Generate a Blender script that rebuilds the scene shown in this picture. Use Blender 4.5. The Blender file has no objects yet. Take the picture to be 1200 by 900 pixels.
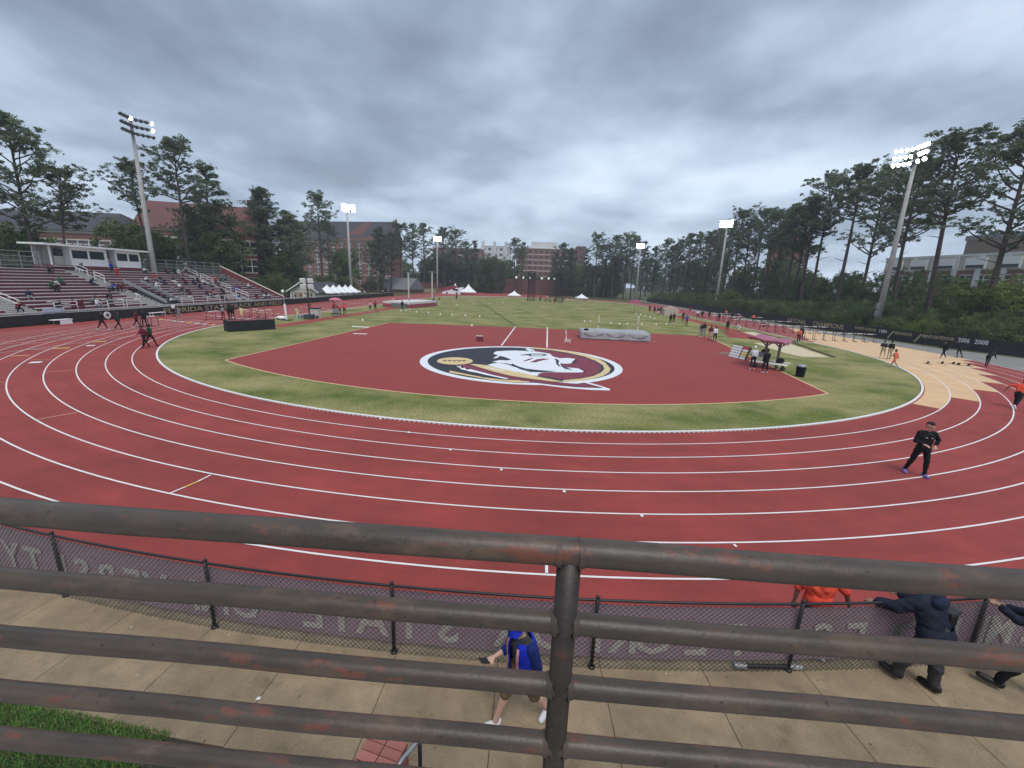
import bpy, bmesh, math, random
import numpy as np
from mathutils import Vector, Matrix
from mathutils.geometry import tessellate_polygon
PI = math.pi
R_ = math.radians
S = bpy.context.scene
C = S.collection
random.seed(7)

# ------------------------------------------------------------------ camera
# world frame: origin = centre of the near bend, +Y along the straights, metres
F_, PT, RL, EYE, YAW = 493.5, .2357, .0378, 5.67, .0558
_c, _s = math.cos(YAW), math.sin(YAW)
def _rz(v): return Vector((_c*v[0]-_s*v[1], _s*v[0]+_c*v[1], v[2]))
_cr, _sr, _cp, _sp = math.cos(RL), math.sin(RL), math.cos(PT), math.sin(PT)
CAM = _rz((-1.80, -49.69, EYE))
RIGHT = _rz((_cr, _sp*_sr, _cp*_sr)); UP = _rz((-_sr, _sp*_cr, _cp*_cr)); FWD = _rz((0, _cp, -_sp))
cd = bpy.data.cameras.new('camera'); cam = bpy.data.objects.new('camera', cd); C.objects.link(cam)
M = Matrix.Identity(4)
for i in range(3):
    M[i][0], M[i][1], M[i][2], M[i][3] = RIGHT[i], UP[i], -FWD[i], CAM[i]
cam.matrix_world = M
cd.sensor_width = 36; cd.lens = 36*F_/1200; cd.clip_start = .05; cd.clip_end = 6000
S.camera = cam
S.render.resolution_x, S.render.resolution_y = 1024, 768

# ------------------------------------------------------------------ world, sun, exposure
w = bpy.data.worlds.new('World'); S.world = w; w.use_nodes = True
nt = w.node_tree; nt.nodes.clear()
def N(t, **k):
    n = nt.nodes.new(t)
    for a, b in k.items(): setattr(n, a, b)
    return n
out = N('ShaderNodeOutputWorld'); bg = N('ShaderNodeBackground'); bg.inputs[1].default_value = .1
sky = N('ShaderNodeTexSky'); sky.sky_type = 'NISHITA'; sky.sun_disc = False
SUN_EL, SUN_ROT = R_(60), R_(165)
sky.sun_elevation = SUN_EL; sky.sun_rotation = SUN_ROT
tc = N('ShaderNodeTexCoord'); sep = N('ShaderNodeSeparateXYZ'); nt.links.new(tc.outputs['Generated'], sep.inputs[0])
mx = N('ShaderNodeMath', operation='MAXIMUM'); mx.inputs[1].default_value = 0.0; nt.links.new(sep.outputs[2], mx.inputs[0])
ad = N('ShaderNodeMath', operation='ADD'); ad.inputs[1].default_value = .17; nt.links.new(mx.outputs[0], ad.inputs[0])
dx = N('ShaderNodeMath', operation='DIVIDE'); dy = N('ShaderNodeMath', operation='DIVIDE')
nt.links.new(sep.outputs[0], dx.inputs[0]); nt.links.new(ad.outputs[0], dx.inputs[1])
nt.links.new(sep.outputs[1], dy.inputs[0]); nt.links.new(ad.outputs[0], dy.inputs[1])
cb = N('ShaderNodeCombineXYZ'); nt.links.new(dx.outputs[0], cb.inputs[0]); nt.links.new(dy.outputs[0], cb.inputs[1])
mp = N('ShaderNodeMapping'); mp.inputs['Scale'].default_value = (.95, .8, 1); mp.inputs['Rotation'].default_value = (0, 0, R_(-12)); mp.inputs['Location'].default_value = (2.3, .7, 0)
nt.links.new(cb.outputs[0], mp.inputs[0])
n1 = N('ShaderNodeTexNoise'); n1.inputs['Scale'].default_value = .62; n1.inputs['Detail'].default_value = 7; n1.inputs['Roughness'].default_value = .47; n1.inputs['Distortion'].default_value = .25
nt.links.new(mp.outputs[0], n1.inputs['Vector'])
n2 = N('ShaderNodeTexNoise'); n2.inputs['Scale'].default_value = 1.9; n2.inputs['Detail'].default_value = 5; n2.inputs['Roughness'].default_value = .5
nt.links.new(mp.outputs[0], n2.inputs['Vector'])
mxn = N('ShaderNodeMix', data_type='FLOAT'); mxn.inputs[0].default_value = .38
nt.links.new(n1.outputs[0], mxn.inputs[2]); nt.links.new(n2.outputs[0], mxn.inputs[3])
rp = N('ShaderNodeValToRGB')
els = rp.color_ramp.elements
els[0].position = .37; els[0].color = (1.6, 1.98, 2.68, 1)
els[1].position = .62; els[1].color = (5.5, 6.35, 7.5, 1)
e = els.new(.45); e.color = (2.4, 2.95, 3.9, 1)
e = els.new(.53); e.color = (3.9, 4.6, 5.75, 1)
nt.links.new(mxn.outputs[0], rp.inputs[0])
# paler towards the horizon
hz = N('ShaderNodeMapRange'); hz.inputs[1].default_value = 0; hz.inputs[2].default_value = .42; hz.inputs[3].default_value = 1; hz.inputs[4].default_value = 0
nt.links.new(mx.outputs[0], hz.inputs[0])
hp = N('ShaderNodeMath', operation='POWER'); hp.inputs[1].default_value = 1.6; nt.links.new(hz.outputs[0], hp.inputs[0])
hm = N('ShaderNodeMath', operation='MULTIPLY'); hm.inputs[1].default_value = .4; nt.links.new(hp.outputs[0], hm.inputs[0])
hmix = N('ShaderNodeMix', data_type='RGBA'); hmix.inputs[7].default_value = (4.6, 5.6, 6.7, 1)
nt.links.new(hm.outputs[0], hmix.inputs[0]); nt.links.new(rp.outputs[0], hmix.inputs[6])
cov = N('ShaderNodeMix', data_type='RGBA'); cov.inputs[0].default_value = .96
nt.links.new(sky.outputs[0], cov.inputs[6]); nt.links.new(hmix.outputs[2], cov.inputs[7])
nt.links.new(cov.outputs[2], bg.inputs[0]); nt.links.new(bg.outputs[0], out.inputs[0])

sl = bpy.data.lights.new('sun', 'SUN'); sl.energy = 1.3; sl.angle = R_(28); sl.color = (1, .96, .9)
so = bpy.data.objects.new('sun', sl); C.objects.link(so)
so.rotation_euler = (R_(90)-SUN_EL, 0, -SUN_ROT+PI)
# (light comes from azimuth SUN_ROT measured clockwise from +Y)
_d = Vector((math.sin(SUN_ROT)*math.cos(SUN_EL), math.cos(SUN_ROT)*math.cos(SUN_EL), math.sin(SUN_EL)))
so.rotation_euler = _d.to_track_quat('Z', 'Y').to_euler()
S.view_settings.view_transform = 'Standard'; S.view_settings.look = 'None'; S.view_settings.exposure = .58; S.view_settings.gamma = 1
try:
    S.cycles.max_bounces = 5; S.cycles.diffuse_bounces = 3; S.cycles.transparent_max_bounces = 8
except Exception: pass

# ------------------------------------------------------------------ survey helpers
# the place was measured from the photograph (1200 x 900) with the circle of the bend as ruler:
# a pixel's sight line met with the ground or with a vertical plane gives a point of the place.
def ray(u, v):
    x = (u-600)/F_; y = -(v-450)/F_
    return x*RIGHT + y*UP + FWD
def G(u, v, z=0.):
    d = ray(u, v); t = (z-EYE)/d.z; return CAM + d*t
def onx(u, v, X):
    d = ray(u, v); t = (X-CAM.x)/d.x; return CAM + d*t
def ony(u, v, Y):
    d = ray(u, v); t = (Y-CAM.y)/d.y; return CAM + d*t
def px_y(p):   # picture row of a point
    q = Vector(p)-CAM; return 450 - F_*q.dot(UP)/q.dot(FWD)
def height_for(p, v):
    lo, hi = 0., 70.
    for _ in range(40):
        m = (lo+hi)/2
        if px_y((p[0], p[1], m)) > v: lo = m
        else: hi = m
    return lo

# ------------------------------------------------------------------ materials
MATS = {}
def mat(name, col, rough=.8, metal=0., var=0., scale=8., bump=0., bscale=None, col2=None, obj_var=0., emit=None, spec=None, detail=4.):
    if name in MATS: return MATS[name]
    m = bpy.data.materials.new(name); m.use_nodes = True; t = m.node_tree
    b = t.nodes['Principled BSDF']
    b.inputs['Roughness'].default_value = rough; b.inputs['Metallic'].default_value = metal
    b.inputs['Base Color'].default_value = (*col, 1)
    if spec is not None: b.inputs['Specular IOR Level'].default_value = spec
    if emit:
        b.inputs['Emission Color'].default_value = (*emit[0], 1); b.inputs['Emission Strength'].default_value = emit[1]
    if var or bump or col2:
        co = t.nodes.new('ShaderNodeTexCoord')
        nz = t.nodes.new('ShaderNodeTexNoise'); nz.inputs['Scale'].default_value = scale; nz.inputs['Detail'].default_value = detail; nz.inputs['Roughness'].default_value = .6
        t.links.new(co.outputs['Object'], nz.inputs['Vector'])
        c2 = col2 or tuple(max(0, c*(1-var)) for c in col); c1 = col if col2 else tuple(min(1, c*(1+var)) for c in col)
        r = t.nodes.new('ShaderNodeValToRGB'); r.color_ramp.elements[0].position = .35; r.color_ramp.elements[1].position = .65
        r.color_ramp.elements[0].color = (*c1, 1); r.color_ramp.elements[1].color = (*c2, 1)
        t.links.new(nz.outputs[0], r.inputs[0])
        last = r.outputs[0]
        if obj_var:
            oi = t.nodes.new('ShaderNodeObjectInfo'); hs = t.nodes.new('ShaderNodeHueSaturation')
            mr = t.nodes.new('ShaderNodeMapRange'); mr.inputs[3].default_value = 1-obj_var; mr.inputs[4].default_value = 1+obj_var
            t.links.new(oi.outputs['Random'], mr.inputs[0]); t.links.new(mr.outputs[0], hs.inputs['Value'])
            t.links.new(last, hs.inputs['Color']); last = hs.outputs[0]
        t.links.new(last, b.inputs['Base Color'])
        if bump:
            nb = t.nodes.new('ShaderNodeTexNoise'); nb.inputs['Scale'].default_value = bscale or scale*4; nb.inputs['Detail'].default_value = 5
            t.links.new(co.outputs['Object'], nb.inputs['Vector'])
            bp = t.nodes.new('ShaderNodeBump'); bp.inputs['Strength'].default_value = bump; bp.inputs['Distance'].default_value = .02
            t.links.new(nb.outputs[0], bp.inputs['Height']); t.links.new(bp.outputs[0], b.inputs['Normal'])
    MATS[name] = m; return m

def nodes_of(m): return m.node_tree, m.node_tree.nodes['Principled BSDF']
# running track: fine rubber grain, faint large patches, wheel dirt
track_m = mat('track_rubber', (.31, .046, .037), .85, var=.0, scale=.5, bump=.5, bscale=110, col2=(.265, .041, .034))
def speck(m, scale, lo, hi, amount):
    t, b = nodes_of(m)
    src = b.inputs['Base Color'].links[0].from_socket
    co = t.nodes.new('ShaderNodeTexCoord')
    n = t.nodes.new('ShaderNodeTexNoise'); n.inputs['Scale'].default_value = scale; n.inputs['Detail'].default_value = 2
    t.links.new(co.outputs['Object'], n.inputs['Vector'])
    mr = t.nodes.new('ShaderNodeMapRange'); mr.inputs[1].default_value = .3; mr.inputs[2].default_value = .7; mr.inputs[3].default_value = lo; mr.inputs[4].default_value = hi
    t.links.new(n.outputs[0], mr.inputs[0])
    hs = t.nodes.new('ShaderNodeHueSaturation'); t.links.new(src, hs.inputs['Color']); t.links.new(mr.outputs[0], hs.inputs['Value'])
    t.links.new(hs.outputs[0], b.inputs['Base Color'])
speck(track_m, 34, .78, 1.22, 1); speck(track_m, 1.3, .93, 1.07, 1); speck(track_m, .3, .9, 1.1, 1)
def lane_wear(m):     # streaks worn along the lanes, following the bend
    t, b = nodes_of(m); src = b.inputs['Base Color'].links[0].from_socket
    def n_(ty, **k):
        q = t.nodes.new(ty)
        for a_, v_ in k.items(): setattr(q, a_, v_)
        return q
    co = n_('ShaderNodeTexCoord'); sp = n_('ShaderNodeSeparateXYZ'); t.links.new(co.outputs['Object'], sp.inputs[0])
    mn = n_('ShaderNodeMath', operation='MINIMUM'); mn.inputs[1].default_value = 0; t.links.new(sp.outputs[1], mn.inputs[0])
    cb_ = n_('ShaderNodeCombineXYZ'); t.links.new(sp.outputs[0], cb_.inputs[0]); t.links.new(mn.outputs[0], cb_.inputs[1])
    ln = n_('ShaderNodeVectorMath', operation='LENGTH'); t.links.new(cb_.outputs[0], ln.inputs[0])
    at = n_('ShaderNodeMath', operation='ARCTAN2'); t.links.new(sp.outputs[0], at.inputs[0]); t.links.new(mn.outputs[0], at.inputs[1])
    c2 = n_('ShaderNodeCombineXYZ'); t.links.new(ln.outputs['Value'], c2.inputs[0]); m4 = n_('ShaderNodeMath', operation='MULTIPLY'); m4.inputs[1].default_value = 3.; t.links.new(at.outputs[0], m4.inputs[0]); t.links.new(m4.outputs[0], c2.inputs[1])
    for sc_, lo, hi, d in ((1.7, .90, 1.08, 4), (6., .94, 1.05, 3)):
        nz = n_('ShaderNodeTexNoise'); nz.inputs['Scale'].default_value = sc_; nz.inputs['Detail'].default_value = d; t.links.new(c2.outputs[0], nz.inputs['Vector'])
        mr = n_('ShaderNodeMapRange'); mr.inputs[1].default_value = .3; mr.inputs[2].default_value = .7; mr.inputs[3].default_value = lo; mr.inputs[4].default_value = hi; t.links.new(nz.outputs[0], mr.inputs[0])
        hs = n_('ShaderNodeHueSaturation'); t.links.new(src, hs.inputs['Color']); t.links.new(mr.outputs[0], hs.inputs['Value']); src = hs.outputs[0]
    sc2 = n_('ShaderNodeTexNoise'); sc2.inputs['Scale'].default_value = 3.2; sc2.inputs['Detail'].default_value = 9; sc2.inputs['Roughness'].default_value = .8; t.links.new(co.outputs['Object'], sc2.inputs['Vector'])
    mr = n_('ShaderNodeMapRange'); mr.inputs[1].default_value = .66; mr.inputs[2].default_value = .78; mr.inputs[3].default_value = 0; mr.inputs[4].default_value = .35; t.links.new(sc2.outputs[0], mr.inputs[0])
    mx_ = n_('ShaderNodeMix', data_type='RGBA'); mx_.inputs[7].default_value = (.42, .17, .14, 1); t.links.new(mr.outputs[0], mx_.inputs[0]); t.links.new(src, mx_.inputs[6]); t.links.new(mx_.outputs[2], b.inputs['Base Color'])
lane_wear(track_m)
tan_m = mat('tan_rubber', (.70, .46, .25), .85, col2=(.62, .41, .225), scale=.7, bump=.3, bscale=100); speck(tan_m, 30, .93, 1.07, 1)
dmat = mat('infield_rubber', (.29, .044, .037), .85, col2=(.255, .040, .034), scale=.35, bump=.3, bscale=100); speck(dmat, 20, .9, 1.1, 1)
line_m = mat('line_paint', (.78, .74, .72), .7, var=.05, scale=3)
yellow_m = mat('yellow_paint', (.75, .55, .12), .7); orange_m = mat('orange_paint', (.7, .35, .2), .7)
kerb_m = mat('kerb_paint', (.8, .8, .78), .5)
concrete_m = mat('walk_concrete', (.36, .272, .17), .9, col2=(.255, .192, .12), scale=1.3, bump=.4, bscale=60, obj_var=.05, detail=9); speck(concrete_m, 45, .85, 1.13, 1); speck(concrete_m, .7, .85, 1.1, 1)
def stain(m, sc, lo, hi, amt, st=(1, 1, 1)):
    t, b = nodes_of(m); src = b.inputs['Base Color'].links[0].from_socket
    co = t.nodes.new('ShaderNodeTexCoord'); q = t.nodes.new('ShaderNodeMapping'); q.inputs['Scale'].default_value = st; t.links.new(co.outputs['Object'], q.inputs[0])
    n = t.nodes.new('ShaderNodeTexNoise'); n.inputs['Scale'].default_value = sc; n.inputs['Detail'].default_value = 9; n.inputs['Roughness'].default_value = .72; t.links.new(q.outputs[0], n.inputs['Vector'])
    mr = t.nodes.new('ShaderNodeMapRange'); mr.inputs[1].default_value = lo; mr.inputs[2].default_value = hi; mr.inputs[3].default_value = 1; mr.inputs[4].default_value = amt; t.links.new(n.outputs[0], mr.inputs[0])
    hs = t.nodes.new('ShaderNodeHueSaturation'); t.links.new(src, hs.inputs['Color']); t.links.new(mr.outputs[0], hs.inputs['Value']); t.links.new(hs.outputs[0], b.inputs['Base Color'])
stain(concrete_m, 2.1, .55, .72, .62); stain(concrete_m, 7, .62, .74, .7, (1, .35, 1)); speck(concrete_m, 5, .9, 1.07, 1)
joint_m = mat('joint_filler', (.05, .042, .03), .95)
apron_m = mat('apron_concrete', (.26, .25, .23), .9, col2=(.19, .185, .17), scale=.8, bump=.2)
stand_conc_m = mat('stand_concrete', (.40, .38, .35), .85, var=.12, scale=2)
alu_m = mat('aluminium_plank', (.60, .57, .55), .55, metal=0., var=.08, scale=5)
seat_m = mat('garnet_seat', (.15, .03, .04), .7, var=.2, scale=2)
black_m = mat('black_windscreen', (.018, .018, .02), .9, var=.3, scale=3)
blackp_m = mat('black_painted_steel', (.016, .016, .018), .45)
wire_m = mat('black_vinyl_wire', (.022, .02, .02), .5)
steel_m = mat('galvanised_steel', (.34, .35, .36), .45, metal=.5, var=.1, scale=3)
pole_m = mat('pole_concrete', (.40, .39, .37), .75, var=.12, scale=1.5)
white_m = mat('white_paint', (.78, .78, .76), .6, var=.03, scale=4)
wfab_m = mat('white_canvas', (.82, .83, .84), .8)
gold_m = mat('gold_letters', (.34, .285, .17), .7)
garnet_m = mat('garnet_paint', (.19, .028, .052), .7, var=.12, scale=2)
navy_m = mat('logo_black', (.022, .026, .035), .75, var=.12, scale=2)
logow_m = mat('logo_white', (.74, .76, .79), .7, var=.03, scale=3)
logog_m = mat('logo_gold', (.66, .50, .26), .7, var=.05, scale=3)
brick_m = mat('far_brick', (.235, .105, .085), .9, col2=(.19, .082, .07), scale=1.2)
brick2_m = mat('dark_brick', (.17, .07, .06), .9, col2=(.13, .055, .05), scale=1.5)
rbrick_m = mat('pier_brick', (.42, .16, .13), .85, col2=(.34, .12, .10), scale=6, bump=.4, obj_var=.14)
mortar_m = mat('mortar', (.24, .21, .18), .95)
roofd_m = mat('dark_shingle', (.045, .048, .055), .9, col2=(.06, .062, .07), scale=1)
roofr_m = mat('red_roof', (.15, .062, .055), .9, col2=(.12, .055, .05), scale=.6)
roofg_m = mat('grey_roof', (.16, .16, .165), .85, var=.1)
band_m = mat('pale_stone', (.55, .50, .43), .85, var=.06)
glass_m = mat('window_glass', (.03, .035, .04), .12, spec=.8)
frame_m = mat('window_frame', (.74, .73, .70), .7)
cream_m = mat('cream_wall', (.58, .55, .49), .8, var=.04)
cwall_m = mat('concrete_wall', (.60, .60, .59), .85, var=.05, scale=.3)
trunk_m = mat('pine_bark', (.085, .062, .05), .95, col2=(.05, .038, .032), scale=4, bump=.6, bscale=12)
lamp_on = mat('lamp_lit', (1, 1, 1), .5, emit=((1, .96, .88), 16))
lamp_off = mat('lamp_dark', (.05, .05, .055), .4)
lampgrey_m = mat('lamp_housing', (.30, .31, .32), .5, metal=.4)
mat_grey = mat('landing_mat_cover', (.36, .37, .38), .7, var=.1, scale=2, bump=.3, bscale=5)
dirt_m = mat('bare_earth', (.09, .07, .05), .95, col2=(.05, .05, .03), scale=.3)

def foliage(name, a, b, sc=.45):
    m = bpy.data.materials.new(name); m.use_nodes = True; t = m.node_tree; p = t.nodes['Principled BSDF']
    p.inputs['Roughness'].default_value = .75; p.inputs['Specular IOR Level'].default_value = .25
    co = t.nodes.new('ShaderNodeTexCoord'); nz = t.nodes.new('ShaderNodeTexNoise'); nz.inputs['Scale'].default_value = sc; nz.inputs['Detail'].default_value = 6; nz.inputs['Roughness'].default_value = .75
    t.links.new(co.outputs['Object'], nz.inputs['Vector'])
    r = t.nodes.new('ShaderNodeValToRGB'); r.color_ramp.elements[0].position = .36; r.color_ramp.elements[1].position = .66
    r.color_ramp.elements[0].color = (*a, 1); r.color_ramp.elements[1].color = (*b, 1)
    t.links.new(nz.outputs[0], r.inputs[0])
    oi = t.nodes.new('ShaderNodeObjectInfo'); hs = t.nodes.new('ShaderNodeHueSaturation')
    mr = t.nodes.new('ShaderNodeMapRange'); mr.inputs[3].default_value = .75; mr.inputs[4].default_value = 1.3
    t.links.new(oi.outputs['Random'], mr.inputs[0]); t.links.new(mr.outputs[0], hs.inputs['Value'])
    t.links.new(r.outputs[0], hs.inputs['Color']); t.links.new(hs.outputs[0], p.inputs['Base Color'])
    # thin leaves pass some light
    tr = t.nodes.new('ShaderNodeBsdfTranslucent'); ms = t.nodes.new('ShaderNodeMixShader'); ms.inputs[0].default_value = .3
    hs2 = t.nodes.new('ShaderNodeHueSaturation'); hs2.inputs['Value'].default_value = 1.7; t.links.new(hs.outputs[0], hs2.inputs['Color']); t.links.new(hs2.outputs[0], tr.inputs[0])
    t.links.new(p.outputs[0], ms.inputs[1]); t.links.new(tr.outputs[0], ms.inputs[2]); t.links.new(ms.outputs[0], t.nodes['Material Output'].inputs[0])
    MATS[name] = m; return m
pine_m = foliage('pine_needles', (.07, .10, .058), (.17, .21, .115), 1.2)
leaf_m = foliage('dark_leaves', (.05, .08, .03), (.14, .18, .065))
fresh_m = foliage('fresh_leaves', (.085, .125, .030), (.17, .22, .06))
olive_m = foliage('olive_leaves', (.065, .075, .030), (.13, .14, .055))
palm_m = foliage('palmetto_leaves', (.055, .07, .028), (.13, .14, .06))

# grass: green and straw in streaks
def grass_mat(name, g1, g2, straw, amt, sc):
    m = bpy.data.materials.new(name); m.use_nodes = True; t = m.node_tree; p = t.nodes['Principled BSDF']
    p.inputs['Roughness'].default_value = .9; p.inputs['Specular IOR Level'].default_value = .15
    co = t.nodes.new('ShaderNodeTexCoord')
    def nz(s, d, stretch=None):
        n = t.nodes.new('ShaderNodeTexNoise'); n.inputs['Scale'].default_value = s; n.inputs['Detail'].default_value = d; n.inputs['Roughness'].default_value = .65
        if stretch:
            q = t.nodes.new('ShaderNodeMapping'); q.inputs['Scale'].default_value = stretch; t.links.new(co.outputs['Object'], q.inputs[0]); t.links.new(q.outputs[0], n.inputs['Vector'])
        else: t.links.new(co.outputs['Object'], n.inputs['Vector'])
        return n.outputs[0]
    def ramp(s, a, b, c1, c2):
        r = t.nodes.new('ShaderNodeValToRGB'); r.color_ramp.elements[0].position = a; r.color_ramp.elements[1].position = b
        r.color_ramp.elements[0].color = (*c1, 1); r.color_ramp.elements[1].color = (*c2, 1); t.links.new(s, r.inputs[0]); return r.outputs[0]
    base = ramp(nz(sc*2.5, 6), .35, .65, g1, g2)
    sm = ramp(nz(sc, 8, (1., 1.25, 1)), .5-.16*amt-.02, .72-.1*amt, (0, 0, 0), (1, 1, 1))
    fine = ramp(nz(9, 4), .3, .7, (.55, .55, .55), (1.35, 1.35, 1.35))
    mx1 = t.nodes.new('ShaderNodeMix'); mx1.data_type = 'RGBA'; mx1.inputs[7].default_value = (*straw, 1)
    sc_ = t.nodes.new('ShaderNodeMath'); sc_.operation = 'MULTIPLY'; sc_.inputs[1].default_value = .75; t.links.new(sm, sc_.inputs[0])
    t.links.new(sc_.outputs[0], mx1.inputs[0]); t.links.new(base, mx1.inputs[6])
    mx2 = t.nodes.new('ShaderNodeMix'); mx2.data_type = 'RGBA'; mx2.blend_type = 'MULTIPLY'; mx2.inputs[0].default_value = 1
    t.links.new(mx1.outputs[2], mx2.inputs[6]); t.links.new(fine, mx2.inputs[7])
    t.links.new(mx2.outputs[2], p.inputs['Base Color'])
    bp = t.nodes.new('ShaderNodeBump'); bp.inputs['Strength'].default_value = .6; bp.inputs['Distance'].default_value = .04
    t.links.new(nz(22, 4), bp.inputs['Height']); t.links.new(bp.outputs[0], p.inputs['Normal'])
    MATS[name] = m; return m
infield_m = grass_mat('infield_turf', (.075, .115, .022), (.165, .185, .042), (.40, .345, .165), .85, .2)
farfield_m = grass_mat('outer_ground', (.05, .065, .02), (.09, .10, .035), (.14, .12, .06), .3, .1)
blade_m = mat('grass_blade', (.18, .36, .07), .8, col2=(.10, .20, .045), scale=5)

# ------------------------------------------------------------------ mesh helpers
class MB:
    def __init__(s): s.v = []; s.f = []; s.m = []; s.mats = []
    def mi(s, m):
        if m not in s.mats: s.mats.append(m)
        return s.mats.index(m)
    def add(s, vs, fs, m):
        o = len(s.v); s.v += [tuple(v) for v in vs]; k = s.mi(m)
        for f in fs: s.f.append(tuple(o+i for i in f)); s.m.append(k)
    def box(s, c, d, m, rz=0., tilt=None):
        x, y, z = d[0]/2, d[1]/2, d[2]/2
        vs = [Vector((a*x, b*y, e*z)) for e in (-1, 1) for b in (-1, 1) for a in (-1, 1)]
        q = Matrix.Rotation(rz, 3, 'Z')
        if tilt: q = q @ Matrix.Rotation(tilt[0], 3, 'X') @ Matrix.Rotation(tilt[1], 3, 'Y')
        vs = [q @ v + Vector(c) for v in vs]
        s.add(vs, [(0, 2, 3, 1), (4, 5, 7, 6), (0, 1, 5, 4), (2, 6, 7, 3), (0, 4, 6, 2), (1, 3, 7, 5)], m); return s
    def span(s, a, b, m):     # box from corner a to corner b
        return s.box([(a[i]+b[i])/2 for i in range(3)], [abs(a[i]-b[i]) for i in range(3)], m)
    def tube(s, pts, rad, m, n=8, caps=True):
        pts = [Vector(p) for p in pts]
        if not hasattr(rad, '__len__'): rad = [rad]*len(pts)
        up = None; rings = []
        for i, p in enumerate(pts):
            d = (pts[min(i+1, len(pts)-1)]-pts[max(i-1, 0)])
            if d.length < 1e-9: d = Vector((0, 0, 1))
            d.normalize()
            if up is None:
                up = Vector((0, 0, 1)) if abs(d.z) < .9 else Vector((1, 0, 0))
            a = d.cross(up)
            if a.length < 1e-4: a = d.cross(Vector((0, 1, 0)))
            a.normalize(); b = a.cross(d); up = b
            rings.append([p+(a*math.cos(2*PI*k/n)+b*math.sin(2*PI*k/n))*rad[i] for k in range(n)])
        vs = [v for r in rings for v in r]; fs = []
        for i in range(len(pts)-1):
            for k in range(n):
                fs.append((i*n+k, i*n+(k+1) % n, (i+1)*n+(k+1) % n, (i+1)*n+k))
        if caps:
            fs.append(tuple(range(n))[::-1]); fs.append(tuple((len(pts)-1)*n+k for k in range(n)))
        s.add(vs, fs, m); return s
    def cone(s, c, r0, r1, h, m, n=16):
        c = Vector(c); return s.tube([c, c+Vector((0, 0, h))], [r0, r1], m, n)
    def ball(s, c, r, m, n=10, k=6, sq=(1, 1, 1)):
        vs = []; fs = []
        for i in range(k+1):
            t = PI*i/k
            for j in range(n):
                p = 2*PI*j/n
                vs.append((c[0]+r*sq[0]*math.sin(t)*math.cos(p), c[1]+r*sq[1]*math.sin(t)*math.sin(p), c[2]+r*sq[2]*math.cos(t)))
        for i in range(k):
            for j in range(n): fs.append((i*n+j, (i+1)*n+j, (i+1)*n+(j+1) % n, i*n+(j+1) % n))
        s.add(vs, fs, m); return s
    def quad(s, a, b, c, d, m): s.add([a, b, c, d], [(0, 1, 2, 3)], m); return s
    def poly(s, pts, z, m, thick=0):   # flat polygon at height z
        p3 = [Vector((p[0], p[1], z)) for p in pts]
        tr = tessellate_polygon([p3])
        fs = []
        for t in tr:
            a, b, c = (p3[i] for i in t)
            fs.append(tuple(t) if (b-a).cross(c-a).z > 0 else tuple(t)[::-1])
        s.add(p3, fs, m)
        if thick:
            n = len(p3); o = [p-Vector((0, 0, thick)) for p in p3]
            s.add(p3+o, [(i, (i+1) % n, n+(i+1) % n, n+i) for i in range(n)], m)
        return s
    def mesh(s, name, smooth=False):
        me = bpy.data.meshes.new(name); me.from_pydata([tuple(v) for v in s.v], [], s.f)
        for m in s.mats: me.materials.append(m)
        me.polygons.foreach_set('material_index', s.m)
        if smooth: me.polygons.foreach_set('use_smooth', [True]*len(s.f))
        me.update(); return me
    def build(s, name, parent=None, smooth=False, **k):
        return link(name, s.mesh(name, smooth), parent, **k)
def link(name, me, parent=None, label=None, cat=None, group=None, kind=None, loc=None, rz=None):
    o = bpy.data.objects.new(name, me); C.objects.link(o)
    if parent: o.parent = parent
    if loc is not None: o.location = loc
    if rz is not None: o.rotation_euler = (0, 0, rz)
    tag(o, label, cat, group, kind); return o
def tag(o, label=None, cat=None, group=None, kind=None):
    if label: o['label'] = label
    if cat: o['category'] = cat
    if group: o['group'] = group
    if kind: o['kind'] = kind
    return o
def thing(name, label, cat, loc=(0, 0, 0), rz=0., group=None):
    return link(name, None, None, label, cat, group, None, loc, rz)
KIDS = {}
def copy_thing(o, loc, rz=None, label=None, group=None, scale=None):
    c = o.copy(); C.objects.link(c); c.location = loc
    if rz is not None: c.rotation_euler = (0, 0, rz)
    if scale is not None: c.scale = scale if hasattr(scale, '__len__') else (scale,)*3
    if label: c['label'] = label
    if group: c['group'] = group
    for ch in o.children:
        d = ch.copy(); C.objects.link(d); d.parent = c
        for g in ch.children:
            e = g.copy(); C.objects.link(e); e.parent = d
    return c
def text_mesh(txt, size, m, extrude=.01, width=None, bold=0.):
    cu = bpy.data.curves.new('t', 'FONT'); cu.body = txt; cu.size = size; cu.extrude = extrude; cu.align_x = 'LEFT'; cu.resolution_u = 2; cu.offset = bold
    o = bpy.data.objects.new('t', cu); C.objects.link(o)
    bpy.context.view_layer.update()
    me = bpy.data.meshes.new_from_object(o.evaluated_get(bpy.context.evaluated_depsgraph_get()))
    bpy.data.objects.remove(o); bpy.data.curves.remove(cu)
    n = len(me.vertices); co = np.empty(n*3); me.vertices.foreach_get('co', co); co = co.reshape(-1, 3)
    co[:, 0] -= co[:, 0].min()
    if width: co[:, 0] *= width/co[:, 0].max()
    me.vertices.foreach_set('co', co.ravel()); me.materials.clear(); me.materials.append(m); me.update(); return me
def frame(o, origin, xdir, ydir=(0, 0, 1)):
    x = Vector(xdir).normalized(); y = Vector(ydir).normalized(); z = x.cross(y)
    m = Matrix.Identity(4)
    for i in range(3): m[i][0], m[i][1], m[i][2], m[i][3] = x[i], y[i], z[i], origin[i]
    o.matrix_basis = m; return o
def arc(r, a0, a1, n, c=(0, 0)):
    return [(c[0]+r*math.cos(R_(a0+(a1-a0)*i/n)), c[1]+r*math.sin(R_(a0+(a1-a0)*i/n))) for i in range(n+1)]
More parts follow.
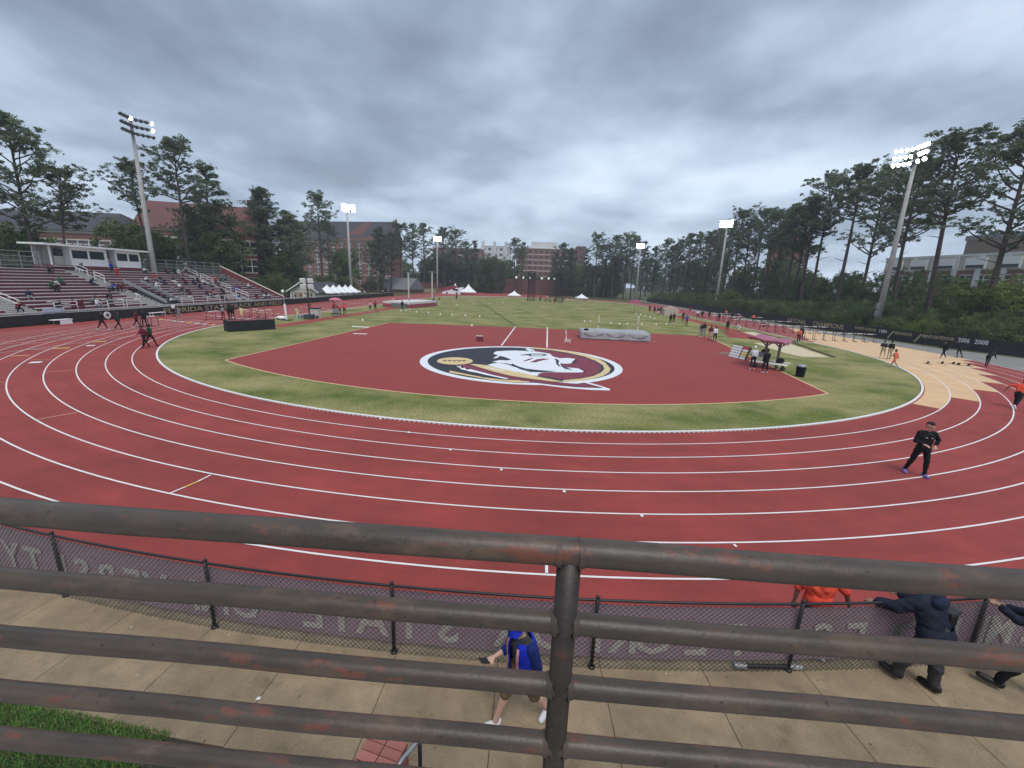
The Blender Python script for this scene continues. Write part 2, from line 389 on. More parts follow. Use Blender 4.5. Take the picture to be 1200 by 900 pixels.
def ribbon(mb, path, wdt, z, m, closed=False):
    n = len(path); L = []; Rr = []
    for i, p in enumerate(path):
        a = path[(i-1) % n] if (closed or i > 0) else path[i]; b = path[(i+1) % n] if (closed or i < n-1) else path[i]
        d = Vector((b[0]-a[0], b[1]-a[1])).normalized(); q = Vector((-d.y, d.x))*wdt/2
        L.append((p[0]+q.x, p[1]+q.y, z)); Rr.append((p[0]-q.x, p[1]-q.y, z))
    vs = L+Rr; fs = []
    for i in range(n if closed else n-1):
        j = (i+1) % n; fs.append((n+i, n+j, j, i))
    mb.add(vs, fs, m)

# ------------------------------------------------------------------ ground, track, infield
R0, LW, LS = 33.86, 1.22, 92.7          # kerb radius, lane width, straight length
def stadium(r, n=120): return arc(r, 180, 360, n) + arc(r, 0, 180, n, (0, LS))
b = MB(); b.quad((-3000, -3000, -.03), (3000, -3000, -.03), (3000, 3000, -.03), (-3000, 3000, -.03), farfield_m)
b.build('ground', kind='structure')
red = [(-47.0, 190), (-47.0, -75), (-33.6, -75)] + [(x, y) for x, y in arc(44.12, 221, 318, 60)] + [(44.2, -18), (44.4, 0), (44.4, LS)] + arc(44.4, 0, 80, 30, (0, LS)) + [(0, 190)]
b = MB(); b.poly(red, 0, track_m); b.build('running_track', kind='structure')
ap = arc(43.64, -48, 0, 40) + [(43.64, 150), (47, 150), (46.6, 55), (46.7, 27), (47.9, 15), (48.2, 3), (50.5, -1), (54, -12), (48, -36)]
b = MB(); b.poly(ap, .004, apron_m); b.build('apron', kind='structure')
b = MB(); b.poly(stadium(R0-.06), .006, infield_m); b.build('infield', kind='structure')
# tan exchange zones lane by lane on the right
b = MB()
for i, a0 in enumerate([-50, -42.8, -35.4, -28.8, -22.4, -16.8, -12, -9]):
    ri, ro = R0+LW*i+(.06 if i == 0 else 0), R0+LW*(i+1)
    yend = 3+2.9*i
    n = 40
    inn = arc(ri, a0, 0, n)+[(ri, yend)]; ou = arc(ro, a0+.0, 0, n)+[(ro, yend+1.0)]
    z = .005
    b.add([(x, y, z) for x, y in inn+ou], [(k, n+2+k, n+3+k, k+1) for k in range(n+1)], tan_m)
b.build('exchange_zone', kind='structure')
# lane lines
b = MB()
for i in range(1, 9):
    r = R0+LW*i-.025
    ribbon(b, stadium(r, 150), .055, .010, line_m, closed=True)
    if i > 1: ribbon(b, [(-r, -.5), (-r, -75)], .05, .010, line_m)
ribbon(b, [(-R0, -6), (-R0-.0, -75)], .05, .0095, line_m)
for (p, q, wd, m) in [((43, 492), (91, 483.5), .07, orange_m), ((53, 436.5), (87, 433.5), .08, orange_m), ((33, 422), (60, 421.5), .07, orange_m),
      ((12, 417.5), (35, 416.5), .25, orange_m), ((62, 408.5), (82, 407.7), .3, yellow_m), ((109, 401), (125, 400.2), .3, yellow_m), ((0, 448.5), (5, 448), .08, orange_m),
      ((200, 578), (217, 571), .055, line_m), ((217, 571), (232, 564.5), .055, yellow_m), ((232, 564.5), (247, 557), .055, line_m), ((640.5, 663), (640.5, 672), .06, line_m),
      ((35, 425), (49, 424.5), .5, line_m), ((101, 405.3), (111, 405), .45, line_m),
      ((528, 526.3), (527.6, 528), .08, line_m), ((587.5, 549.5), (587.5, 551.5), .08, line_m), ((661, 575), (661.6, 577.3), .08, line_m), ((751.5, 603), (752.7, 606), .07, line_m), ((860, 638), (863, 641.3), .06, line_m),
      ((479, 506), (479, 507.6), .08, line_m), ((445, 490.5), (446.4, 491.6), .08, line_m), ((125, 405), (140, 403.6), .1, orange_m), ((35, 410), (60, 409), .08, line_m)]:
    A = G(*p); B = G(*q); ribbon(b, [A, B], wd, .013, m)
b.build('lane_markings', kind='structure')
# lane numbers and exchange triangles on the far left straight, as painted blobs of each lane
b = MB()
rr = random.Random(3)
for i in range(8):
    x = -(R0+LW*(i+.5))
    for y0 in (-6, 1, 9, 22, 40):
        m = rr.choice([line_m, yellow_m, orange_m, line_m])
        b.poly([(x-.35, y0+i*.4), (x+.35, y0+i*.4), (x, y0+.9+i*.4)], .012, m)
b.build('exchange_markings', kind='structure')
for yv in (-.8, 27): pass

# raised white kerb with drain gaps
kt = thing('track_kerb', 'low white aluminium kerb running round the grass infield', 'kerb')
b = MB(); pth = stadium(R0, 150); n = len(pth)
def ring(r): return stadium(r, 150)
o_, i_ = ring(R0+.0), ring(R0-.11)
vs = [(x, y, .065) for x, y in i_]+[(x, y, .065) for x, y in o_]+[(x, y, .035) for x, y in o_]+[(x, y, .008) for x, y in i_]
fs = []
for k in range(n):
    j = (k+1) % n
    fs += [(k, n+k, n+j, j), (n+k, 2*n+k, 2*n+j, n+j), (3*n+k, k, j, 3*n+j)]
b.add(vs, fs, kerb_m); b.build('kerb_rail', kt)
b = MB()
k = 0; aa = 181.
while aa < 359:
    a = R_(aa); b.box(((R0-.03)*math.cos(a), (R0-.03)*math.sin(a), .018), (.05, .13, .033), kerb_m, rz=a); aa += .36
b.build('kerb_foot', kt, kind='stuff')

# the rubber D inside the bend
TL, TR = (-18.4, 4.6), (22.3, 4.9)
def darc(o=0.): return [((29.68+o+.85*((a-268.5)/38)**2)*math.cos(R_(a)), (29.68+o+.85*((a-268.5)/38)**2)*math.sin(R_(a))) for a in [230.4+76.2*i/60 for i in range(61)]]
dpts = darc()+[TR]+[(22.3-40.7*t, 4.9-.3*t+1.0*math.sin(PI*t)) for t in [i/12 for i in range(1, 12)]]+[TL]
b = MB(); b.poly(dpts, .012, dmat); b.build('jumping_apron', kind='structure')
b = MB()
ribbon(b, darc(.05), .12, .016, tan_m)
ribbon(b, [darc(.05)[-1], (22.38, 5.0)], .14, .017, tan_m); ribbon(b, [darc(.05)[0], (-18.5, 4.8)], .12, .017, tan_m)
ribbon(b, [G(587.5, 405.3), G(604, 383)], .14, .020, line_m); ribbon(b, [G(641, 407.5), G(641.5, 383.5)], .14, .020, line_m)
ribbon(b, [G(665, 396), G(680, 396.6)], .06, .020, line_m); ribbon(b, [G(663, 388), G(664, 398)], .06, .0204, line_m)
ribbon(b, [G(750, 400), G(769, 400.6)], .08, .0204, line_m); ribbon(b, [G(414, 391), G(430, 391.6)], .5, .0204, line_m)
b.build('apron_lines', kind='structure')
# runways and sand pits
b = MB()
b.poly([(-28.9, -5), (-26.9, -5), (-25.9, 48), (-27.9, 48)], .011, track_m)
b.poly([(28.2, 4), (30.6, 2.5), (32.2, 70), (30.2, 70)], .011, track_m)
b.poly([(25, 5), (28.2, 3), (28.6, 12), (27, 12)], .0112, track_m)
b.build('jump_runway', kind='structure')
b = MB()
sand_m = mat('pit_sand', (.62, .53, .36), .95, col2=(.55, .47, .32), scale=3, bump=.5, bscale=20)
b.poly([G(883, 402), G(921, 401.5), G(972, 419), G(940, 418.3), G(920, 414)], .018, sand_m)
b.poly([G(870, 389.6), G(884, 389), G(932, 401.5), G(920, 403.5)], .018, sand_m)
b.build('sand_pit', kind='structure')
b = MB()
def kerbline(mb, pts, w_, h, m):
    for p, q in zip(pts, pts[1:]):
        p, q = Vector((p[0], p[1])), Vector((q[0], q[1])); d = q-p
        mb.box(((p.x+q.x)/2, (p.y+q.y)/2, h/2), (d.length, w_, h), m, rz=math.atan2(d.y, d.x))
dark_k = mat('pit_border', (.07, .04, .035), .9)
kerbline(b, [G(915, 397), G(978, 419)], .22, .08, dark_k)
kerbline(b, [G(884, 389), G(936, 401.8)], .2, .07, dark_k)
b.build('pit_border', kind='structure')
# dark hammer sector line in the far grass
b = MB(); ribbon(b, [G(560, 352), G(603, 381.5)], .3, .012, mat('worn_line', (.05, .06, .02), .9)); b.build('sector_line', kind='structure')

# ------------------------------------------------------------------ the team emblem painted on the D
def A_(pts): return [(480+x/9.23, 395+y/9.23) for x, y in pts]
def B_(pts): return [(600+x/9.23, 395+y/9.23) for x, y in pts]
emb = thing('painted_emblem', 'large round team emblem with a spear and a face in profile painted on the rubber', 'painted logo', (0, 0, 0))
cc = (-.15, -18.9); RR = 7.35
def circ(r, n=72, c=cc): return [(c[0]+r*math.cos(2*PI*i/n), c[1]+r*math.sin(2*PI*i/n)) for i in range(n)]
def gp(px): return [G(u, v) for u, v in px]
layer = [0]
def paint(name, pts, m):
    layer[0] += 1
    mb = MB(); mb.poly(pts, .016+.0015*layer[0], m); return mb.build(name, emb)
paint('outline_tail', gp(B_([(250, 508), (350, 525), (600, 555), (850, 574), (1050, 580), (1066, 566), (960, 530), (860, 502), (790, 486), (600, 470), (300, 470)])), logow_m)
paint('outline_disc', circ(RR), logow_m)
paint('black_disc', circ(RR-.55), navy_m)
paint('gold_ring', gp(B_([(215, 115), (330, 122), (500, 140), (650, 160), (790, 190), (920, 228), (1010, 280), (1066, 345), (1050, 385), (980, 425), (860, 458), (700, 482), (550, 490), (550, 470), (750, 452), (880, 425), (965, 385), (1000, 345), (980, 305), (900, 258), (780, 212), (600, 172), (420, 143), (215, 128)])), logog_m)
paint('garnet_field', gp(B_([(230, 142), (420, 152), (600, 182), (780, 225), (890, 268), (952, 310), (965, 348), (930, 390), (850, 428), (720, 450), (560, 462), (420, 440), (280, 418), (240, 300)])), garnet_m)
# face
face = A_([(905, 178), (935, 158), (1050, 150), (1170, 148)]) + B_([(60, 150), (150, 153), (250, 158), (350, 172), (415, 185), (430, 205), (470, 222), (520, 232), (600, 228), (690, 240), (698, 256), (665, 268), (640, 288), (580, 292), (520, 288), (545, 310), (590, 332), (650, 336), (725, 344), (745, 358), (775, 370), (768, 384), (700, 387), (560, 386), (420, 382), (330, 388), (285, 402), (280, 424), (215, 418), (110, 392), (0, 372)]) + A_([(1100, 372), (1000, 350), (910, 326), (838, 306), (900, 288), (960, 284), (930, 276), (895, 268), (980, 252), (1060, 256), (1100, 246), (1020, 216), (975, 206), (955, 226), (900, 236), (960, 196), (920, 190)])
paint('white_face', gp(face), logow_m)
paint('jaw_line', gp(B_([(0, 288), (60, 318), (150, 345), (300, 362), (480, 374), (330, 386), (200, 382), (90, 352), (0, 312)])), navy_m)
paint('hair_line', gp(A_([(960, 284), (1060, 300), (1120, 322), (1200, 345), (1225, 340), (1150, 310), (1060, 290)])), navy_m)
paint('brow', gp(B_([(80, 198), (160, 188), (210, 183), (340, 183), (385, 196), (340, 210), (200, 211), (175, 200), (120, 202)])), navy_m)
paint('eye', gp(B_([(205, 193), (335, 192), (350, 200), (300, 205), (210, 205)])), logow_m)
paint('nose_line', gp(B_([(455, 238), (490, 244), (512, 262), (500, 285), (525, 328), (495, 312), (474, 285), (478, 262)])), navy_m)
paint('mouth_line', gp(B_([(518, 288), (545, 312), (590, 334), (655, 360), (580, 350), (535, 322)])), navy_m)
for pp in ([(115, 266), (180, 240), (235, 231), (195, 250), (140, 266)], [(195, 276), (270, 244), (335, 236), (405, 240), (330, 256), (250, 278)]):
    paint('cheek_stripe', gp(B_(pp)), garnet_m)
for pp in ([(688, 240), (714, 258), (672, 272), (700, 282), (640, 292), (655, 268)], [(728, 343), (770, 350), (778, 368), (806, 378), (766, 390), (776, 372)]):
    paint('black_tip', gp(B_(pp)), navy_m)  # black nose and chin tips of the emblem design
paint('hair_wisp', gp(B_([(140, 132), (175, 124), (235, 142), (245, 158), (205, 152), (190, 160)])), logow_m)
# spear
paint('gold_feathers', gp(A_([(640, 296), (740, 300), (830, 312), (960, 340), (1100, 372), (1190, 392)])+B_([(60, 386), (150, 402), (250, 428), (330, 445), (420, 462), (570, 492), (430, 488), (200, 458), (0, 428)])+A_([(1060, 418), (900, 378), (760, 336)])), logog_m)
paint('feather_line', gp(A_([(800, 318), (900, 345), (1050, 372), (1000, 372), (880, 350)])), white_m)
paint('spear_shaft', gp(A_([(505, 292), (600, 296), (760, 340), (900, 382), (1060, 422), (1180, 446)])+B_([(90, 450), (250, 470), (420, 494), (700, 512), (780, 500), (985, 556), (720, 548), (500, 528), (200, 492), (0, 474)])+A_([(1080, 462), (900, 425), (700, 374), (560, 322)])), garnet_m)
paint('spear_edge', gp(A_([(508, 310), (530, 326), (552, 318), (560, 345), (600, 338), (612, 358), (660, 355), (760, 380), (900, 418), (1080, 458), (1040, 462), (860, 425), (720, 392), (640, 378), (600, 366), (555, 356), (545, 340), (520, 332)])), logow_m)
paint('gold_stripe', gp(A_([(430, 370), (600, 404), (800, 444), (1000, 468), (1200, 478)])+B_([(90, 482), (200, 488), (150, 500), (0, 498)])+A_([(1100, 492), (900, 476), (700, 440), (430, 392)])), logog_m)
e_c = [(490+195*math.cos(t), 266+40*math.sin(t)) for t in [2*PI*i/28 for i in range(28)]]
paint('feather_fan', gp(A_(e_c)), logog_m)
for k in range(5):
    u0 = 350+k*52
    paint('fan_mark', gp(A_([(u0, 262), (u0+25, 254), (u0+60, 262), (u0+35, 274)])), mat('fan_brown', (.22, .14, .07), .7))

# ------------------------------------------------------------------ near walkway, slab by slab
walk = thing('walkway', 'concrete walkway', None); del walk['label']; walk['kind'] = 'structure'
def slab(a0, a1, r0, r1):
    g_ = .010/44.6/PI*180*.5
    a0 += g_; a1 -= g_; n = 3; mb = MB()
    inn = arc(r0, a0, a1, n); ou = arc(r1, a0, a1, n); top = inn+ou[::-1]
    mb.poly(top, 0.0, concrete_m, thick=.12); mb.build('slab', walk)
a = -121.68
while a < -58:
    nx = a+2.03; mid = (a+nx)/2
    slab(a, nx, 44.125, 46.02 if mid < -94.1 else 47.6); a = nx
b = MB(); b.poly(arc(44.125, -121.6, -58, 40)+arc(47.58, -58, -121.6, 40), -.015, joint_m); b.build('joint_bed', walk)
# lawn beside the walk, bottom left
b = MB(); b.poly(arc(46.03, -122, -94.25, 30)+arc(49, -94.25, -122, 30), -.004, mat('lawn_soil', (.04, .07, .02), .95, var=.3, scale=9)); b.build('lawn', kind='structure')
rg = random.Random(5); vs = []; fs = []; b = MB()
for i in range(26000):
    r = 45.98+rg.random()**1.2*1.6; t = R_(-99.9+5.7*rg.random()+(0 if rg.random() < .97 else .2))
    x, y = r*math.cos(t), r*math.sin(t); h = .028+.035*rg.random(); aa = rg.random()*2*PI; wv = .006
    dx_, dy_ = math.cos(aa)*wv, math.sin(aa)*wv; l = .04
    if i % 4000 == 0 and i: pass
    vs += [(x-dx_, y-dy_, -.004), (x+dx_, y+dy_, -.004), (x+rg.uniform(-l, l), y+rg.uniform(-l, l), h)]; fs.append((3*i, 3*i+1, 3*i+2))
straw_m = mat('dead_blade', (.34, .29, .13), .85, col2=(.20, .17, .07), scale=6)
nb_ = int(len(fs)*.84); b.add(vs[:3*nb_], fs[:nb_], blade_m)
b.add(vs[3*nb_:], [tuple(i-3*nb_ for i in f) for f in fs[nb_:]], straw_m); b.build('grass', kind='stuff')

# small leaves and pale crumbs scattered on the walk
rl = random.Random(8); lm_ = [mat('dead_leaf', (.16, .09, .04), .9), mat('pale_crumb', (.6, .58, .52), .9)]
mb = MB()
for i in range(50):
    a_ = R_(rl.uniform(-108, -74)); r_ = rl.uniform(44.5, 46.3) if rl.random() < .6 else 44.45+abs(rl.gauss(0, .12)); x, y = r_*math.cos(a_), r_*math.sin(a_); s_ = rl.uniform(.008, .028); q = rl.uniform(0, 6.3); m = lm_[rl.random() < .35]
    mb.add([(x+s_*math.cos(q), y+s_*math.sin(q), .004), (x-s_*.5*math.sin(q), y+s_*.5*math.cos(q), .010), (x-s_*math.cos(q), y-s_*math.sin(q), .005), (x+s_*.5*math.sin(q), y-s_*.5*math.cos(q), .003)], [(0, 1, 2, 3)], m)
mb.build('leaf_litter', kind='stuff')
# ------------------------------------------------------------------ railing in front of the camera
pipe_m = bpy.data.materials.new('rusty_pipe_paint'); pipe_m.use_nodes = True
t = pipe_m.node_tree; p = t.nodes['Principled BSDF']; p.inputs['Roughness'].default_value = .42; p.inputs['Specular IOR Level'].default_value = .4
co = t.nodes.new('ShaderNodeTexCoord')
def _n(s, d, r=.6, st=None):
    n = t.nodes.new('ShaderNodeTexNoise'); n.inputs['Scale'].default_value = s; n.inputs['Detail'].default_value = d; n.inputs['Roughness'].default_value = r
    if st:
        q = t.nodes.new('ShaderNodeMapping'); q.inputs['Scale'].default_value = st; t.links.new(co.outputs['Object'], q.inputs[0]); t.links.new(q.outputs[0], n.inputs['Vector'])
    else: t.links.new(co.outputs['Object'], n.inputs['Vector'])
    return n.outputs[0]
def _r(s, a, b_, c1, c2):
    r = t.nodes.new('ShaderNodeValToRGB'); r.color_ramp.elements[0].position = a; r.color_ramp.elements[1].position = b_
    r.color_ramp.elements[0].color = (*c1, 1); r.color_ramp.elements[1].color = (*c2, 1); t.links.new(s, r.inputs[0]); return r.outputs[0]
def _mix(f, a, b_):
    m = t.nodes.new('ShaderNodeMix'); m.data_type = 'RGBA'; t.links.new(f, m.inputs[0])
    for s_, i_ in ((a, 6), (b_, 7)):
        if isinstance(s_, tuple): m.inputs[i_].default_value = (*s_, 1)
        else: t.links.new(s_, m.inputs[i_])
    return m.outputs[2]
base = _r(_n(5, 5, .6, (1, 3, 3)), .35, .7, (.056, .044, .036), (.090, .070, .054))
worn = _r(_n(3.5, 8, .7, (1, 2, 2)), .52, .66, (0, 0, 0), (1, 1, 1))
brown = _mix(worn, base, (.135, .088, .062))
rustm = _r(_n(6.5, 8, .72, (.8, 2.2, 2.2)), .585, .62, (0, 0, 0), (.85, .85, .85))
rust = _mix(rustm, brown, (.165, .060, .040))
chipm = _r(_n(24, 7, .75, (.6, 1.3, 1.3)), .635, .65, (0, 0, 0), (1, 1, 1))
rust = _mix(chipm, rust, (.13, .055, .038))
scr = _r(_n(14, 6, .7, (.35, 4, 4)), .67, .70, (0, 0, 0), (.35, .35, .35))
rust = _mix(scr, rust, (.20, .18, .16))
pit = _r(_n(60, 3, .6), .66, .72, (0, 0, 0), (.8, .8, .8))
fin = _mix(pit, rust, (.02, .018, .016))
t.links.new(fin, p.inputs['Base Color'])
bp = t.nodes.new('ShaderNodeBump'); bp.inputs['Strength'].default_value = .5; bp.inputs['Distance'].default_value = .002
hh = t.nodes.new('ShaderNodeMath'); hh.operation = 'ADD'; t.links.new(_n(90, 4, .6), hh.inputs[0]); t.links.new(_n(18, 4, .6), hh.inputs[1])
t.links.new(hh.outputs[0], bp.inputs['Height']); t.links.new(bp.outputs[0], p.inputs['Normal'])
pipe_post = pipe_m.copy(); pipe_post.name = 'shaded_post_paint'  # same rail paint, darkened: the post's shade is put into its colour
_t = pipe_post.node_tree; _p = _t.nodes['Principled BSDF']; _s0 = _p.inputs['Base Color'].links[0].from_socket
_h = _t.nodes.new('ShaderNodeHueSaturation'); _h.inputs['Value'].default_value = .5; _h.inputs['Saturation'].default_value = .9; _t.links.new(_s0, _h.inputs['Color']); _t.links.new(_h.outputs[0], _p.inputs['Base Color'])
rail = thing('guard_rail', 'grey brown painted pipe railing with rust patches across the foreground', 'railing', (1.067, CAM.y+.8, 4.02))
RY = 0.
rzs = [5.114, 4.934, 4.760, 4.583, 4.420, 4.245]
for i, z in enumerate(rzs):
    r = .0302 if i == 0 else .0242
    segs = [(-6, 6)]
    mb = MB(); n = 60
    pts = [Vector((-6+12*k/n, .0015*math.sin(k*1.7+i), z-4.02+.0012*math.sin(k*.9+i*2))) for k in range(n+1)]
    mb.tube(pts, [r*(1+.012*math.sin(k*2.3+i)) for k in range(n+1)], pipe_m, 28); mb.build('top_rail' if i == 0 else 'rail', rail, smooth=True)
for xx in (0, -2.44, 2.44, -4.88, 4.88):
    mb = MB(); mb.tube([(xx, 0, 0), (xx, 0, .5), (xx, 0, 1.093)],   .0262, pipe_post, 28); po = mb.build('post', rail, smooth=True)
    if xx == 0:
        for z in rzs:
            for sx in (-1, 1):
                wb = MB()
                pr = [(xx+sx*.024, 0, 0), ]
                wb.tube([(xx+sx*.018, 0, z-4.02), (xx+sx*.0315, 0, z-4.02)], [.030 if z < 5 else .033, .0255 if z < 5 else .031], pipe_m, 24, caps=False); wb.build('weld_bead', po, smooth=True)
plat = MB(); plat.span((-9, CAM.y-3.2, 3.72), (11, CAM.y+.95, 4.02), stand_conc_m)
plat.build('spectator_deck', label='concrete deck under the pipe railing where the viewer stands', cat='deck')
dk = bpy.data.objects['spectator_deck']
for k in range(9):  # unseen seating rows, added behind the camera to block sky light
    b = MB(); b.span((-11, CAM.y-3.2-.8*(k+1), 3.72), (13, CAM.y-3.2-.8*k+(0 if k == 0 else -.003), 4.02+.42*(k+1)), stand_conc_m); b.build('sky_block_step', dk)

# deck columns so the deck is carried
b = MB()
for xx in (-7, 9.2): b.span((xx-.15, CAM.y-2.9, -.02), (xx+.15, CAM.y-2.6, 3.72), stand_conc_m)
b.build('support', dk)

# brick pier and grey handrail below
pier = thing('brick_pier', 'short pinkish brick pier at the bottom edge beside the grey handrail', 'pier', (*G(444, 884, 1.0)[:2], 0), R_(-13))
W_, D_ = .43, .40
b = MB(); b.span((-W_/2+.008, -D_/2+.008, 0), (W_/2-.008, D_/2-.008, .945), mortar_m); b.build('mortar_core', pier)
bricks = {}
def brick(dim, loc):
    if dim not in bricks:
        mb = MB(); mb.box((0, 0, 0), dim, rbrick_m); bricks[dim] = mb.mesh('brick')
    o = link('brick', bricks[dim], pier); o.location = loc
for i in range(2):
    for j in range(4):
        brick((.205, .092, .06), (-W_/4+i*W_/2, -D_/2+.05+j*.1, .955+.002*((i*3+j*5) % 3)))
for k in range(12):
    for sx in (-1, 1):
        for j in range(2): brick((.05, .185, .06), (sx*(W_/2-.02), (-D_/4+j*D_/2+(.0 if k % 2 else .0)), .035+k*.072+.003))
    for sy in (-1, 1):
        for j in range(2): brick((.16, .05, .06), ((-.085+j*.17), sy*(D_/2-.02), .035+k*.072+.003))
hr = thing('handrail', 'grey pipe handrail with a black post beside the brick pier', 'handrail', (*G(483, 885, 1.0)[:2], 0))
h0 = Vector((*G(483, 885, 1.0)[:2], 0))
b = MB(); b.tube([G(464, 902, 1.0)-h0, G(472, 889, 1.0)-h0, G(487, 872, 1.0)-h0, G(505, 852, 1.0)-h0], .021, steel_m, 12); b.build('pipe', hr, smooth=True)
b = MB(); q = G(492, 872, 1.0)-h0; b.tube([(q.x, q.y, 0), (q.x, q.y, 1.0)], .021, blackp_m, 10); b.build('post', hr, smooth=True)

# ------------------------------------------------------------------ near chain link fence with printed banner
FR, FH = 44.42, 1.2
fen = thing('chain_link_fence', 'black chain link fence curving along the edge of the concrete walkway', 'fence')
pas = [-99.2+3.95*k for k in range(-4, 9)]
def P(a, z, r=FR): return Vector((r*math.cos(R_(a)), r*math.sin(R_(a)), z))
for a in pas:
    mb = MB(); mb.tube([P(a, 0, FR-.0), P(a, FH+.03)], .028, blackp_m, 10); mb.ball(P(a, FH+.045), .034, blackp_m, 8, 5); mb.cone(P(a, 0), .06, .05, .03, blackp_m, 10)
    mb.build('post', fen, smooth=True)
mb = MB(); mb.tube([P(pas[0]+(pas[-1]-pas[0])*k/60, FH) for k in range(61)], .021, blackp_m, 8); mb.build('top_rail', fen, smooth=True)
wr = .0042
for a0, a1 in zip(pas, pas[1:]):
    mb = MB(); L = R_(a1-a0)*FR; z0, z1 = .02, FH-.01; hgt = z1-z0; st = .085
    def Q(s_, z, off=0): return P(a0+(a1-a0)*s_/L, z, FR+.03+off)
    k = -int(hgt/st)-1
    while k*st < L:
        for sg in (1, -1):
            if sg == 1: s0, s1, za, zb = k*st, k*st+hgt, z0, z1
            else: s0, s1, za, zb = k*st, k*st+hgt, z1, z0
            c0, c1 = max(0, s0), min(L, s1)
            if c1-c0 < .02: continue
            f0, f1 = (c0-s0)/hgt, (c1-s0)/hgt
            mb.tube([Q(c0, za+(zb-za)*f0, sg*.002), Q(c1, za+(zb-za)*f1, sg*.002)], wr, wire_m, 3, caps=False)
        if 0 < k*st < L: mb.tube([Q(k*st, z0+.005), Q(k*st, z0-.02)], wr, wire_m, 3, caps=False)
        k += 1
    mb.build('wire_mesh', fen, kind='stuff')
ban_m = mat('mauve_banner_mesh', (.47, .345, .39), .9, col2=(.40, .295, .335), scale=1.5)
banw_m = mat('banner_letters', (.76, .73, .69), .9, var=.08, scale=3)
for m_ in (ban_m, banw_m):     # open mesh fabric lets light through
    t, p = nodes_of(m_); tr = t.nodes.new('ShaderNodeBsdfTranslucent'); ms = t.nodes.new('ShaderNodeMixShader'); ms.inputs[0].default_value = .3
    t.links.new(p.inputs['Base Color'].links[0].from_socket, tr.inputs[0]); o_ = t.nodes['Material Output']
    t.links.new(p.outputs[0], ms.inputs[1]); t.links.new(tr.outputs[0], ms.inputs[2]); t.links.new(ms.outputs[0], o_.inputs[0])
ban = thing('fence_banner', 'long mauve mesh banner with pale letters tied to the track side of the near fence', 'banner')
BR = FR-.06
for a0, a1 in zip(pas, pas[1:]):
    mb = MB(); n = 8
    for k in range(n):
        x0 = a0+(a1-a0)*k/n; x1 = a0+(a1-a0)*(k+1)/n; w0 = .01*math.sin(x0*7); w1 = .01*math.sin(x1*7)
        mb.quad(P(x0, .13, BR+w0), P(x1, .13, BR+w1), P(x1, 1.08, BR+w1), P(x0, 1.08, BR+w0), ban_m)
    mb.build('banner_panel', ban)
LET = {}
def letter(ch, h):
    if ch not in LET: LET[ch] = text_mesh(ch, 1., banw_m, .002, bold=.02)
    return LET[ch]
def banner_text(txt, a_right, pitch, h):
    for i, ch in enumerate(txt):
        if ch == ' ': continue
        aa = a_right-i*pitch
        o = link('letter', letter(ch, h)); p0 = P(aa, .25, BR+.022); t_ = R_(aa)
        frame(o, p0, (math.sin(t_), -math.cos(t_), 0)); o.matrix_basis = o.matrix_basis @ Matrix.Diagonal((h*.95, h, 1, 1)); o.parent = ban
banner_text('FLORIDA STATE UNIVERSITY', -84.4, .70, .80)
banner_text('SEMINOLES', -77.0, .70, .80)

# ------------------------------------------------------------------ left side: wall with windscreen, grandstand, press box
WX = -47.2
# fence with black windscreen in front of the stand
lf = thing('windscreen_fence', 'long black windscreen fence with gold lettering in front of the grandstand', 'fence', (WX, 0, 0))
ys = [-40+5*i for i in range(27)]
for y in ys:
    mb = MB(); mb.tube([(-.05, y, 0), (-.05, y, 1.16)], .03, steel_m, 6); mb.build('post', lf)
for y0, y1 in zip(ys, ys[1:]):
    mb = MB(); n = 6
    for k in range(n):
        ya, yb = y0+(y1-y0)*k/n, y0+(y1-y0)*(k+1)/n; f = lambda y: .02*math.sin(y*3.1)
        mb.quad((f(ya), ya, .02), (f(yb), yb, .02), (f(yb), yb, 1.02), (f(ya), ya, 1.02), black_m)
    mb.build('windscreen', lf)
mb = MB(); mb.tube([(-.05, -40, 1.14), (-.05, 90, 1.14)], .035, steel_m, 6); mb.build('top_rail', lf)
o = link('letters', text_mesh('FLORIDA STATE TRACK AND FIELD', .9, gold_m, .004, width=25.5, bold=.012), lf)
frame(o, (.035, 2.2, .18), (0, 1, 0))
# grandstand
gs = thing('grandstand', 'long grandstand of garnet bench rows with aluminium planks left of the track', 'grandstand', (0, 0, 0))
NR, GX0, DX, GZ0, DZ = 13, -48.9, .86, 1.42, .315
Y0, Y1 = -36., 30.
aisles = [(-12.9, -10.3), (1.8, 4.2), (20.3, 22.0)]
def spans():
    ed = [Y0]+[v for a in aisles for v in a]+[Y1]
    return [(ed[i], ed[i+1]) for i in range(0, len(ed), 2)]
for i in range(NR):
    x = GX0-DX*i; z = GZ0+DZ*i
    for (ya, yb) in spans():
        if ya == 4.2 and i < 6: ya = 7.0
        mb = MB(); mb.span((x-.32, ya, z-.03), (x, yb, z+.045), alu_m); mb.build('seat_plank', gs)
        mb = MB(); mb.span((x-.04, ya, z-.30), (x-.012, yb, z-.004), seat_m); mb.span((x-DX, ya, z-.335), (x-.045, yb, z-.30), stand_conc_m); mb.build('riser', gs)
    for j, (ya, yb) in enumerate(aisles):
        mb = MB(); mb.span((x-DX, ya+.02, z-.335), (x-.02, yb-.02, z-.16), stand_conc_m); mb.span((x-DX/2, ya+.02, z-.16), (x-.0-DX, yb-.02, z-.02), stand_conc_m); mb.span((x-.18, ya+.03, z-.155), (x-.02, yb-.03, z-.145), alu_m); mb.span((x-DX/2-.16, ya+.03, z-.015), (x-DX/2, yb-.03, z-.005), alu_m)
        mb.build('stair', gs)
mb = MB(); mb.span((GX0+.02, Y0, GZ0-.62), (WX-.12, Y1, GZ0-.5), stand_conc_m); mb.build('walkway_deck', gs)
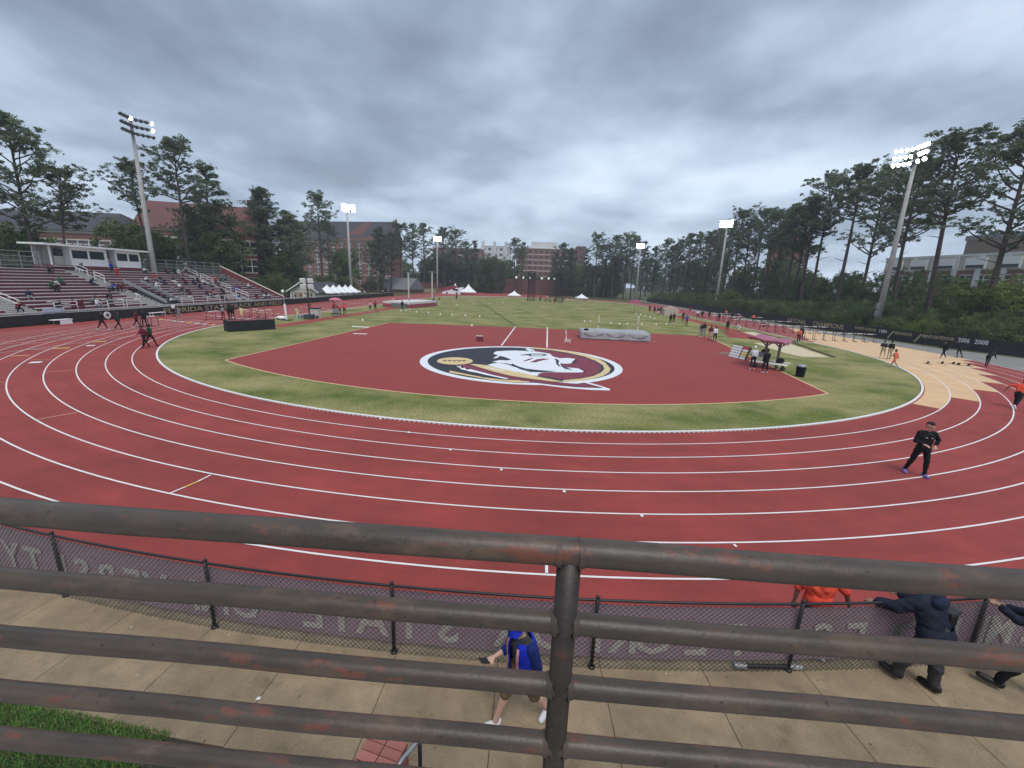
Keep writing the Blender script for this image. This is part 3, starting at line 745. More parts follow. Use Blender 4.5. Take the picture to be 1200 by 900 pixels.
mb = MB(); mb.span((WX-.35, Y0, GZ0-.25), (WX-.2, Y1+28, GZ0-.16), alu_m)
for k in range(18): mb.span((WX-.31, Y0+k*4, .1), (WX-.24, Y0+.07+k*4, GZ0-.25), alu_m)
mb.build('front_rail', gs)
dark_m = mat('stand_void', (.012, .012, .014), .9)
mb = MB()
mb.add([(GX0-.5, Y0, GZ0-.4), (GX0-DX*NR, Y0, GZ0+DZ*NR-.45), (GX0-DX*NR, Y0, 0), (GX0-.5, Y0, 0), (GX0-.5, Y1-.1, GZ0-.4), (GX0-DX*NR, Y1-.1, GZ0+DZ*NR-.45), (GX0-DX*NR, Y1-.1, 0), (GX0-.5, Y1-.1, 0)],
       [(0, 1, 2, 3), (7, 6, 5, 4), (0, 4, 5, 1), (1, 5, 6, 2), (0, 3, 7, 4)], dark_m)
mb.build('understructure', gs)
# vomitory ramp in the middle: dark opening, two sloping grey parapets, steps
xa, xb = GX0+.3, GX0-DX*6.2
for yy in (4.45, 6.9):
    mb = MB()
    mb.add([(xa, yy-.06, GZ0-.1), (xa, yy+.06, GZ0-.1), (xb, yy+.06, GZ0+DZ*6+.55), (xb, yy-.06, GZ0+DZ*6+.55), (xa, yy-.06, GZ0+.3), (xa, yy+.06, GZ0+.3), (xb, yy+.06, GZ0+DZ*6+.95), (xb, yy-.06, GZ0+DZ*6+.95)],
           [(0, 1, 5, 4), (1, 2, 6, 5), (2, 3, 7, 6), (3, 0, 4, 7), (4, 5, 6, 7), (3, 2, 1, 0)], steel_m); mb.build('ramp_parapet', gs)
for k in range(7):
    mb = MB(); mb.span((GX0-.68*k-.6, 4.6, .5+.2*k-.12), (GX0-.68*k-.15, 6.8, .5+.2*k), stand_conc_m); mb.build('stair', gs)
def stair_rail(y, i0, i1):
    mb = MB(); p0 = Vector((GX0-DX*i0, y, GZ0+DZ*i0)); p1 = Vector((GX0-DX*i1, y, GZ0+DZ*i1))
    for dz in (.85, .45): mb.tube([p0+Vector((0, 0, dz)), p1+Vector((0, 0, dz))], .035, white_m, 5)
    for q in (p0, p1): mb.tube([q+Vector((0, 0, -.1)), q+Vector((0, 0, .85))], .035, white_m, 5)
    mb.build('stair_rail', gs)
for y in (-11.6, 21.1):
    for i0, i1 in ((0, 2.5), (3.5, 6), (7, 9.5), (10, 12.5)): stair_rail(y, i0, i1)
for i0, i1 in ((7.5, 9), (10, 11.8)): stair_rail(3.0, i0, i1)
for (ya, yb) in ((-9, -6.8), (-3.5, -1.6), (-1.2, .6), (6.8, 8.8), (11.5, 14), (15, 17.8), (-20, -18)):   # white tubular fronts of the lowest boxes
    mb = MB(); x = GX0+.35
    for dz in (.25, .6): mb.tube([(x, ya, GZ0+dz), (x, yb, GZ0+dz)], .035, white_m, 5)
    for yy in (ya, yb): mb.tube([(x, yy, GZ0-.5), (x, yy, GZ0+.62), (x-.7, yy, GZ0+.62)], .035, white_m, 5)
    mb.build('front_guard', gs)
# back fence of the stand and right end wall
GXB = GX0-DX*NR; GZB = GZ0+DZ*NR
mesh_m = mat('back_mesh', (.20, .23, .22), .8)
mb = MB()
for z in (.05, .55, 1.1, 1.65): mb.tube([(GXB, Y0, GZB+z), (GXB, .6, GZB+z)], .035, steel_m, 5); mb.tube([(GXB, 13.6, GZB+z), (GXB, Y1, GZB+z)], .035, steel_m, 5)
for k in range(34):
    y = Y0+2*k
    if .6 < y < 13.5: continue
    mb.tube([(GXB, y, GZB-.8), (GXB, y, GZB+1.65)], .04, steel_m, 5)
mb.build('back_railing', gs)
for a_, b_ in ((Y0, .6), (13.6, Y1)):
    mb = MB(); y = a_
    while y < b_: mb.box((GXB-.05, y, GZB+.55), (.012, .035, 1.05), mesh_m); y += .16
    mb.build('back_screen', gs, kind='stuff')
mb = MB()
a0, a1 = (GX0+.9, 1.35), (GXB-.3, GZB+1.2)
mb.add([(a0[0], Y1+.05, 0), (a1[0], Y1+.05, 0), (a1[0], Y1+.05, a1[1]), (a0[0], Y1+.05, a0[1]), (a0[0], Y1+.25, 0), (a1[0], Y1+.25, 0), (a1[0], Y1+.25, a1[1]), (a0[0], Y1+.25, a0[1])],
       [(0, 1, 2, 3), (7, 6, 5, 4), (3, 2, 6, 7), (0, 3, 7, 4)], seat_m)
mb.build('end_wall', gs)
mb = MB(); mb.tube([(a0[0], Y1+.15, a0[1]+.06), (a1[0], Y1+.15, a1[1]+.06)], .11, band_m, 4); mb.build('coping', gs)
# press box
pb = thing('press_box', 'long white press box with dark windows on top of the grandstand', 'press box', (GX0-DX*12.6, .9, GZ0+DZ*12.5-.1))
PW, PH = 12.4, 2.55
def pbx(nm, a, b_, m, par=pb): q = MB(); q.span(a, b_, m); return q.build(nm, par)
pbx('garnet_base', (-.02, -.1, 0), (.02-2.4, PW+.1, .5), seat_m)
pbx('roof', (.65, -1.0, PH+.3), (-2.8, PW+.7, PH+.52), white_m)
pbx('wall', (-2.35, 0, .5), (-2.2, PW, PH+.3), white_m)
for (ya, yb) in ((2.4, 7.0), (8.4, 12.2)):
    pbx('wall', (-.1, ya, .5), (-.02, yb, 1.35), white_m)
    pbx('wall', (-.1, ya, 2.5), (-.02, yb, PH+.3), white_m)
    mid = (ya+yb)/2
    for yc in (ya+.09, mid, yb-.09): pbx('mullion', (-.1, yc-.12, 1.35), (-.02, yc+.12, 2.5), white_m)
    for k in range(2):
        y_a, y_b = (ya+.21, mid-.12) if k == 0 else (mid+.12, yb-.21)
        wn = pbx('window', (-.09, y_a, 1.35), (-.07, y_b, 2.5), glass_m)
        f_ = MB(); f_.span((-.065, y_a, 1.35), (-.03, y_b, 1.41), frame_m); f_.span((-.065, y_a, 2.44), (-.03, y_b, 2.5), frame_m); f_.build('window_frame', wn)
    pbx('wall', (-2.2, ya, .5), (-.1, ya+.1, PH+.3), white_m); pbx('wall', (-2.2, yb-.1, .5), (-.1, yb, PH+.3), white_m)
panel_m = mat('grey_panel', (.30, .29, .27), .8)
for (ya, yb) in ((0.1, 2.3), (7.1, 8.3)):
    m_ = (ya+yb)/2
    pbx('recess_panel', (-1.0, ya, .5), (-.95, m_-.05, PH+.3), panel_m)
    d_ = pbx('door', (-1.0, m_, .5), (-.94, yb, 1.6), cream_m); pbx('door_window', (-.99, m_, 1.62), (-.95, yb, PH), glass_m)
    pbx('door_post', (-.12, ya-.1, .5), (-.0, ya+.06, PH+.3), white_m)
    pbx('door_step', (-.9, ya, .3), (.5, yb, .42), stand_conc_m)
# small table/box and white cloths at the stand foot, judge chairs
def simple(name, label, cat, boxes, group=None):
    t_ = thing(name, label, cat, boxes[0][1] if len(boxes) > 1 else (0, 0, 0), 0, group); return t_

# ------------------------------------------------------------------ right fence with windscreen and honours lettering
rf = thing('windscreen_fence', 'black windscreen fence with gold and white honours lettering right of the track', 'fence')
rpath = [(60, -30), (54, -12), (50.6, -1.5), (48.3, 5), (47.6, 15), (46.5, 27), (46.2, 55), (45.6, 90), (44.8, 128)]
def resample(path, st):
    o_ = [Vector(path[0])]
    for a, b_ in zip(path, path[1:]):
        a, b_ = Vector(a), Vector(b_); n = max(1, round((b_-a).length/st))
        for k in range(1, n+1): o_.append(a+(b_-a)*k/n)
    return o_
rp_ = resample(rpath, 3.2)
for a, b_ in zip(rp_, rp_[1:]):
    mb = MB(); h = 1.55
    mb.add([(a.x, a.y, .12), (b_.x, b_.y, .12), (b_.x, b_.y, h), (a.x, a.y, h), ((a.x+b_.x)/2+.02, (a.y+b_.y)/2, .12), ((a.x+b_.x)/2+.02, (a.y+b_.y)/2, h)], [(0, 4, 5, 3), (4, 1, 2, 5)], black_m); mb.build('windscreen', rf)
for a in rp_:
    mb = MB(); mb.tube([(a.x+.06, a.y, 0), (a.x+.06, a.y, 1.62)], .035, blackp_m, 6); mb.build('post', rf)
mb = MB(); mb.tube([(a.x+.06, a.y, 1.6) for a in rp_], .03, blackp_m, 6); mb.build('top_rail', rf)
def on_path(path, s_):
    for a, b_ in zip(path, path[1:]):
        a, b_ = Vector(a), Vector(b_); l = (b_-a).length
        if s_ <= l: return a+(b_-a)*(s_/l), (b_-a).normalized()
        s_ -= l
    return b_, (b_-a).normalized()
def fence_text(txt, y_left, width, h, z, m, y2):
    # runs from y_left (far) to y2 (near), flat against the fence
    def xat(y):
        for a, b_ in zip(rpath, rpath[1:]):
            if a[1] <= y <= b_[1]: return a[0]+(b_[0]-a[0])*(y-a[1])/(b_[1]-a[1])
        return 48
    A, B_p = Vector((xat(y_left)-.07, y_left, z)), Vector((xat(y2)-.07, y2, z)); d = (B_p-A); L = d.length
    me = text_mesh(txt, 1., m, .003, bold=.02); co = np.empty(len(me.vertices)*3); me.vertices.foreach_get('co', co); co = co.reshape(-1, 3)
    X = co[:, 0]/co[:, 0].max()*L; Yv = co[:, 1]/.73*h; Zv = co[:, 2]
    ux, uy = d.x/L, d.y/L
    # follow the fence line
    xs = np.array([xat(A.y+uy*q)-.07 for q in X]); ysv = A.y+uy*X
    co = np.stack([xs-Zv, ysv, z+Yv], 1)
    me.vertices.foreach_set('co', co.ravel()); me.update(); return link('letters', me, rf)
fence_text('NATIONAL', 30.8, 0, .75, .6, gold_m, 25.6); fence_text('CHAMPIONS', 24.0, 0, .75, .6, gold_m, 17.6)
fence_text("WOMEN'S OUTDOOR", 15.6, 0, .38, .95, gold_m, 11.9); fence_text('1984', 11.4, 0, .45, .9, mat('dull_white_letters', (.50, .51, .53), .8), 10.2)
fence_text("MEN'S INDOOR", 9.0, 0, .38, .95, gold_m, 6.6)
fence_text("MEN'S OUTDOOR", 5.2, 0, .38, 1.0, gold_m, 2.2); fence_text('2006', 1.9, 0, .5, .95, mat('dull_white_letters', (.50, .51, .53), .8), .9); fence_text('2008', .5, 0, .5, .95, mat('dull_white_letters', (.50, .51, .53), .8), -.6)
mb = MB()
for y in (9.6, 5.9):
    x = 47.75+ (0 if y > 7 else .35); mb.add([(x-.2, y, .35), (x-.2, y-.25, .35), (x-.2, y-1.0, 1.4), (x-.2, y-.75, 1.4)], [(3, 2, 1, 0)], gold_m)
mb.build('gold_slash', rf)

# ------------------------------------------------------------------ floodlight poles
def flood(x, y, h, lit, label, rows=3, yaw=None, k_=1.):
    t_ = thing('floodlight_pole', label, 'floodlight', (x, y, 0), 0, 'floodlight poles round the track')
    mb = MB(); mb.tube([(0, 0, 0), (0, 0, h*.5), (0, 0, h)], [.42, .32, .2], pole_m, 12); mb.build('pole', t_, smooth=True)
    v1 = Vector((0-x, 50-y, 0)).normalized()+1.3*Vector((CAM.x-x, CAM.y-y, 0)).normalized(); ang = math.atan2(v1.y, v1.x) if yaw is None else yaw
    fx, fy = math.cos(ang), math.sin(ang); sx, sy = -fy, fx
    for r in range(rows):
        z = h-.2-r*.95*k_
        for wg in (-1, 1):
            wa = ang+wg*R_(90-24); ux, uy = math.cos(wa), math.sin(wa)
            mb = MB(); mb.tube([(0, 0, z), (ux*2.3*k_, uy*2.3*k_, z)], .07, lampgrey_m, 6); mb.build('crossarm', t_)
            for k in range(4):
                o_ = (.34+k*.60)*k_; c = Vector((ux*o_+fx*.3, uy*o_+fy*.3, z+.05)); dn = Vector((fx*.85+ux*.25, fy*.85+uy*.25, -.5)).normalized()
                on = lit[(r*8+k+(4 if wg > 0 else 0)) % len(lit)]
                mb = MB(); mb.tube([c-dn*.32, c-dn*.12, c+dn*.16], [.09*k_, .18*k_, .27*k_], lampgrey_m if on else lamp_off, 10); hd = mb.build('lamp_housing', t_)
                mb = MB(); mb.tube([c+dn*.161, c+dn*.19], [.26*k_, .245*k_], lamp_on if on else mat('lamp_glass_dark', (.10, .11, .12), .15), 10); mb.build('lamp_glass', hd)
    for z in (3.2, 4.3):
        mb = MB(); mb.box((fx*.45, fy*.45, z), (.45, .45, .9), lampgrey_m, rz=ang); mb.build('control_box', t_)
    return t_
A1 = [1]*15
flood(-59.6, 15.0, 26.9, [1]+[0]*6+[1]+[0]*7+[1]+[0]*8, 'tall floodlight pole behind the grandstand with only three lamps lit')
flood(-53.5, 72, 25, [1]*21+[0, 1, 1], 'lit floodlight pole rising beside the small pale hut', k_=.8)
flood(-45, 142, 24, A1, 'lit floodlight pole left of centre in front of the far pine row', k_=.72)
flood(43.5, 144, 24, A1, 'lit floodlight pole right of centre in front of the far dark trees', k_=.72)
flood(54.5, 84, 25.5, A1, 'lit floodlight pole on the right before the tall pine wood', k_=.8)
flood(53.9, 20.2, 26.6, [1]*12+[0]+[1]*7+[0, 1, 0, 1], 'nearest lit floodlight pole on the right, thick and leaning in view, beside the honours fence')
# two short white lamp posts by the far bend
for u, vf, vt, lb in ((479, 349, 320, 'short plain white post at the left of the far vault mats'), (506.5, 349, 319, 'short white post with a flat lamp right of the far vault mats')):
    p_ = G(u, vf); h = height_for(p_, vt); t_ = thing('white_post', lb, 'post', (p_.x, p_.y, 0), 0, 'white posts by the far mats')
    mb = MB(); mb.tube([(0, 0, 0), (0, 0, h)], .22, cream_m, 10); mb.build('pole', t_)
    mb = MB(); mb.box((0, 0, h+.1), (2.0 if u > 500 else .7, .6, .22), lampgrey_m); mb.build('lamp_head', t_)

# ------------------------------------------------------------------ buildings
def wall_building(name, label, A, B_p, h, wm, rows, cols, win, base=0., roof=None, bands=(), depth=14, sill=True, skip=None, cat='building', win_m=None, gable=None, frames=True):
    """front wall from A to B (seen from the camera), windows rows x cols, win=(w,h,first sill z, storey pitch)"""
    A, B_p = Vector(A[:2]), Vector(B_p[:2]); d = B_p-A; L = d.length; ang = math.atan2(d.y, d.x)
    t_ = thing(name, label, cat, (A.x, A.y, base), ang)
    # local x along the wall, camera side is -y, depth towards +y
    mb = MB(); mb.span((0, 0, -1), (L, depth, h), wm); mb.build('wall', t_)
    for bz, bh in bands:
        mb = MB(); mb.span((-.05, -.10, bz), (L+.05, .003, bz+bh), band_m); mb.build('band', t_)
    ww, wh, z0, zp = win; cp = L/cols if cols else 1
    for r in range(rows):
        for c in range(cols):
            if skip and skip(r, c): continue
            xc = (c+.5)*cp; z = z0+r*zp
            if z+wh > h: continue
            mb = MB(); mb.span((xc-ww/2, -.03, z), (xc+ww/2, .05, z+wh), win_m or glass_m); wn = mb.build('window', t_)
            if frames:
                mb = MB(); mb.span((xc-ww/2-.15, -.12, z+wh), (xc+ww/2+.15, .02, z+wh+.25), band_m); mb.span((xc-ww/2-.15, -.14, z-.2), (xc+ww/2+.15, .02, z), band_m)
                mb.span((xc-.09, -.06, z), (xc+.09, -.031, z+wh), frame_m); mb.span((xc-ww/2, -.06, z+wh*.5-.08), (xc+ww/2, -.032, z+wh*.5+.08), frame_m); mb.build('window_frame', wn)
    if roof:
        kind, rh, rm = roof[:3]; ov = .6
        mb = MB()
        if kind == 'ridge':
            a, b2 = (roof[3] if len(roof) > 3 else (0, 0))
            vs = [(-ov, -ov, h), (L+ov, -ov, h), (L+ov, depth+ov, h), (-ov, depth+ov, h), (a-ov*(a == 0), depth/2, h+rh), (L-b2+ov*(b2 == 0), depth/2, h+rh)]
            mb.add(vs, [(0, 1, 5, 4), (2, 3, 4, 5), (1, 2, 5), (3, 0, 4), (3, 2, 1, 0)], rm)
        elif kind == 'flat':
            mb.span((-ov*.5, -ov*.5, h), (L+ov*.5, depth+.2, h+rh), rm)
        mb.build('roof', t_)
    return t_, L
def facing(u0, u1, D, dD=0.):   # two ground points straight ahead at depth D
    return [CAM+ray(u, 318)*d_ for u, d_ in ((u0, D), (u1, D+dD))]
def z_at(p_, v):   # height above p_ seen in picture row v
    return height_for(p_, v)
# long slate roofed brick block behind the stand
A, B_p = facing(-60, 142, 92)
t_, L = wall_building('brick_hall', 'long brick hall with a dark slate roof behind the left end of the grandstand', A, B_p, z_at(B_p, 272), brick_m, 3, 16, (2.0, 1.5, 3.2, 3.2), roof=('ridge', z_at(B_p, 249)-z_at(B_p, 272)+.8, roofd_m, (0, 5)), bands=((z_at(B_p, 272)-.5, .5),), depth=16)
# red roofed gabled hall
A, B_p = facing(166, 302, 97, 6)
he = z_at(A, 265); hr_ = z_at(A, 236)+1.5
t_, L = wall_building('gabled_hall', 'brick hall with a broad red roof and tall white framed windows between the pines', A, B_p, he, brick_m, 3, 11, (2.4, 3.0, 1.4, 4.3), roof=('ridge', hr_-he, roofr_m), bands=((he-.5, .5), (he-2.2, .3), (5.6, .3)), depth=16)
mb = MB(); mb.span((L-2.5, 6, he+2), (L-.5, 8, hr_+1.6), brick2_m); mb.build('chimney', t_)
# big brick building with black roof, gable at the right
YB = 150
A = Vector((ony(318, 320, YB).x, YB+9, 0)); B_p = Vector((ony(458, 320, YB).x, YB, 0))
zt = ony(462, 258, YB).z; ze = ony(430, 283, YB).z
t_, L = wall_building('brick_hall', 'massive brick hall with a black roof patched in red and a gable at its right', A, B_p, ze, brick_m, 5, 13, (1.9, 3.0, 2.5, (ze-3)/5), roof=('ridge', zt-ze, roofd_m), bands=((ze-.6, .6), (ze*.55, .35), (ze*.3, .3)), depth=12)
pl_ = MB(); q0, q1 = L*.60, L*.80
def roofpt(x, f_): return (x, -.6+f_*6.6, ze+f_*(zt-ze)+.12)
pl_.add([roofpt(q0, .3), roofpt(q1-3, .3), roofpt(q1, .96), roofpt(q0+7, .96)], [(0, 1, 2, 3)], roofr_m)
pl_.add([roofpt(q0-8, .02), roofpt(L, .02), roofpt(L-2, .38), roofpt(q1+1, .22), roofpt(q0, .12)], [(0, 1, 2, 3, 4)], roofr_m)
pl_.build('red_tiles', t_)
mb = MB(); mb.add([(L+.02, 0, ze), (L+.02, 12, ze), (L+.02, 6, zt+1.4), (L+.5, 0, ze), (L+.5, 12, ze), (L+.5, 6, zt+1.4)], [(0, 1, 2), (5, 4, 3), (0, 3, 4, 1), (1, 4, 5, 2), (2, 5, 3, 0)], brick_m); mb.build('gable', t_)
# far mid rises
def far_block(name, label, u0, u1, vtop, Y, wm, rows, cols, band=True, extra=None, win=None):
    A = Vector((ony(u0, 330, Y).x, Y, 0)); B_p = Vector((ony(u1, 330, Y).x, Y, 0)); h = ony((u0+u1)/2, vtop, Y).z
    zp = h/rows
    return wall_building(name, label, A, B_p, h, wm, rows, cols, win or ((B_p-A).length/cols*.5, zp*.42, zp*.3, zp), roof=('flat', .5, band_m), bands=[(zp*(k+1)-.35, .45) for k in range(rows-1)] if band else [], depth=20, frames=False)
far_block('brick_block', 'distant brick block with pale bands left of the white concrete block', 508, 563, 291, 300, brick_m, 6, 8)
t_, L = far_block('concrete_block', 'distant white concrete block of flats with dark balconies', 563, 596, 289, 330, cwall_m, 8, 5, band=False)
for k in range(0, 5, 2):
    mb = MB(); mb.span((L*k/5+.5, -1.5, 0), (L*k/5+L/8, 0, ony(580, 286, 330).z+2), cwall_m); mb.build('stair_tower', t_)
t_, L = far_block('brick_block', 'large distant brick block with pale bands and rows of dark windows right of centre', 604, 681, 292, 255, brick_m, 8, 12)
hB = ony(640, 286, 255).z; mb = MB(); mb.span((L*.22, 3, hB-4), (L*.62, 12, hB+1.5), cwall_m); mb.build('roof_plant', t_)
far_block('brick_tower', 'narrow distant brick tower at the right end of the large brick block', 674, 684, 289, 250, brick2_m, 8, 1, band=False)
# low dark brick wall with globe lamps in the far centre
A = ony(588, 345, 178); B_p = ony(668, 345, 178); h = ony(628, 328, 178).z
wl = thing('brick_wall', 'long low dark brick wall with white globe lamps behind the throwing cage', 'wall', (A.x, 178, 0))
mb = MB(); mb.span((0, 0, -1), (B_p.x-A.x, .8, h), brick2_m); mb.build('wall', wl)
for u in (605, 613, 621, 635, 643, 650):
    x = ony(u, 326, 177).x-A.x; mb = MB(); mb.tube([(x, -.6, h-.6), (x, -.6, h+.4)], .12, lampgrey_m, 6); po = mb.build('lamp_post', wl)
    mb = MB(); mb.ball((x, -.6, h+.9), .55, mat('globe_lamp', (.8, .8, .78), .4, emit=((1, .97, .9), .5)), 10, 6); mb.build('lamp_globe', po)
# right hand building: white upper storey over brick
XR = 104
yA, yB = onx(1036, 320, XR).y, onx(1240, 330, XR).y
zt = onx(1120, 299, XR).z; zm = onx(1120, 316, XR).z; zb = onx(1120, 336, XR).z
t_, L = wall_building('garage_building', 'long brick and white building behind the bright green tree at the right edge', (XR, yA), (XR+10, yB), zt, brick_m, 1, 12, (2.4, (zm-zb)*.5, zb+(zm-zb)*.2, 3), bands=((zm, zt-zm), ), depth=20, roof=('flat', .5, cwall_m))
for k in range(7):
    mb = MB(); x0 = L*(k+.12)/7; mb.span((x0, -.6, zm+.4), (x0+L/7*.66, -.1, zt-.5), white_m); mb.span((x0+.3, -.62, zm+.5), (x0+L/7*.66-.3, -.5, zm+1.3), roofd_m); mb.build('louvre_panel', t_)
for k in range(9):
    mb = MB(); x0 = L*(k+.5)/9; mb.span((x0, -.5, 0), (x0+1.0, -.01, zt), cwall_m); mb.build('pilaster', t_)
A = (XR+26, onx(1128, 300, XR+26).y); B_p = (XR+30, onx(1240, 300, XR+30).y); zt2 = onx(1165, 279, XR+26).z
wall_building('brick_block', 'brown block with a flat roof rising above the white building at the right edge', A, B_p, zt2, mat('brown_wall', (.17, .13, .10), .9), 0, 0, (1, 1, 1, 1), roof=('flat', 1.4, roofg_m), depth=18)
A = ony(903, 300, 118); B_p = ony(938, 300, 118)
wall_building('brick_house', 'brick house with pale balconies glimpsed between the right hand pines', (A.x, 118), (B_p.x, 114), ony(920, 282, 118).z, brick_m, 4, 4, (1.8, 1.8, 2.5, 4.2), roof=('ridge', 3, roofr_m), bands=((9, .4), (13, .4)), depth=12)
# small pale hut with gable to the field
xr = -50.6; yh = onx(372, 352, xr).y; xl = ony(341, 352, yh).x; W = xr-xl; hw = ony(345, 341, yh).z; hg = ony(356.5, 330, yh).z; DL = onx(404, 344, xr).y-yh
hut = thing('gabled_hut', 'small pale hut with a white gable and dark roof behind the far left bend', 'hut', (xl, yh, 0))
mb = MB(); mb.span((0, 0, 0), (W, DL, hw), cream_m); mb.build('wall', hut)
mb = MB(); mb.add([(0, .02, hw), (W, .02, hw), (W/2, .02, hg-.2), (0, DL, hw), (W, DL, hw), (W/2, DL, hg-.2)], [(0, 1, 2), (5, 4, 3)], cream_m); mb.build('gable', hut)
mb = MB(); e0, e1 = -.7, W+.7; zz = hw-.25
mb.add([(e0, -.6, zz), (W/2, -.6, hg), (e1, -.6, zz), (e0, DL+.5, zz), (W/2, DL+.5, hg), (e1, DL+.5, zz)], [(0, 1, 4, 3), (1, 2, 5, 4)], roofd_m); rf_ = mb.build('roof', hut); so_ = rf_.modifiers.new('s', 'SOLIDIFY'); so_.thickness = .12
mb = MB(); mb.add([(e0, -.63, zz-.1), (W/2, -.63, hg-.12), (e1, -.63, zz-.1), (e0, -.63, zz+.22), (W/2, -.63, hg+.2), (e1, -.63, zz+.22)], [(0, 1, 4, 3), (1, 2, 5, 4)], white_m); mb.build('bargeboard', hut)
for k in range(2):
    mb = MB(); mb.span((W*.18+k*W*.34, -.06, .2), (W*.18+W*.28+k*W*.34, -.01, hw-.25), mat('hut_shutter', (.33, .29, .21), .8)); mb.build('shutter', hut)
for x_ in (.0, W-.35): mb = MB(); mb.span((x_, -.1, 0), (x_+.35, -.002, hw), white_m); mb.build('corner_trim', hut)
# low brick building with grey roof, tan shelter, in the far left centre
A = ony(446, 348, 128); B_p = ony(478, 348, 124)
wall_building('brick_shed', 'low brick building with a grey pitched roof behind the olive tree', (A.x, 128), (B_p.x, 124), ony(462, 339, 126).z, brick_m, 1, 3, (1.4, 1.2, 1.3, 3), roof=('ridge', ony(455, 325, 128).z-ony(462, 339, 126).z, roofg_m), depth=12)
A = ony(478, 346, 150); B_p = ony(513, 346, 150)
wall_building('open_shelter', 'low tan shelter with a dark red roof by the far bend', (A.x, 150), (B_p.x, 150), ony(495, 337, 150).z, mat('tan_wall', (.36, .28, .16), .85), 1, 4, (1.6, 1.6, .6, 3), roof=('flat', ony(495, 331, 150).z-ony(495, 337, 150).z, mat('shelter_roof', (.13, .05, .045), .8)), depth=8)
# distant pale parked vehicles and road signs behind the right fence
# ------------------------------------------------------------------ tents
def tent(u, vb, hw_px, v_e, v_p, lab, grp, Y=None, X=None):
    if X is not None: Y = onx(u, v_e, X).y
    p_ = G(u, vb) if Y is None else ony(u, vb, Y); x0 = p_.x; y0 = p_.y
    if Y is not None: x0, y0 = ony(u, v_e, Y).x, Y
    dist = abs(ony(u+hw_px, v_e, y0).x-x0) if X is None else 2.1; hE = ony(u, v_e, y0).z; hP = ony(u, v_p, y0).z
    t_ = thing('peaked_tent', lab, 'tent', (x0, y0, 0), R_(8), grp); s_ = dist
    mb = MB(); n = 5; rings = []
    for k in range(n+1):
        f_ = k/n; r = s_*(1-f_)**1.5*.97+.03*s_*(1-f_)+.02; rings.append([(a*r, b2*r, hE+(hP-hE)*f_) for a, b2 in ((-1, -1), (1, -1), (1, 1), (-1, 1))])
    vs = [v for r in rings for v in r]; fs = [(4*k+j, 4*k+(j+1) % 4, 4*k+4+(j+1) % 4, 4*k+4+j) for k in range(n) for j in range(4)]
    mb.add(vs, fs, wfab_m); mb.build('canopy', t_)
    mb = MB()
    for a, b2, c, d_ in (((-1), -1, 1, -1), (1, -1, 1, 1), (1, 1, -1, 1), (-1, 1, -1, -1)): mb.quad((a*s_, b2*s_, hE-.22), (c*s_, d_*s_, hE-.22), (c*s_, d_*s_, hE+.02), (a*s_, b2*s_, hE+.02), wfab_m)
    mb.build('valance', t_)
    for a in (-1, 1):
        for b2 in (-1, 1):
            mb = MB(); mb.tube([(a*s_*.97, b2*s_*.97, 0), (a*s_*.97, b2*s_*.97, hE)], .07, steel_m, 6); mb.build('leg', t_)
    return t_
for i, u in enumerate((383.5, 391, 398, 405, 411.5)):
    tent(u, 0, 10.5-.6*i, 342.6-.15*i, 333.4, ('first', 'second', 'third', 'fourth', 'fifth')[i]+' white peaked tent from the left in the row beside the pale hut', 'row of white peaked tents', X=-50.6)
tent(533.5, 0, 4.5, 339.5, 331.5, 'small white peaked tent behind the trailer in the far centre', None, Y=140)
tent(549, 0, 9, 342, 332.5, 'white peaked tent just right of the far trailer', None, Y=135)
tent(602.5, 0, 7.5, 346, 340.5, 'white canopy tent left of the throwing cage', None, Y=128)
tent(681.5, 0, 6.5, 349, 344, 'small white canopy tent right of the throwing cage', None, Y=118)
# trailer with wedge roof
A = ony(518, 346, 134); B_p = ony(541, 346, 134); t_ = thing('event_trailer', 'white trailer with red top band and dark markings beside the far tents', 'trailer', (A.x, 134, 0)); L = B_p.x-A.x; h1 = ony(518, 339, 134).z; h2 = ony(541, 336.5, 134).z; h0_ = ony(530, 346.5, 134).z
mb = MB(); mb.add([(0, 0, h0_), (L, 0, h0_), (L, 0, h2), (0, 0, h1-1), (0, 5, h0_), (L, 5, h0_), (L, 5, h2), (0, 5, h1-1)], [(0, 1, 2, 3), (1, 5, 6, 2), (4, 0, 3, 7), (3, 2, 6, 7), (5, 4, 7, 6)], wfab_m); mb.build('body', t_)
mb = MB(); mb.add([(0, -.05, h1-1), (L*.8, -.05, h2-.3), (L*.7, -.05, h2+.6), (0, -.05, h1+.6)], [(0, 1, 2, 3)], mat('trailer_red', (.28, .03, .05), .6)); mb.build('red_band', t_)
mb = MB(); mb.box((L*.68, -.04, h2*.62), (L*.28, .03, .9), navy_m, tilt=(0, .2)); mb.box((L*.25, -.04, h2*.55), (L*.2, .03, .45), roofg_m); mb.build('marking', t_)
for xx in (.25, .75): mb = MB(); mb.tube([(L*xx, -.1, .4), (L*xx, .2, .4)], .4, blackp_m, 12); mb.build('wheel', t_)
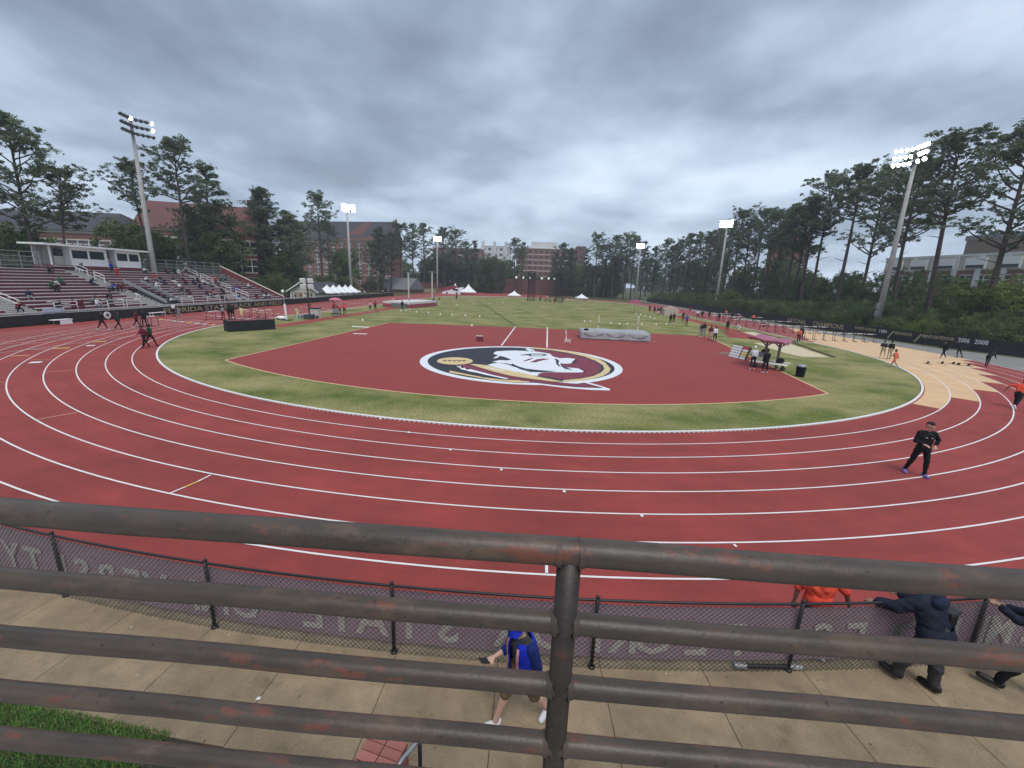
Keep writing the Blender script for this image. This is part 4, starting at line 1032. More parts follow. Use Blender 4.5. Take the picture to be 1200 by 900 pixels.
# ------------------------------------------------------------------ throwing cage
c0 = G(622, 353.5); cage = thing('throwing_cage', 'tall throwing cage with dark hanging nets at the far end of the infield', 'cage', (ony(641, 350, 92).x, 94, 0))
hC = ony(625, 319, 92).z
net_m = mat('dark_net', (.02, .022, .026), .95)
cx0 = ony(641, 350, 92).x
for u, (dy0, dy1) in ((622.5, (0, -4)), (655, (0, -4))):
    x = ony(u, 350, 92).x-cx0
    for k in range(9):
        yy = dy0+(dy1-dy0)*k/8; mb = MB(); s_ = 1 if u > 640 else -1
        xx = x-s_*1.0+s_*k*.24
        mb.tube([(xx, yy, 0), (xx, yy, hC-.2)], [.06, .10], net_m, 5); mb.build('net_fold', cage)
    mb = MB(); mb.tube([(x+s_*1.15, dy1, 0), (x+s_*1.15, dy1, hC+.3)], .12, blackp_m, 8); mb.tube([(x-s_*1.0, 0, 0), (x-s_*1.0, 0, hC+.3)], .12, blackp_m, 8); mb.build('pole', cage)
    mb = MB(); mb.tube([(x+s_*1.15, dy1, hC+.2), (x-s_*1.0, 0, hC+.2)], .09, blackp_m, 6); mb.build('top_arm', cage)
xa_ = ony(627, 350, 92).x-cx0; xb_ = ony(651, 350, 92).x-cx0
mb = MB(); k = 0
while xa_+k*.5 < xb_: mb.tube([(xa_+k*.5, 5, 0), (xa_+k*.5, 5, hC)], .025, net_m, 3, caps=False); k += 1
for z in range(1, int(hC*2)): mb.tube([(xa_, 5, z/2), (xb_, 5, z/2)], .02, net_m, 3, caps=False)
mb.build('back_net', cage, kind='stuff')

# ------------------------------------------------------------------ trees
def leaves(centres, radii, n, size, rs, flat=.6, shape=(1., .45)):
    """many small leaf quads scattered over the clumps (numpy)"""
    C_ = np.repeat(np.array(centres), n, 0); R__ = np.repeat(np.array(radii), n)
    N_ = len(C_)
    d = rs.normal(size=(N_, 3)); d /= np.linalg.norm(d, axis=1)[:, None]
    rad = rs.random(N_)**.5
    off = d*(rad*R__)[:, None]; off[:, 2] *= flat
    P_ = C_+off
    a = rs.normal(size=(N_, 3)); a[:, 2] = a[:, 2]*.6+.25; a /= np.linalg.norm(a, axis=1)[:, None]
    b_ = np.cross(a, rs.normal(size=(N_, 3))); b_ /= np.linalg.norm(b_, axis=1)[:, None]
    s_ = size*(.6+.8*rs.random(N_))
    a *= (s_*shape[0])[:, None]/2; b_ *= (s_*shape[1])[:, None]/2
    V = np.stack([P_-a-b_*.3, P_+b_, P_+a-b_*.2, P_-b_], 1).reshape(-1, 3)
    return V
def crown_mesh(name, V, m):
    n = len(V)//4; me = bpy.data.meshes.new(name); me.vertices.add(4*n); me.vertices.foreach_set('co', V.astype('f4').ravel())
    me.loops.add(4*n); me.loops.foreach_set('vertex_index', np.arange(4*n, dtype='i4'))
    me.polygons.add(n); me.polygons.foreach_set('loop_start', np.arange(0, 4*n, 4, dtype='i4')); me.polygons.foreach_set('loop_total', np.full(n, 4, dtype='i4'))
    me.update(calc_edges=True); me.materials.append(m); return me
def make_pine(seed, start, spread, nl, per=26, up=.35, m=None, H0=20., tuft=1.0, leafn=.30):
    rs = np.random.RandomState(seed); rr = random.Random(seed)
    tb = MB(); bend = rr.uniform(-.6, .6), rr.uniform(-.6, .6)
    def tp(f_): return Vector((bend[0]*math.sin(f_*2.4), bend[1]*math.sin(f_*2.9), f_*H0))
    tb.tube([tp(f_) for f_ in (-.01, .02, .15, .3, .45, .6, .75, .88, .97)], [.34, .26, .235, .215, .19, .16, .12, .08, .04], trunk_m, 8)
    cs, rd = [], []
    for i in range(nl):
        f_ = start+(1-start)*(i+.5)/nl*.97; f_ = min(.97, f_+rr.uniform(-.02, .02))
        q = (f_-start)/(1-start); az = i*2.4+rr.uniform(-.5, .5)
        L = spread*(math.sin(PI*min(1, q*.78+.22))**.7)*rr.uniform(.55, 1.12)
        if rr.random() < .12: continue
        p = tp(f_); el = up*rr.uniform(.3, 1.6)+q*.5; d = Vector((math.cos(az), math.sin(az), el)).normalized()
        pts = [p]; cur = p.copy(); k = 4
        for j in range(k):
            d = (d+Vector((rr.uniform(-.25, .25), rr.uniform(-.25, .25), rr.uniform(-.12, .22)))).normalized(); cur = cur+d*L/k; pts.append(cur.copy())
            if j >= 1:
                for _ in range(4 if j < 3 else 6):
                    s_ = cur+Vector((rr.uniform(-1, 1), rr.uniform(-1, 1), rr.uniform(-.1, .6)))*L*.34
                    if rr.random() < .4: tb.tube([cur, s_], [.03, .010], trunk_m, 3, caps=False)
                    cs.append(tuple(s_)); rd.append(tuft*rr.uniform(.26, .55))
        r0 = .10*(1-q*.6)+.02
        tb.tube(pts, [r0*(1-.75*j/k) for j in range(k+1)], trunk_m, 5, caps=False)
    for _ in range(5): cs.append(tuple(tp(.99)+Vector((rr.uniform(-.8, .8), rr.uniform(-.8, .8), rr.uniform(-.6, .3))))); rd.append(tuft*.75)
    for _ in range(5):
        f_ = start*rr.uniform(.45, 1); az = rr.uniform(0, 6.3); p = tp(f_); tb.tube([p, p+Vector((math.cos(az), math.sin(az), .3))*rr.uniform(.6, 2)], [.05, .015], trunk_m, 4, caps=False)
    return tb.mesh('trunk', True), crown_mesh('crown', leaves(cs, rd, per, leafn, rs), m or pine_m)
def make_broad(seed, H0, spread, low, ncl, per, m, leafn=.40, trunk=True, clump=1.1):
    rs = np.random.RandomState(seed); rr = random.Random(seed); tb = MB(); cs, rd = [], []
    tb.tube([(0, 0, -.2), (0.1, 0, H0*.2), (.1, .15, H0*.5), (0, .2, H0*.8)], [.28, .24, .17, .05], trunk_m, 8)
    lobes = [(rr.uniform(-1, 1)*spread*.5, rr.uniform(-1, 1)*spread*.5, H0*rr.uniform(low+.12, .82), rr.uniform(.35, .6)*spread) for _ in range(9)]
    for i in range(ncl):
        lx, ly, lz, lr = lobes[i % len(lobes)]
        d = Vector((rr.gauss(0, 1), rr.gauss(0, 1), rr.gauss(0, 1))).normalized()*lr*rr.uniform(.6, 1.05)
        z = min(H0*1.0, max(H0*low, lz+d.z*.95)); cs.append((lx+d.x, ly+d.y, z)); rd.append(clump*rr.uniform(.5, 1.1))
        if i < 26:
            s_ = Vector((0, .1, H0*rr.uniform(.15, .6))); e_ = Vector(cs[-1]); mid = (s_+e_)/2+Vector((0, 0, .5)); tb.tube([s_, mid, e_], [.10, .06, .02], trunk_m, 5, caps=False)
    return tb.mesh('trunk', True), crown_mesh('crown', leaves(cs, rd, per, leafn, rs, flat=.85, shape=(1, .7)), m)
VAR = {
 'high': [make_pine(11, .62, 4.6, 26), make_pine(12, .58, 5.0, 28), make_pine(13, .66, 4.2, 22)],
 'mid': [make_pine(21, .42, 4.8, 36), make_pine(22, .36, 4.4, 38), make_pine(23, .48, 5.2, 32)],
 'dense': [make_pine(31, .10, 4.3, 74, tuft=1.25), make_pine(32, .16, 4.0, 70, tuft=1.3)],
 'thin': [make_pine(41, .52, 3.0, 24, tuft=.9), make_pine(42, .46, 2.6, 26, tuft=.9)],
 'broad': [make_broad(51, 12, 6, .12, 150, 46, leaf_m), make_broad(52, 12, 7, .08, 170, 44, leaf_m), make_broad(53, 12, 5, .15, 130, 46, leaf_m)],
 'fresh': [make_broad(61, 8, 5.2, .12, 150, 48, fresh_m, leafn=.30, clump=.8)],
 'olive': [make_broad(71, 8, 4.5, .10, 120, 44, olive_m, leafn=.35), make_broad(72, 8, 5, .05, 140, 44, olive_m, leafn=.35)],
}
TN = {'high': 'pine_tree', 'mid': 'pine_tree', 'dense': 'pine_tree', 'thin': 'pine_tree', 'broad': 'broadleaf_tree', 'fresh': 'broadleaf_tree', 'olive': 'broadleaf_tree'}
REF = {'high': 20., 'mid': 20., 'dense': 20., 'thin': 20., 'broad': 12., 'fresh': 8., 'olive': 8.}
rt = random.Random(99)
def tree(kind, p, label, group=None, wide=1.0, var=None, lean=0.):
    vs = VAR[kind]; k = rt.randrange(len(vs)) if var is None else var
    t_ = thing(TN[kind], label, 'tree', (p.x, p.y, -.03), rt.uniform(0, 6.28), group); s_ = p.z/REF[kind]; t_.scale = (s_*wide, s_*wide, s_)
    if lean: t_.rotation_euler = (R_(lean*.3), R_(lean), t_.rotation_euler.z)
    link('trunk', vs[k][0], t_); link('crown', vs[k][1], t_); return t_
ORD = 'first second third fourth fifth sixth seventh eighth ninth tenth eleventh twelfth thirteenth fourteenth fifteenth sixteenth seventeenth eighteenth nineteenth twentieth twenty-first twenty-second'.split()
# left, behind the grandstand
tree('mid', onx(8, 140, -66), 'big open pine at the far left edge with its crown over the brick hall', wide=1.0, var=0)
tree('high', onx(48, 196, -63), 'slender pine with a loose leaning crown left of the press box', wide=1.0, var=1, lean=5)
tree('high', onx(203, 170, -69), 'tallest pine behind the grandstand, flat dense top right beside the first floodlight pole', wide=1.0, var=0)
tree('high', onx(166, 196, -67), 'pine with a curving trunk just right of the first floodlight pole', wide=.95, var=2, lean=-4)
tree('thin', onx(243, 194, -70), 'thin pine with a small round crown in front of the red roofed hall', wide=1.2, var=1)
tree('dense', onx(305, 221, -68), 'bushy full pine reaching to the ground beside the red roofed hall', wide=1.15, var=0)
tree('dense', onx(334, 248, -64), 'shorter bushy pine right of the full pine', wide=1.2, var=1)
tree('high', onx(371, 230, -66), 'pine with an open umbrella crown before the massive brick hall', wide=.9, var=0)
tree('mid', onx(352, 262, -72), 'ragged pine between the bushy pines and the massive brick hall', wide=1.1, var=1)
for u, v, X, lb in ((188, 250, -71, 'leafy tree before the red roof just right of the first floodlight pole'), (268, 240, -73, 'leafy tree before the right half of the red roof')): tree('broad', onx(u, v, X), lb, wide=.8)
for i, (u, v, X, kd) in enumerate([(225, 255, -72, 'dense'), (255, 272, -70, 'broad'), (280, 262, -74, 'dense'), (-12, 235, -72, 'broad'), (30, 258, -76, 'broad'), (345, 285, -68, 'broad'), (150, 262, -70, 'broad'), (215, 240, -74, 'mid'), (318, 285, -66, 'broad')]):
    tree(kd, onx(u, v, X), ('conifer' if kd in ('dense', 'mid') else 'dark leafy tree')+' filling in behind the grandstand '+['below the tallest pine', 'right of the thin pine', 'left of the bushy full pine', 'at the far left edge', 'under the big open pine at the left', 'behind the pale hut', 'beside the right end of the press box', 'just behind the tallest pine', 'behind the end wall of the grandstand'][i], wide=.85)
# centre, beyond the far bend
far = [(446, 266, 122, 'dense'), (456, 272, 126, 'mid'), (468, 263, 135, 'mid'), (433, 285, 124, 'mid'), (383, 262, 118, 'mid'), (395, 278, 120, 'broad'), (484, 262, 175, 'thin'), (497, 263, 170, 'mid'), (521, 268, 178, 'mid'), (533, 271, 182, 'high'), (545, 283, 190, 'mid'), (557, 282, 186, 'thin'), (512, 284, 190, 'broad'), (571, 304, 185, 'broad'),
       (577, 302, 175, 'broad'), (588, 306, 178, 'dense'), (604, 282, 172, 'high'), (614, 284, 170, 'thin'), (660, 285, 168, 'mid'), (669, 291, 172, 'dense'), (651, 296, 176, 'thin')]
for n_, (u, v, Y, kd) in enumerate(sorted(far)):
    tree(kd, ony(u, v, Y), ORD[n_]+' tree from the left in the ragged row beyond the far bend', 'trees beyond the far bend', wide=.95)
for n_, (u, v, Y, kd) in enumerate([(688, 292, 165, 'thin'), (701, 276, 160, 'high'), (712, 288, 165, 'mid'), (723, 279, 160, 'high'), (737, 276, 158, 'high'), (746, 277, 162, 'mid'), (757, 283, 158, 'thin'), (769, 289, 160, 'mid'), (784, 283, 150, 'high'), (792, 287, 152, 'mid'), (800, 282, 148, 'mid'), (812, 275, 140, 'mid')]):
    tree(kd, ony(u, v, Y), ORD[n_]+' pine from the left in the wood beyond the far right end', 'pines behind the far right end of the field', wide=.95)
rights = [(822, 268, 68, 'mid', .9), (833, 263, 62, 'mid', 1), (846, 266, 70, 'dense', .9), (858, 258, 66, 'mid', .9), (871, 246, 62, 'high', .8), (884, 250, 66, 'mid', .9), (897, 247, 70, 'high', .9), (911, 245, 64, 'high', .9), (926, 240, 72, 'mid', .9),
          (938, 236, 64, 'high', 1), (951, 231, 70, 'mid', .9), (963, 222, 66, 'thin', 1.2), (979, 205, 70, 'high', .9), (1012, 190, 66, 'high', 1.05), (1043, 197, 76, 'mid', .9), (1068, 200, 82, 'high', .9)]
for n_, (u, v, X, kd, wd) in enumerate(rights):
    tree(kd, onx(u, v+(4, 9, 1, 7)[n_ % 4], X), ORD[n_]+' tall pine from the left behind the right hand fence', 'pines behind the right hand fence', wide=wd)
tree('mid', onx(1092, 186, 68), 'broad pine behind the nearest floodlight on the right', wide=.95, var=2)
tree('high', onx(1143, 160, 63), 'big open pine with a leaning trunk right of the nearest floodlight', wide=1.1, var=1, lean=4)
tree('mid', onx(1222, 140, 60), 'pine whose boughs reach in from the right edge', wide=1.05, var=0)
tree('fresh', onx(1160, 316, 62), 'bright fresh green leafy tree before the white and brick building at the right', wide=1.05)
tree('fresh', onx(1196, 322, 60), 'second fresh green tree cut by the right edge', wide=.9)
tree('broad', onx(1060, 316, 72), 'dark leafy tree beside the nearest right floodlight in front of the white and brick building', wide=.9)
tree('broad', onx(1098, 322, 70), 'leafy tree left of the bright green tree at the right edge', wide=.9)
tree('fresh', onx(856, 338, 57), 'small bright green bush tree at the foot of the right hand wood', wide=1.1)
tree('olive', ony(440, 322, 118), 'olive coloured leafy tree in front of the low brick building', wide=.9)
tree('olive', ony(428, 330, 118), 'small olive bush beside the row of peaked tents', wide=.9)
# understorey trees closing the view under the crowns
for i in range(34):
    u = 700+i*11.5+rt.uniform(-4, 4); X = rt.uniform(74, 92); v = 306+max(0, min(u, 1000)-820)*.06+rt.uniform(-10, 8)
    if u > 1030: v += 24
    q = onx(max(u, 735), v, X) if u > 735 else ony(u, v, 170)
    tree('broad', q, 'dark leafy tree filling the wood under the right hand pines', 'understorey of the right hand wood', wide=.9)
for i in range(30):
    u = 424+i*10+rt.uniform(-3, 3); Y = rt.uniform(188, 215)
    tree('broad' if rt.random() < .8 else 'olive', ony(u, 306+rt.uniform(-8, 8)+(14 if 595 < u < 665 else 0), Y), 'dark leafy tree closing the view below the far pines', 'understorey beyond the far bend', wide=.9)
# ------------------------------------------------------------------ shrubs
def make_shrub(seed, m, rad, h, ncl, per, leafn, shape=(1, .6)):
    rs = np.random.RandomState(seed); rr = random.Random(seed); cs, rd = [], []
    for i in range(ncl):
        a, r = rr.uniform(0, 6.3), rad*rr.random()**.5; cs.append((r*math.cos(a), r*math.sin(a), h*rr.uniform(.1, 1)*(1-.35*(r/rad)**2))); rd.append(rr.uniform(.3, .7))
    return crown_mesh('shrub', leaves(cs, rd, per, leafn, rs, .8, shape), m)
SH = [make_shrub(1, leaf_m, 2.2, 2.8, 80, 70, .17), make_shrub(2, leaf_m, 2.4, 3.2, 80, 70, .18), make_shrub(3, olive_m, 2.2, 2.6, 70, 66, .17), make_shrub(4, fresh_m, 2.0, 2.4, 70, 60, .17), make_shrub(5, palm_m, 1.9, 2.3, 44, 34, .85, (1, .09))]
def shrub(k, x, y, s_, label, group, sz=1.):
    o = link('shrub', SH[k], None, label, 'shrub', group); o.location = (x, y, -.05); o.rotation_euler = (0, 0, rt.uniform(0, 6.3)); o.scale = (s_, s_, s_*sz)
y = -22
while y < 150:
    for c in range(3):
        x = 52.4+c*3.0+rt.uniform(-.6, .8)+max(0, 8-y)*.27
        k = rt.choice([4, 4, 0, 3]) if (c == 0 and y < 16) else rt.choice([0, 1, 2, 3, 0, 1])
        shrub(k, x, y+rt.uniform(-1.2, 1.2), rt.uniform(.85, 1.25), 'palmetto like shrub with drooping fronds behind the right hand fence' if k == 4 else 'leafy shrub in the green bank behind the right hand fence', 'palmetto shrubs behind the right hand fence' if k == 4 else 'shrubs behind the right hand fence', 1.1+.15*c)
    y += 3.6
for i in range(34):
    x = -46+i*2.6; yy = 180+rt.uniform(-3, 3)
    if ony(590, 345, 180).x < x < ony(666, 345, 180).x: continue
    shrub(rt.choice([0, 1, 2, 0]), x, yy, rt.uniform(1.1, 1.7), 'dark shrub in the hedge beyond the far bend', 'shrubs beyond the far bend', 1.1)
for i in range(26):
    yy = 32+i*2.3; x = -56-rt.uniform(0, 7)-(3 if yy > 60 else 0)
    shrub(rt.choice([0, 1, 1, 3 if yy < 45 else 0]), x, yy, rt.uniform(1., 1.5), 'shrub in the hedge between the grandstand end and the pale hut', 'shrubs right of the grandstand', 1.3)
for i in range(20):
    shrub(rt.choice([0, 1, 1]), -66-rt.uniform(0, 3), -24+i*3.1, rt.uniform(1.5, 1.9), 'dark shrub rising behind the top row of the grandstand', 'shrubs behind the grandstand', 1.5-.03*i)

# ------------------------------------------------------------------ people
SK = {'dark': mat('skin_dark', (.115, .06, .04), .6), 'mid': mat('skin_mid', (.30, .17, .11), .6), 'light': mat('skin_light', (.55, .33, .25), .6)}
CL = {}
def cloth(name, col):
    if name not in CL: CL[name] = mat('cloth_'+name, col, .85, col2=tuple(c*.78 for c in col), scale=14, bump=1., bscale=13, spec=.15)
    return CL[name]
for nm, col in dict(black=(.016, .016, .019), navy=(.022, .03, .06), white=(.74, .75, .77), grey=(.25, .26, .28), red=(.42, .03, .04), maroon=(.15, .02, .035), orange=(.75, .16, .09), green=(.03, .12, .06),
                    dgreen=(.02, .05, .035), khaki=(.42, .35, .24), blue=(.03, .09, .42), royal=(.015, .035, .50), teal=(.05, .30, .28), yellow=(.70, .62, .34), pink=(.75, .35, .42), charcoal=(.055, .057, .062), brown=(.17, .12, .075), slate=(.022, .028, .045), redor=(.85, .10, .06), deepblue=(.018, .03, .16)).items(): cloth(nm, col)
hair_m = mat('hair_dark', (.012, .010, .009), .8); shoe_w = mat('shoe_white', (.72, .73, .76), .6); shoe_k = mat('shoe_black', (.014, .014, .015), .5); shoe_b = mat('shoe_blue', (.16, .15, .42), .6)
def cap_mb(mb, p0, p1, r0, r1, m, n=12):
    p0, p1 = Vector(p0), Vector(p1); d = p1-p0; L = d.length
    if L < 1e-5: mb.ball(p0, r0, m, n, 8); return
    d /= L; pts = []; rs = []
    for k in range(4): a = PI/2*(1-k/3.); pts.append(p0-d*r0*math.sin(a)); rs.append(max(.0008, r0*math.cos(a)))
    pts[3:4] = [p0]; rs[3:4] = [r0]
    for k in range(0, 4): a = PI/2*k/3.; pts.append(p1+d*r1*math.sin(a)); rs.append(max(.0008, r1*math.cos(a)))
    mb.tube(pts, rs, m, n)
def body(h=1.75, hip=(0, 0), knee=(0, 0), sh=(5, 5), out=(8, 8), el=(12, 12), lean=0, sit=False, yawt=0, head=(0, 0), inw=(0, 0), legout=(3, 3), hands=True):
    """capsules [(p0,p1,r0,r1,zone)]; zones: skin top bottom shoe hair; faces +Y, right is +X"""
    k = h/1.75; caps = []
    ln = R_(lean); cy = R_(yawt)
    def T(p):   # torso frame (lean forward, then twist)
        x, y, z = p; y, z = y*math.cos(ln)+z*math.sin(ln), -y*math.sin(ln)+z*math.cos(ln)
        return Vector((x, y, z))
    pel = Vector((0, 0, .93))
    J = {}
    feet = []
    for i, s in enumerate((-1, 1)):
        a, kn, lo = R_(hip[i]), R_(knee[i]), R_(legout[i])
        hj = pel+Vector((s*.095, 0, -.02))
        th = Vector((s*math.sin(lo), math.sin(a)*math.cos(lo), -math.cos(a)*math.cos(lo))); kj = hj+th*.43
        b_ = a-kn; shn = Vector((s*math.sin(lo)*.6, math.sin(b_), -math.cos(b_))).normalized(); aj = kj+shn*.41
        fd = Vector((s*.12, math.cos(b_), math.sin(b_))); fd = (Vector((fd.x, fd.y, fd.z*.7))).normalized()
        hl = aj+shn*.035-fd*.05; to = aj+shn*.055+fd*.16
        J['hip%d' % i], J['knee%d' % i], J['ank%d' % i], J['toe%d' % i] = hj, kj, aj, to
        caps += [(hj, kj, .088, .058, 'bottom'), (kj, aj, .056, .038, 'shin'), (hj+(kj-hj)*.25, hj+(kj-hj)*.3, .088, .086, 'bottom'), (kj+(aj-kj)*.25+Vector((0, -.015, 0)), kj+(aj-kj)*.45+Vector((0, -.01, 0)), .058, .05, 'shin'),
                 (hl, to, .038, .034, 'shoe'), (hl, hl+shn*-.03, .038, .036, 'shoe'), ((hl+to)/2, to, .042, .036, 'shoe')]
    caps += [(pel+Vector((-.06, 0, 0)), pel+Vector((.06, 0, 0)), .108, .108, 'bottom'), (pel+Vector((0, -.01, -.05)), pel+Vector((0, -.01, .04)), .11, .11, 'bottom')]
    def TP(x, y, z): return pel+T((x, y, z))
    caps += [(TP(-.055, 0, .08), TP(-.085, .0, .33), .10, .105, 'top'), (TP(.055, 0, .08), TP(.085, .0, .33), .10, .105, 'top'), (TP(0, .01, .1), TP(0, .015, .38), .105, .11, 'top'),
             (TP(-.14, -.01, .455), TP(.14, -.01, .455), .062, .062, 'top'), (TP(0, 0, .36), TP(0, 0, .46), .11, .075, 'top'), (TP(0, .0, .47), TP(0, .015, .60), .052, .05, 'skin')]
    hp, hy = R_(head[0]), R_(head[1])
    hc = TP(0, .03, .69)
    def H(x, y, z):
        y, z = y*math.cos(hp)+z*math.sin(hp), -y*math.sin(hp)+z*math.cos(hp); x, y = x*math.cos(hy)-y*math.sin(hy), x*math.sin(hy)+y*math.cos(hy); return hc+Vector((x, y, z))
    caps += [(H(0, -.01, .03), H(0, .01, .025), .092, .086, 'skin'), (H(0, .02, -.06), H(0, .045, -.075), .055, .045, 'skin'), (H(0, .09, -.005), H(0, .108, -.03), .012, .018, 'skin'),
             (H(-.084, 0, 0), H(-.084, -.01, -.03), .016, .012, 'skin'), (H(.084, 0, 0), H(.084, -.01, -.03), .016, .012, 'skin'),
             (H(0, -.03, .055), H(0, .012, .072), .088, .080, 'hair'), (H(0, -.055, .0), H(0, -.05, .04), .072, .08, 'hair')]
    J['head'] = hc; J['H'] = H
    for i, s in enumerate((-1, 1)):
        a, o_, e_, iw = R_(sh[i]), R_(out[i]), R_(el[i]), R_(inw[i])
        sj = TP(s*.185, -.01, .445); L1, L2 = .285, .25
        ua = Vector((s*math.sin(o_), math.sin(a)*math.cos(o_), -math.cos(a)*math.cos(o_)))
        ua = Vector((ua.x, ua.y*math.cos(ln*.6)+ua.z*math.sin(ln*.0), ua.z)).normalized()
        ej = sj+ua*L1; b_ = a+e_
        fa = Vector((s*math.sin(o_)*.5-s*math.sin(iw), math.sin(b_), -math.cos(b_))).normalized(); wj = ej+fa*L2
        J['sh%d' % i], J['el%d' % i], J['wr%d' % i], J['fa%d' % i] = sj, ej, wj, fa
        caps += [(sj, ej, .058, .043, 'sleeve'), (ej, ej+fa*L2*.75, .042, .034, 'fore'), (ej+fa*L2*.6, wj, .034, .026, 'wrist')]
        if hands:
            side = fa.cross(Vector((0, 0, 1)));
            if side.length < .2: side = Vector((0, 1, 0))
            side.normalize(); nrm = side.cross(fa).normalized()
            caps += [(wj+fa*.02+side*.012, wj+fa*.075+side*.02, .024, .022, 'skin'), (wj+fa*.02-side*.012, wj+fa*.075-side*.02, .024, .022, 'skin')]
            for q, (off, ll) in enumerate(((-.033, .058), (-.011, .072), (.011, .068), (.032, .052))):
                b0 = wj+fa*.085+side*off; m1 = b0+(fa*.8-nrm*.25).normalized()*ll*.55; m2 = m1+(fa*.45-nrm*.75).normalized()*ll*.5
                caps += [(b0, m1, .0115, .0105, 'skin'), (m1, m2, .0105, .0095, 'skin')]
            tb_ = wj+fa*.03-side*.03; t1 = tb_+(fa*.5-side*.75-nrm*.2).normalized()*.045; caps += [(tb_, t1, .014, .0125, 'skin'), (t1, t1+(fa*.9-nrm*.3).normalized()*.03, .0125, .011, 'skin')]
    if sit: zmin = pel.z-.10
    else: zmin = min(min(p0.z-r0, p1.z-r1) for p0, p1, r0, r1, z_ in caps if z_ == 'shoe')
    off = Vector((0, 0, -zmin))
    caps = [((p0+off)*k, (p1+off)*k, r0*k, r1*k, z_) for p0, p1, r0, r1, z_ in caps]
    J = {n_: (v+off)*k for n_, v in J.items() if n_ != 'H'}; J['off'] = off; J['k'] = k
    return caps, J
def remesh(jobs):
    """jobs: list of (caps, voxel, zones) -> meshes, one depsgraph update for all"""
    obs = []
    for caps, vox, zones, grow in jobs:
        mb = MB()
        for p0, p1, r0, r1, z_ in caps:
            if zones is None or z_ in zones: cap_mb(mb, p0, p1, r0+grow, r1+grow, white_m)
        me = mb.mesh('tmp'); o_ = bpy.data.objects.new('tmp', me); C.objects.link(o_)
        r = o_.modifiers.new('r', 'REMESH'); r.mode = 'VOXEL'; r.voxel_size = vox; r.use_smooth_shade = True
        s_ = o_.modifiers.new('s', 'SMOOTH'); s_.iterations = 3; s_.factor = .5
        obs.append(o_)
    bpy.context.view_layer.update(); dg = bpy.context.evaluated_depsgraph_get(); res = []
    for o_, (caps, vox, zones, grow) in zip(obs, jobs):
        me = bpy.data.meshes.new_from_object(o_.evaluated_get(dg)); me.materials.clear()
        me.polygons.foreach_set('use_smooth', [True]*len(me.polygons)); res.append(me)
    for o_ in obs:
        me = o_.data; bpy.data.objects.remove(o_); bpy.data.meshes.remove(me)
    return res
ZI = ['skin', 'top', 'bottom', 'shoe', 'hair', 'sleeve', 'fore', 'shin', 'wrist']
def zone_faces(me, caps):
    n = len(me.polygons); ce = np.empty(n*3); me.polygons.foreach_get('center', ce); ce = ce.reshape(-1, 3)
    best = np.full(n, 1e9); idx = np.zeros(n, int)
    for p0, p1, r0, r1, z_ in caps:
        a = np.array(p0); d = np.array(p1)-a; l2 = max(1e-9, d@d); t_ = np.clip((ce-a)@d/l2, 0, 1)
        ds = np.linalg.norm(ce-a-t_[:, None]*d, axis=1)-(r0+(r1-r0)*t_)
        w_ = ds < best; best[w_] = ds[w_]; idx[w_] = ZI.index(z_)
    me.polygons.foreach_set('material_index', idx.astype('i4'))
POSES = {
 'stand': dict(hip=(4, -3), knee=(3, 2), sh=(4, 8), el=(14, 20)), 'stand2': dict(hip=(-2, 5), knee=(2, 6), sh=(18, -4), out=(12, 10), el=(60, 15)),
 'walk': dict(hip=(24, -20), knee=(8, 14), sh=(-22, 24), el=(20, 30), lean=4), 'walk2': dict(hip=(-22, 26), knee=(20, 10), sh=(26, -20), el=(35, 15), lean=4),
 'run': dict(hip=(52, -28), knee=(62, 45), sh=(-45, 40), el=(85, 95), lean=10), 'run2': dict(hip=(-30, 40), knee=(70, 30), sh=(35, -50), el=(90, 80), lean=14),
 'bend': dict(hip=(22, -6), knee=(24, 14), sh=(28, 20), el=(15, 20), lean=62, head=(-20, 0)), 'lean': dict(hip=(14, -16), knee=(24, 10), sh=(35, 25), el=(40, 50), lean=28),
 'hips': dict(hip=(4, -4), knee=(2, 2), sh=(-20, -20), out=(38, 38), el=(80, 80), inw=(35, 35)), 'look': dict(hip=(3, -3), knee=(3, 3), sh=(50, 45), out=(14, 14), el=(85, 90), inw=(20, 20), head=(12, 0)),
 'sit': dict(hip=(82, 78), knee=(78, 84), sh=(25, 30), el=(50, 45), lean=14, sit=True, legout=(8, 8)), 'sit2': dict(hip=(75, 88), knee=(50, 92), sh=(40, 12), el=(60, 30), lean=-4, sit=True, legout=(5, 12)),
 'hunch': dict(hip=(84, 84), knee=(86, 80), sh=(50, 48), el=(40, 50), lean=38, sit=True, legout=(10, 10), head=(15, 0)),
}
PM = {}
used = []
def prepare(keys):
    bl = [body(hands=False, **POSES[k]) for k in keys]
    for k, (cp_, J), me in zip(keys, bl, remesh([(b_[0], .034, None, .004) for b_ in bl])):
        zone_faces(me, cp_); PM[k] = (me, cp_)
prepare(list(POSES))
def person(pos, pose, face, top, bottom, label, skin='dark', hgt_=1.75, short=False, sleeveless=False, shoe=None, group=None, hat=None):
    me = PM[pose][0].copy(); me.name = 'person'
    t_, b_, s_ = CL[top], CL[bottom], SK[skin]; sh_ = shoe or (shoe_w if (len(label)+len(top)) % 2 else shoe_k)
    mm = {'skin': s_, 'top': t_, 'bottom': b_, 'shoe': sh_, 'hair': hat or hair_m, 'sleeve': s_ if sleeveless else t_, 'fore': s_ if (sleeveless or short) else t_, 'shin': s_ if short else b_, 'wrist': s_}
    for z_ in ZI: me.materials.append(mm[z_])
    o_ = link('person', me, None, label, 'person', group, None, tuple(pos), R_(face)); k = hgt_/1.75; o_.scale = (k, k, k); return o_
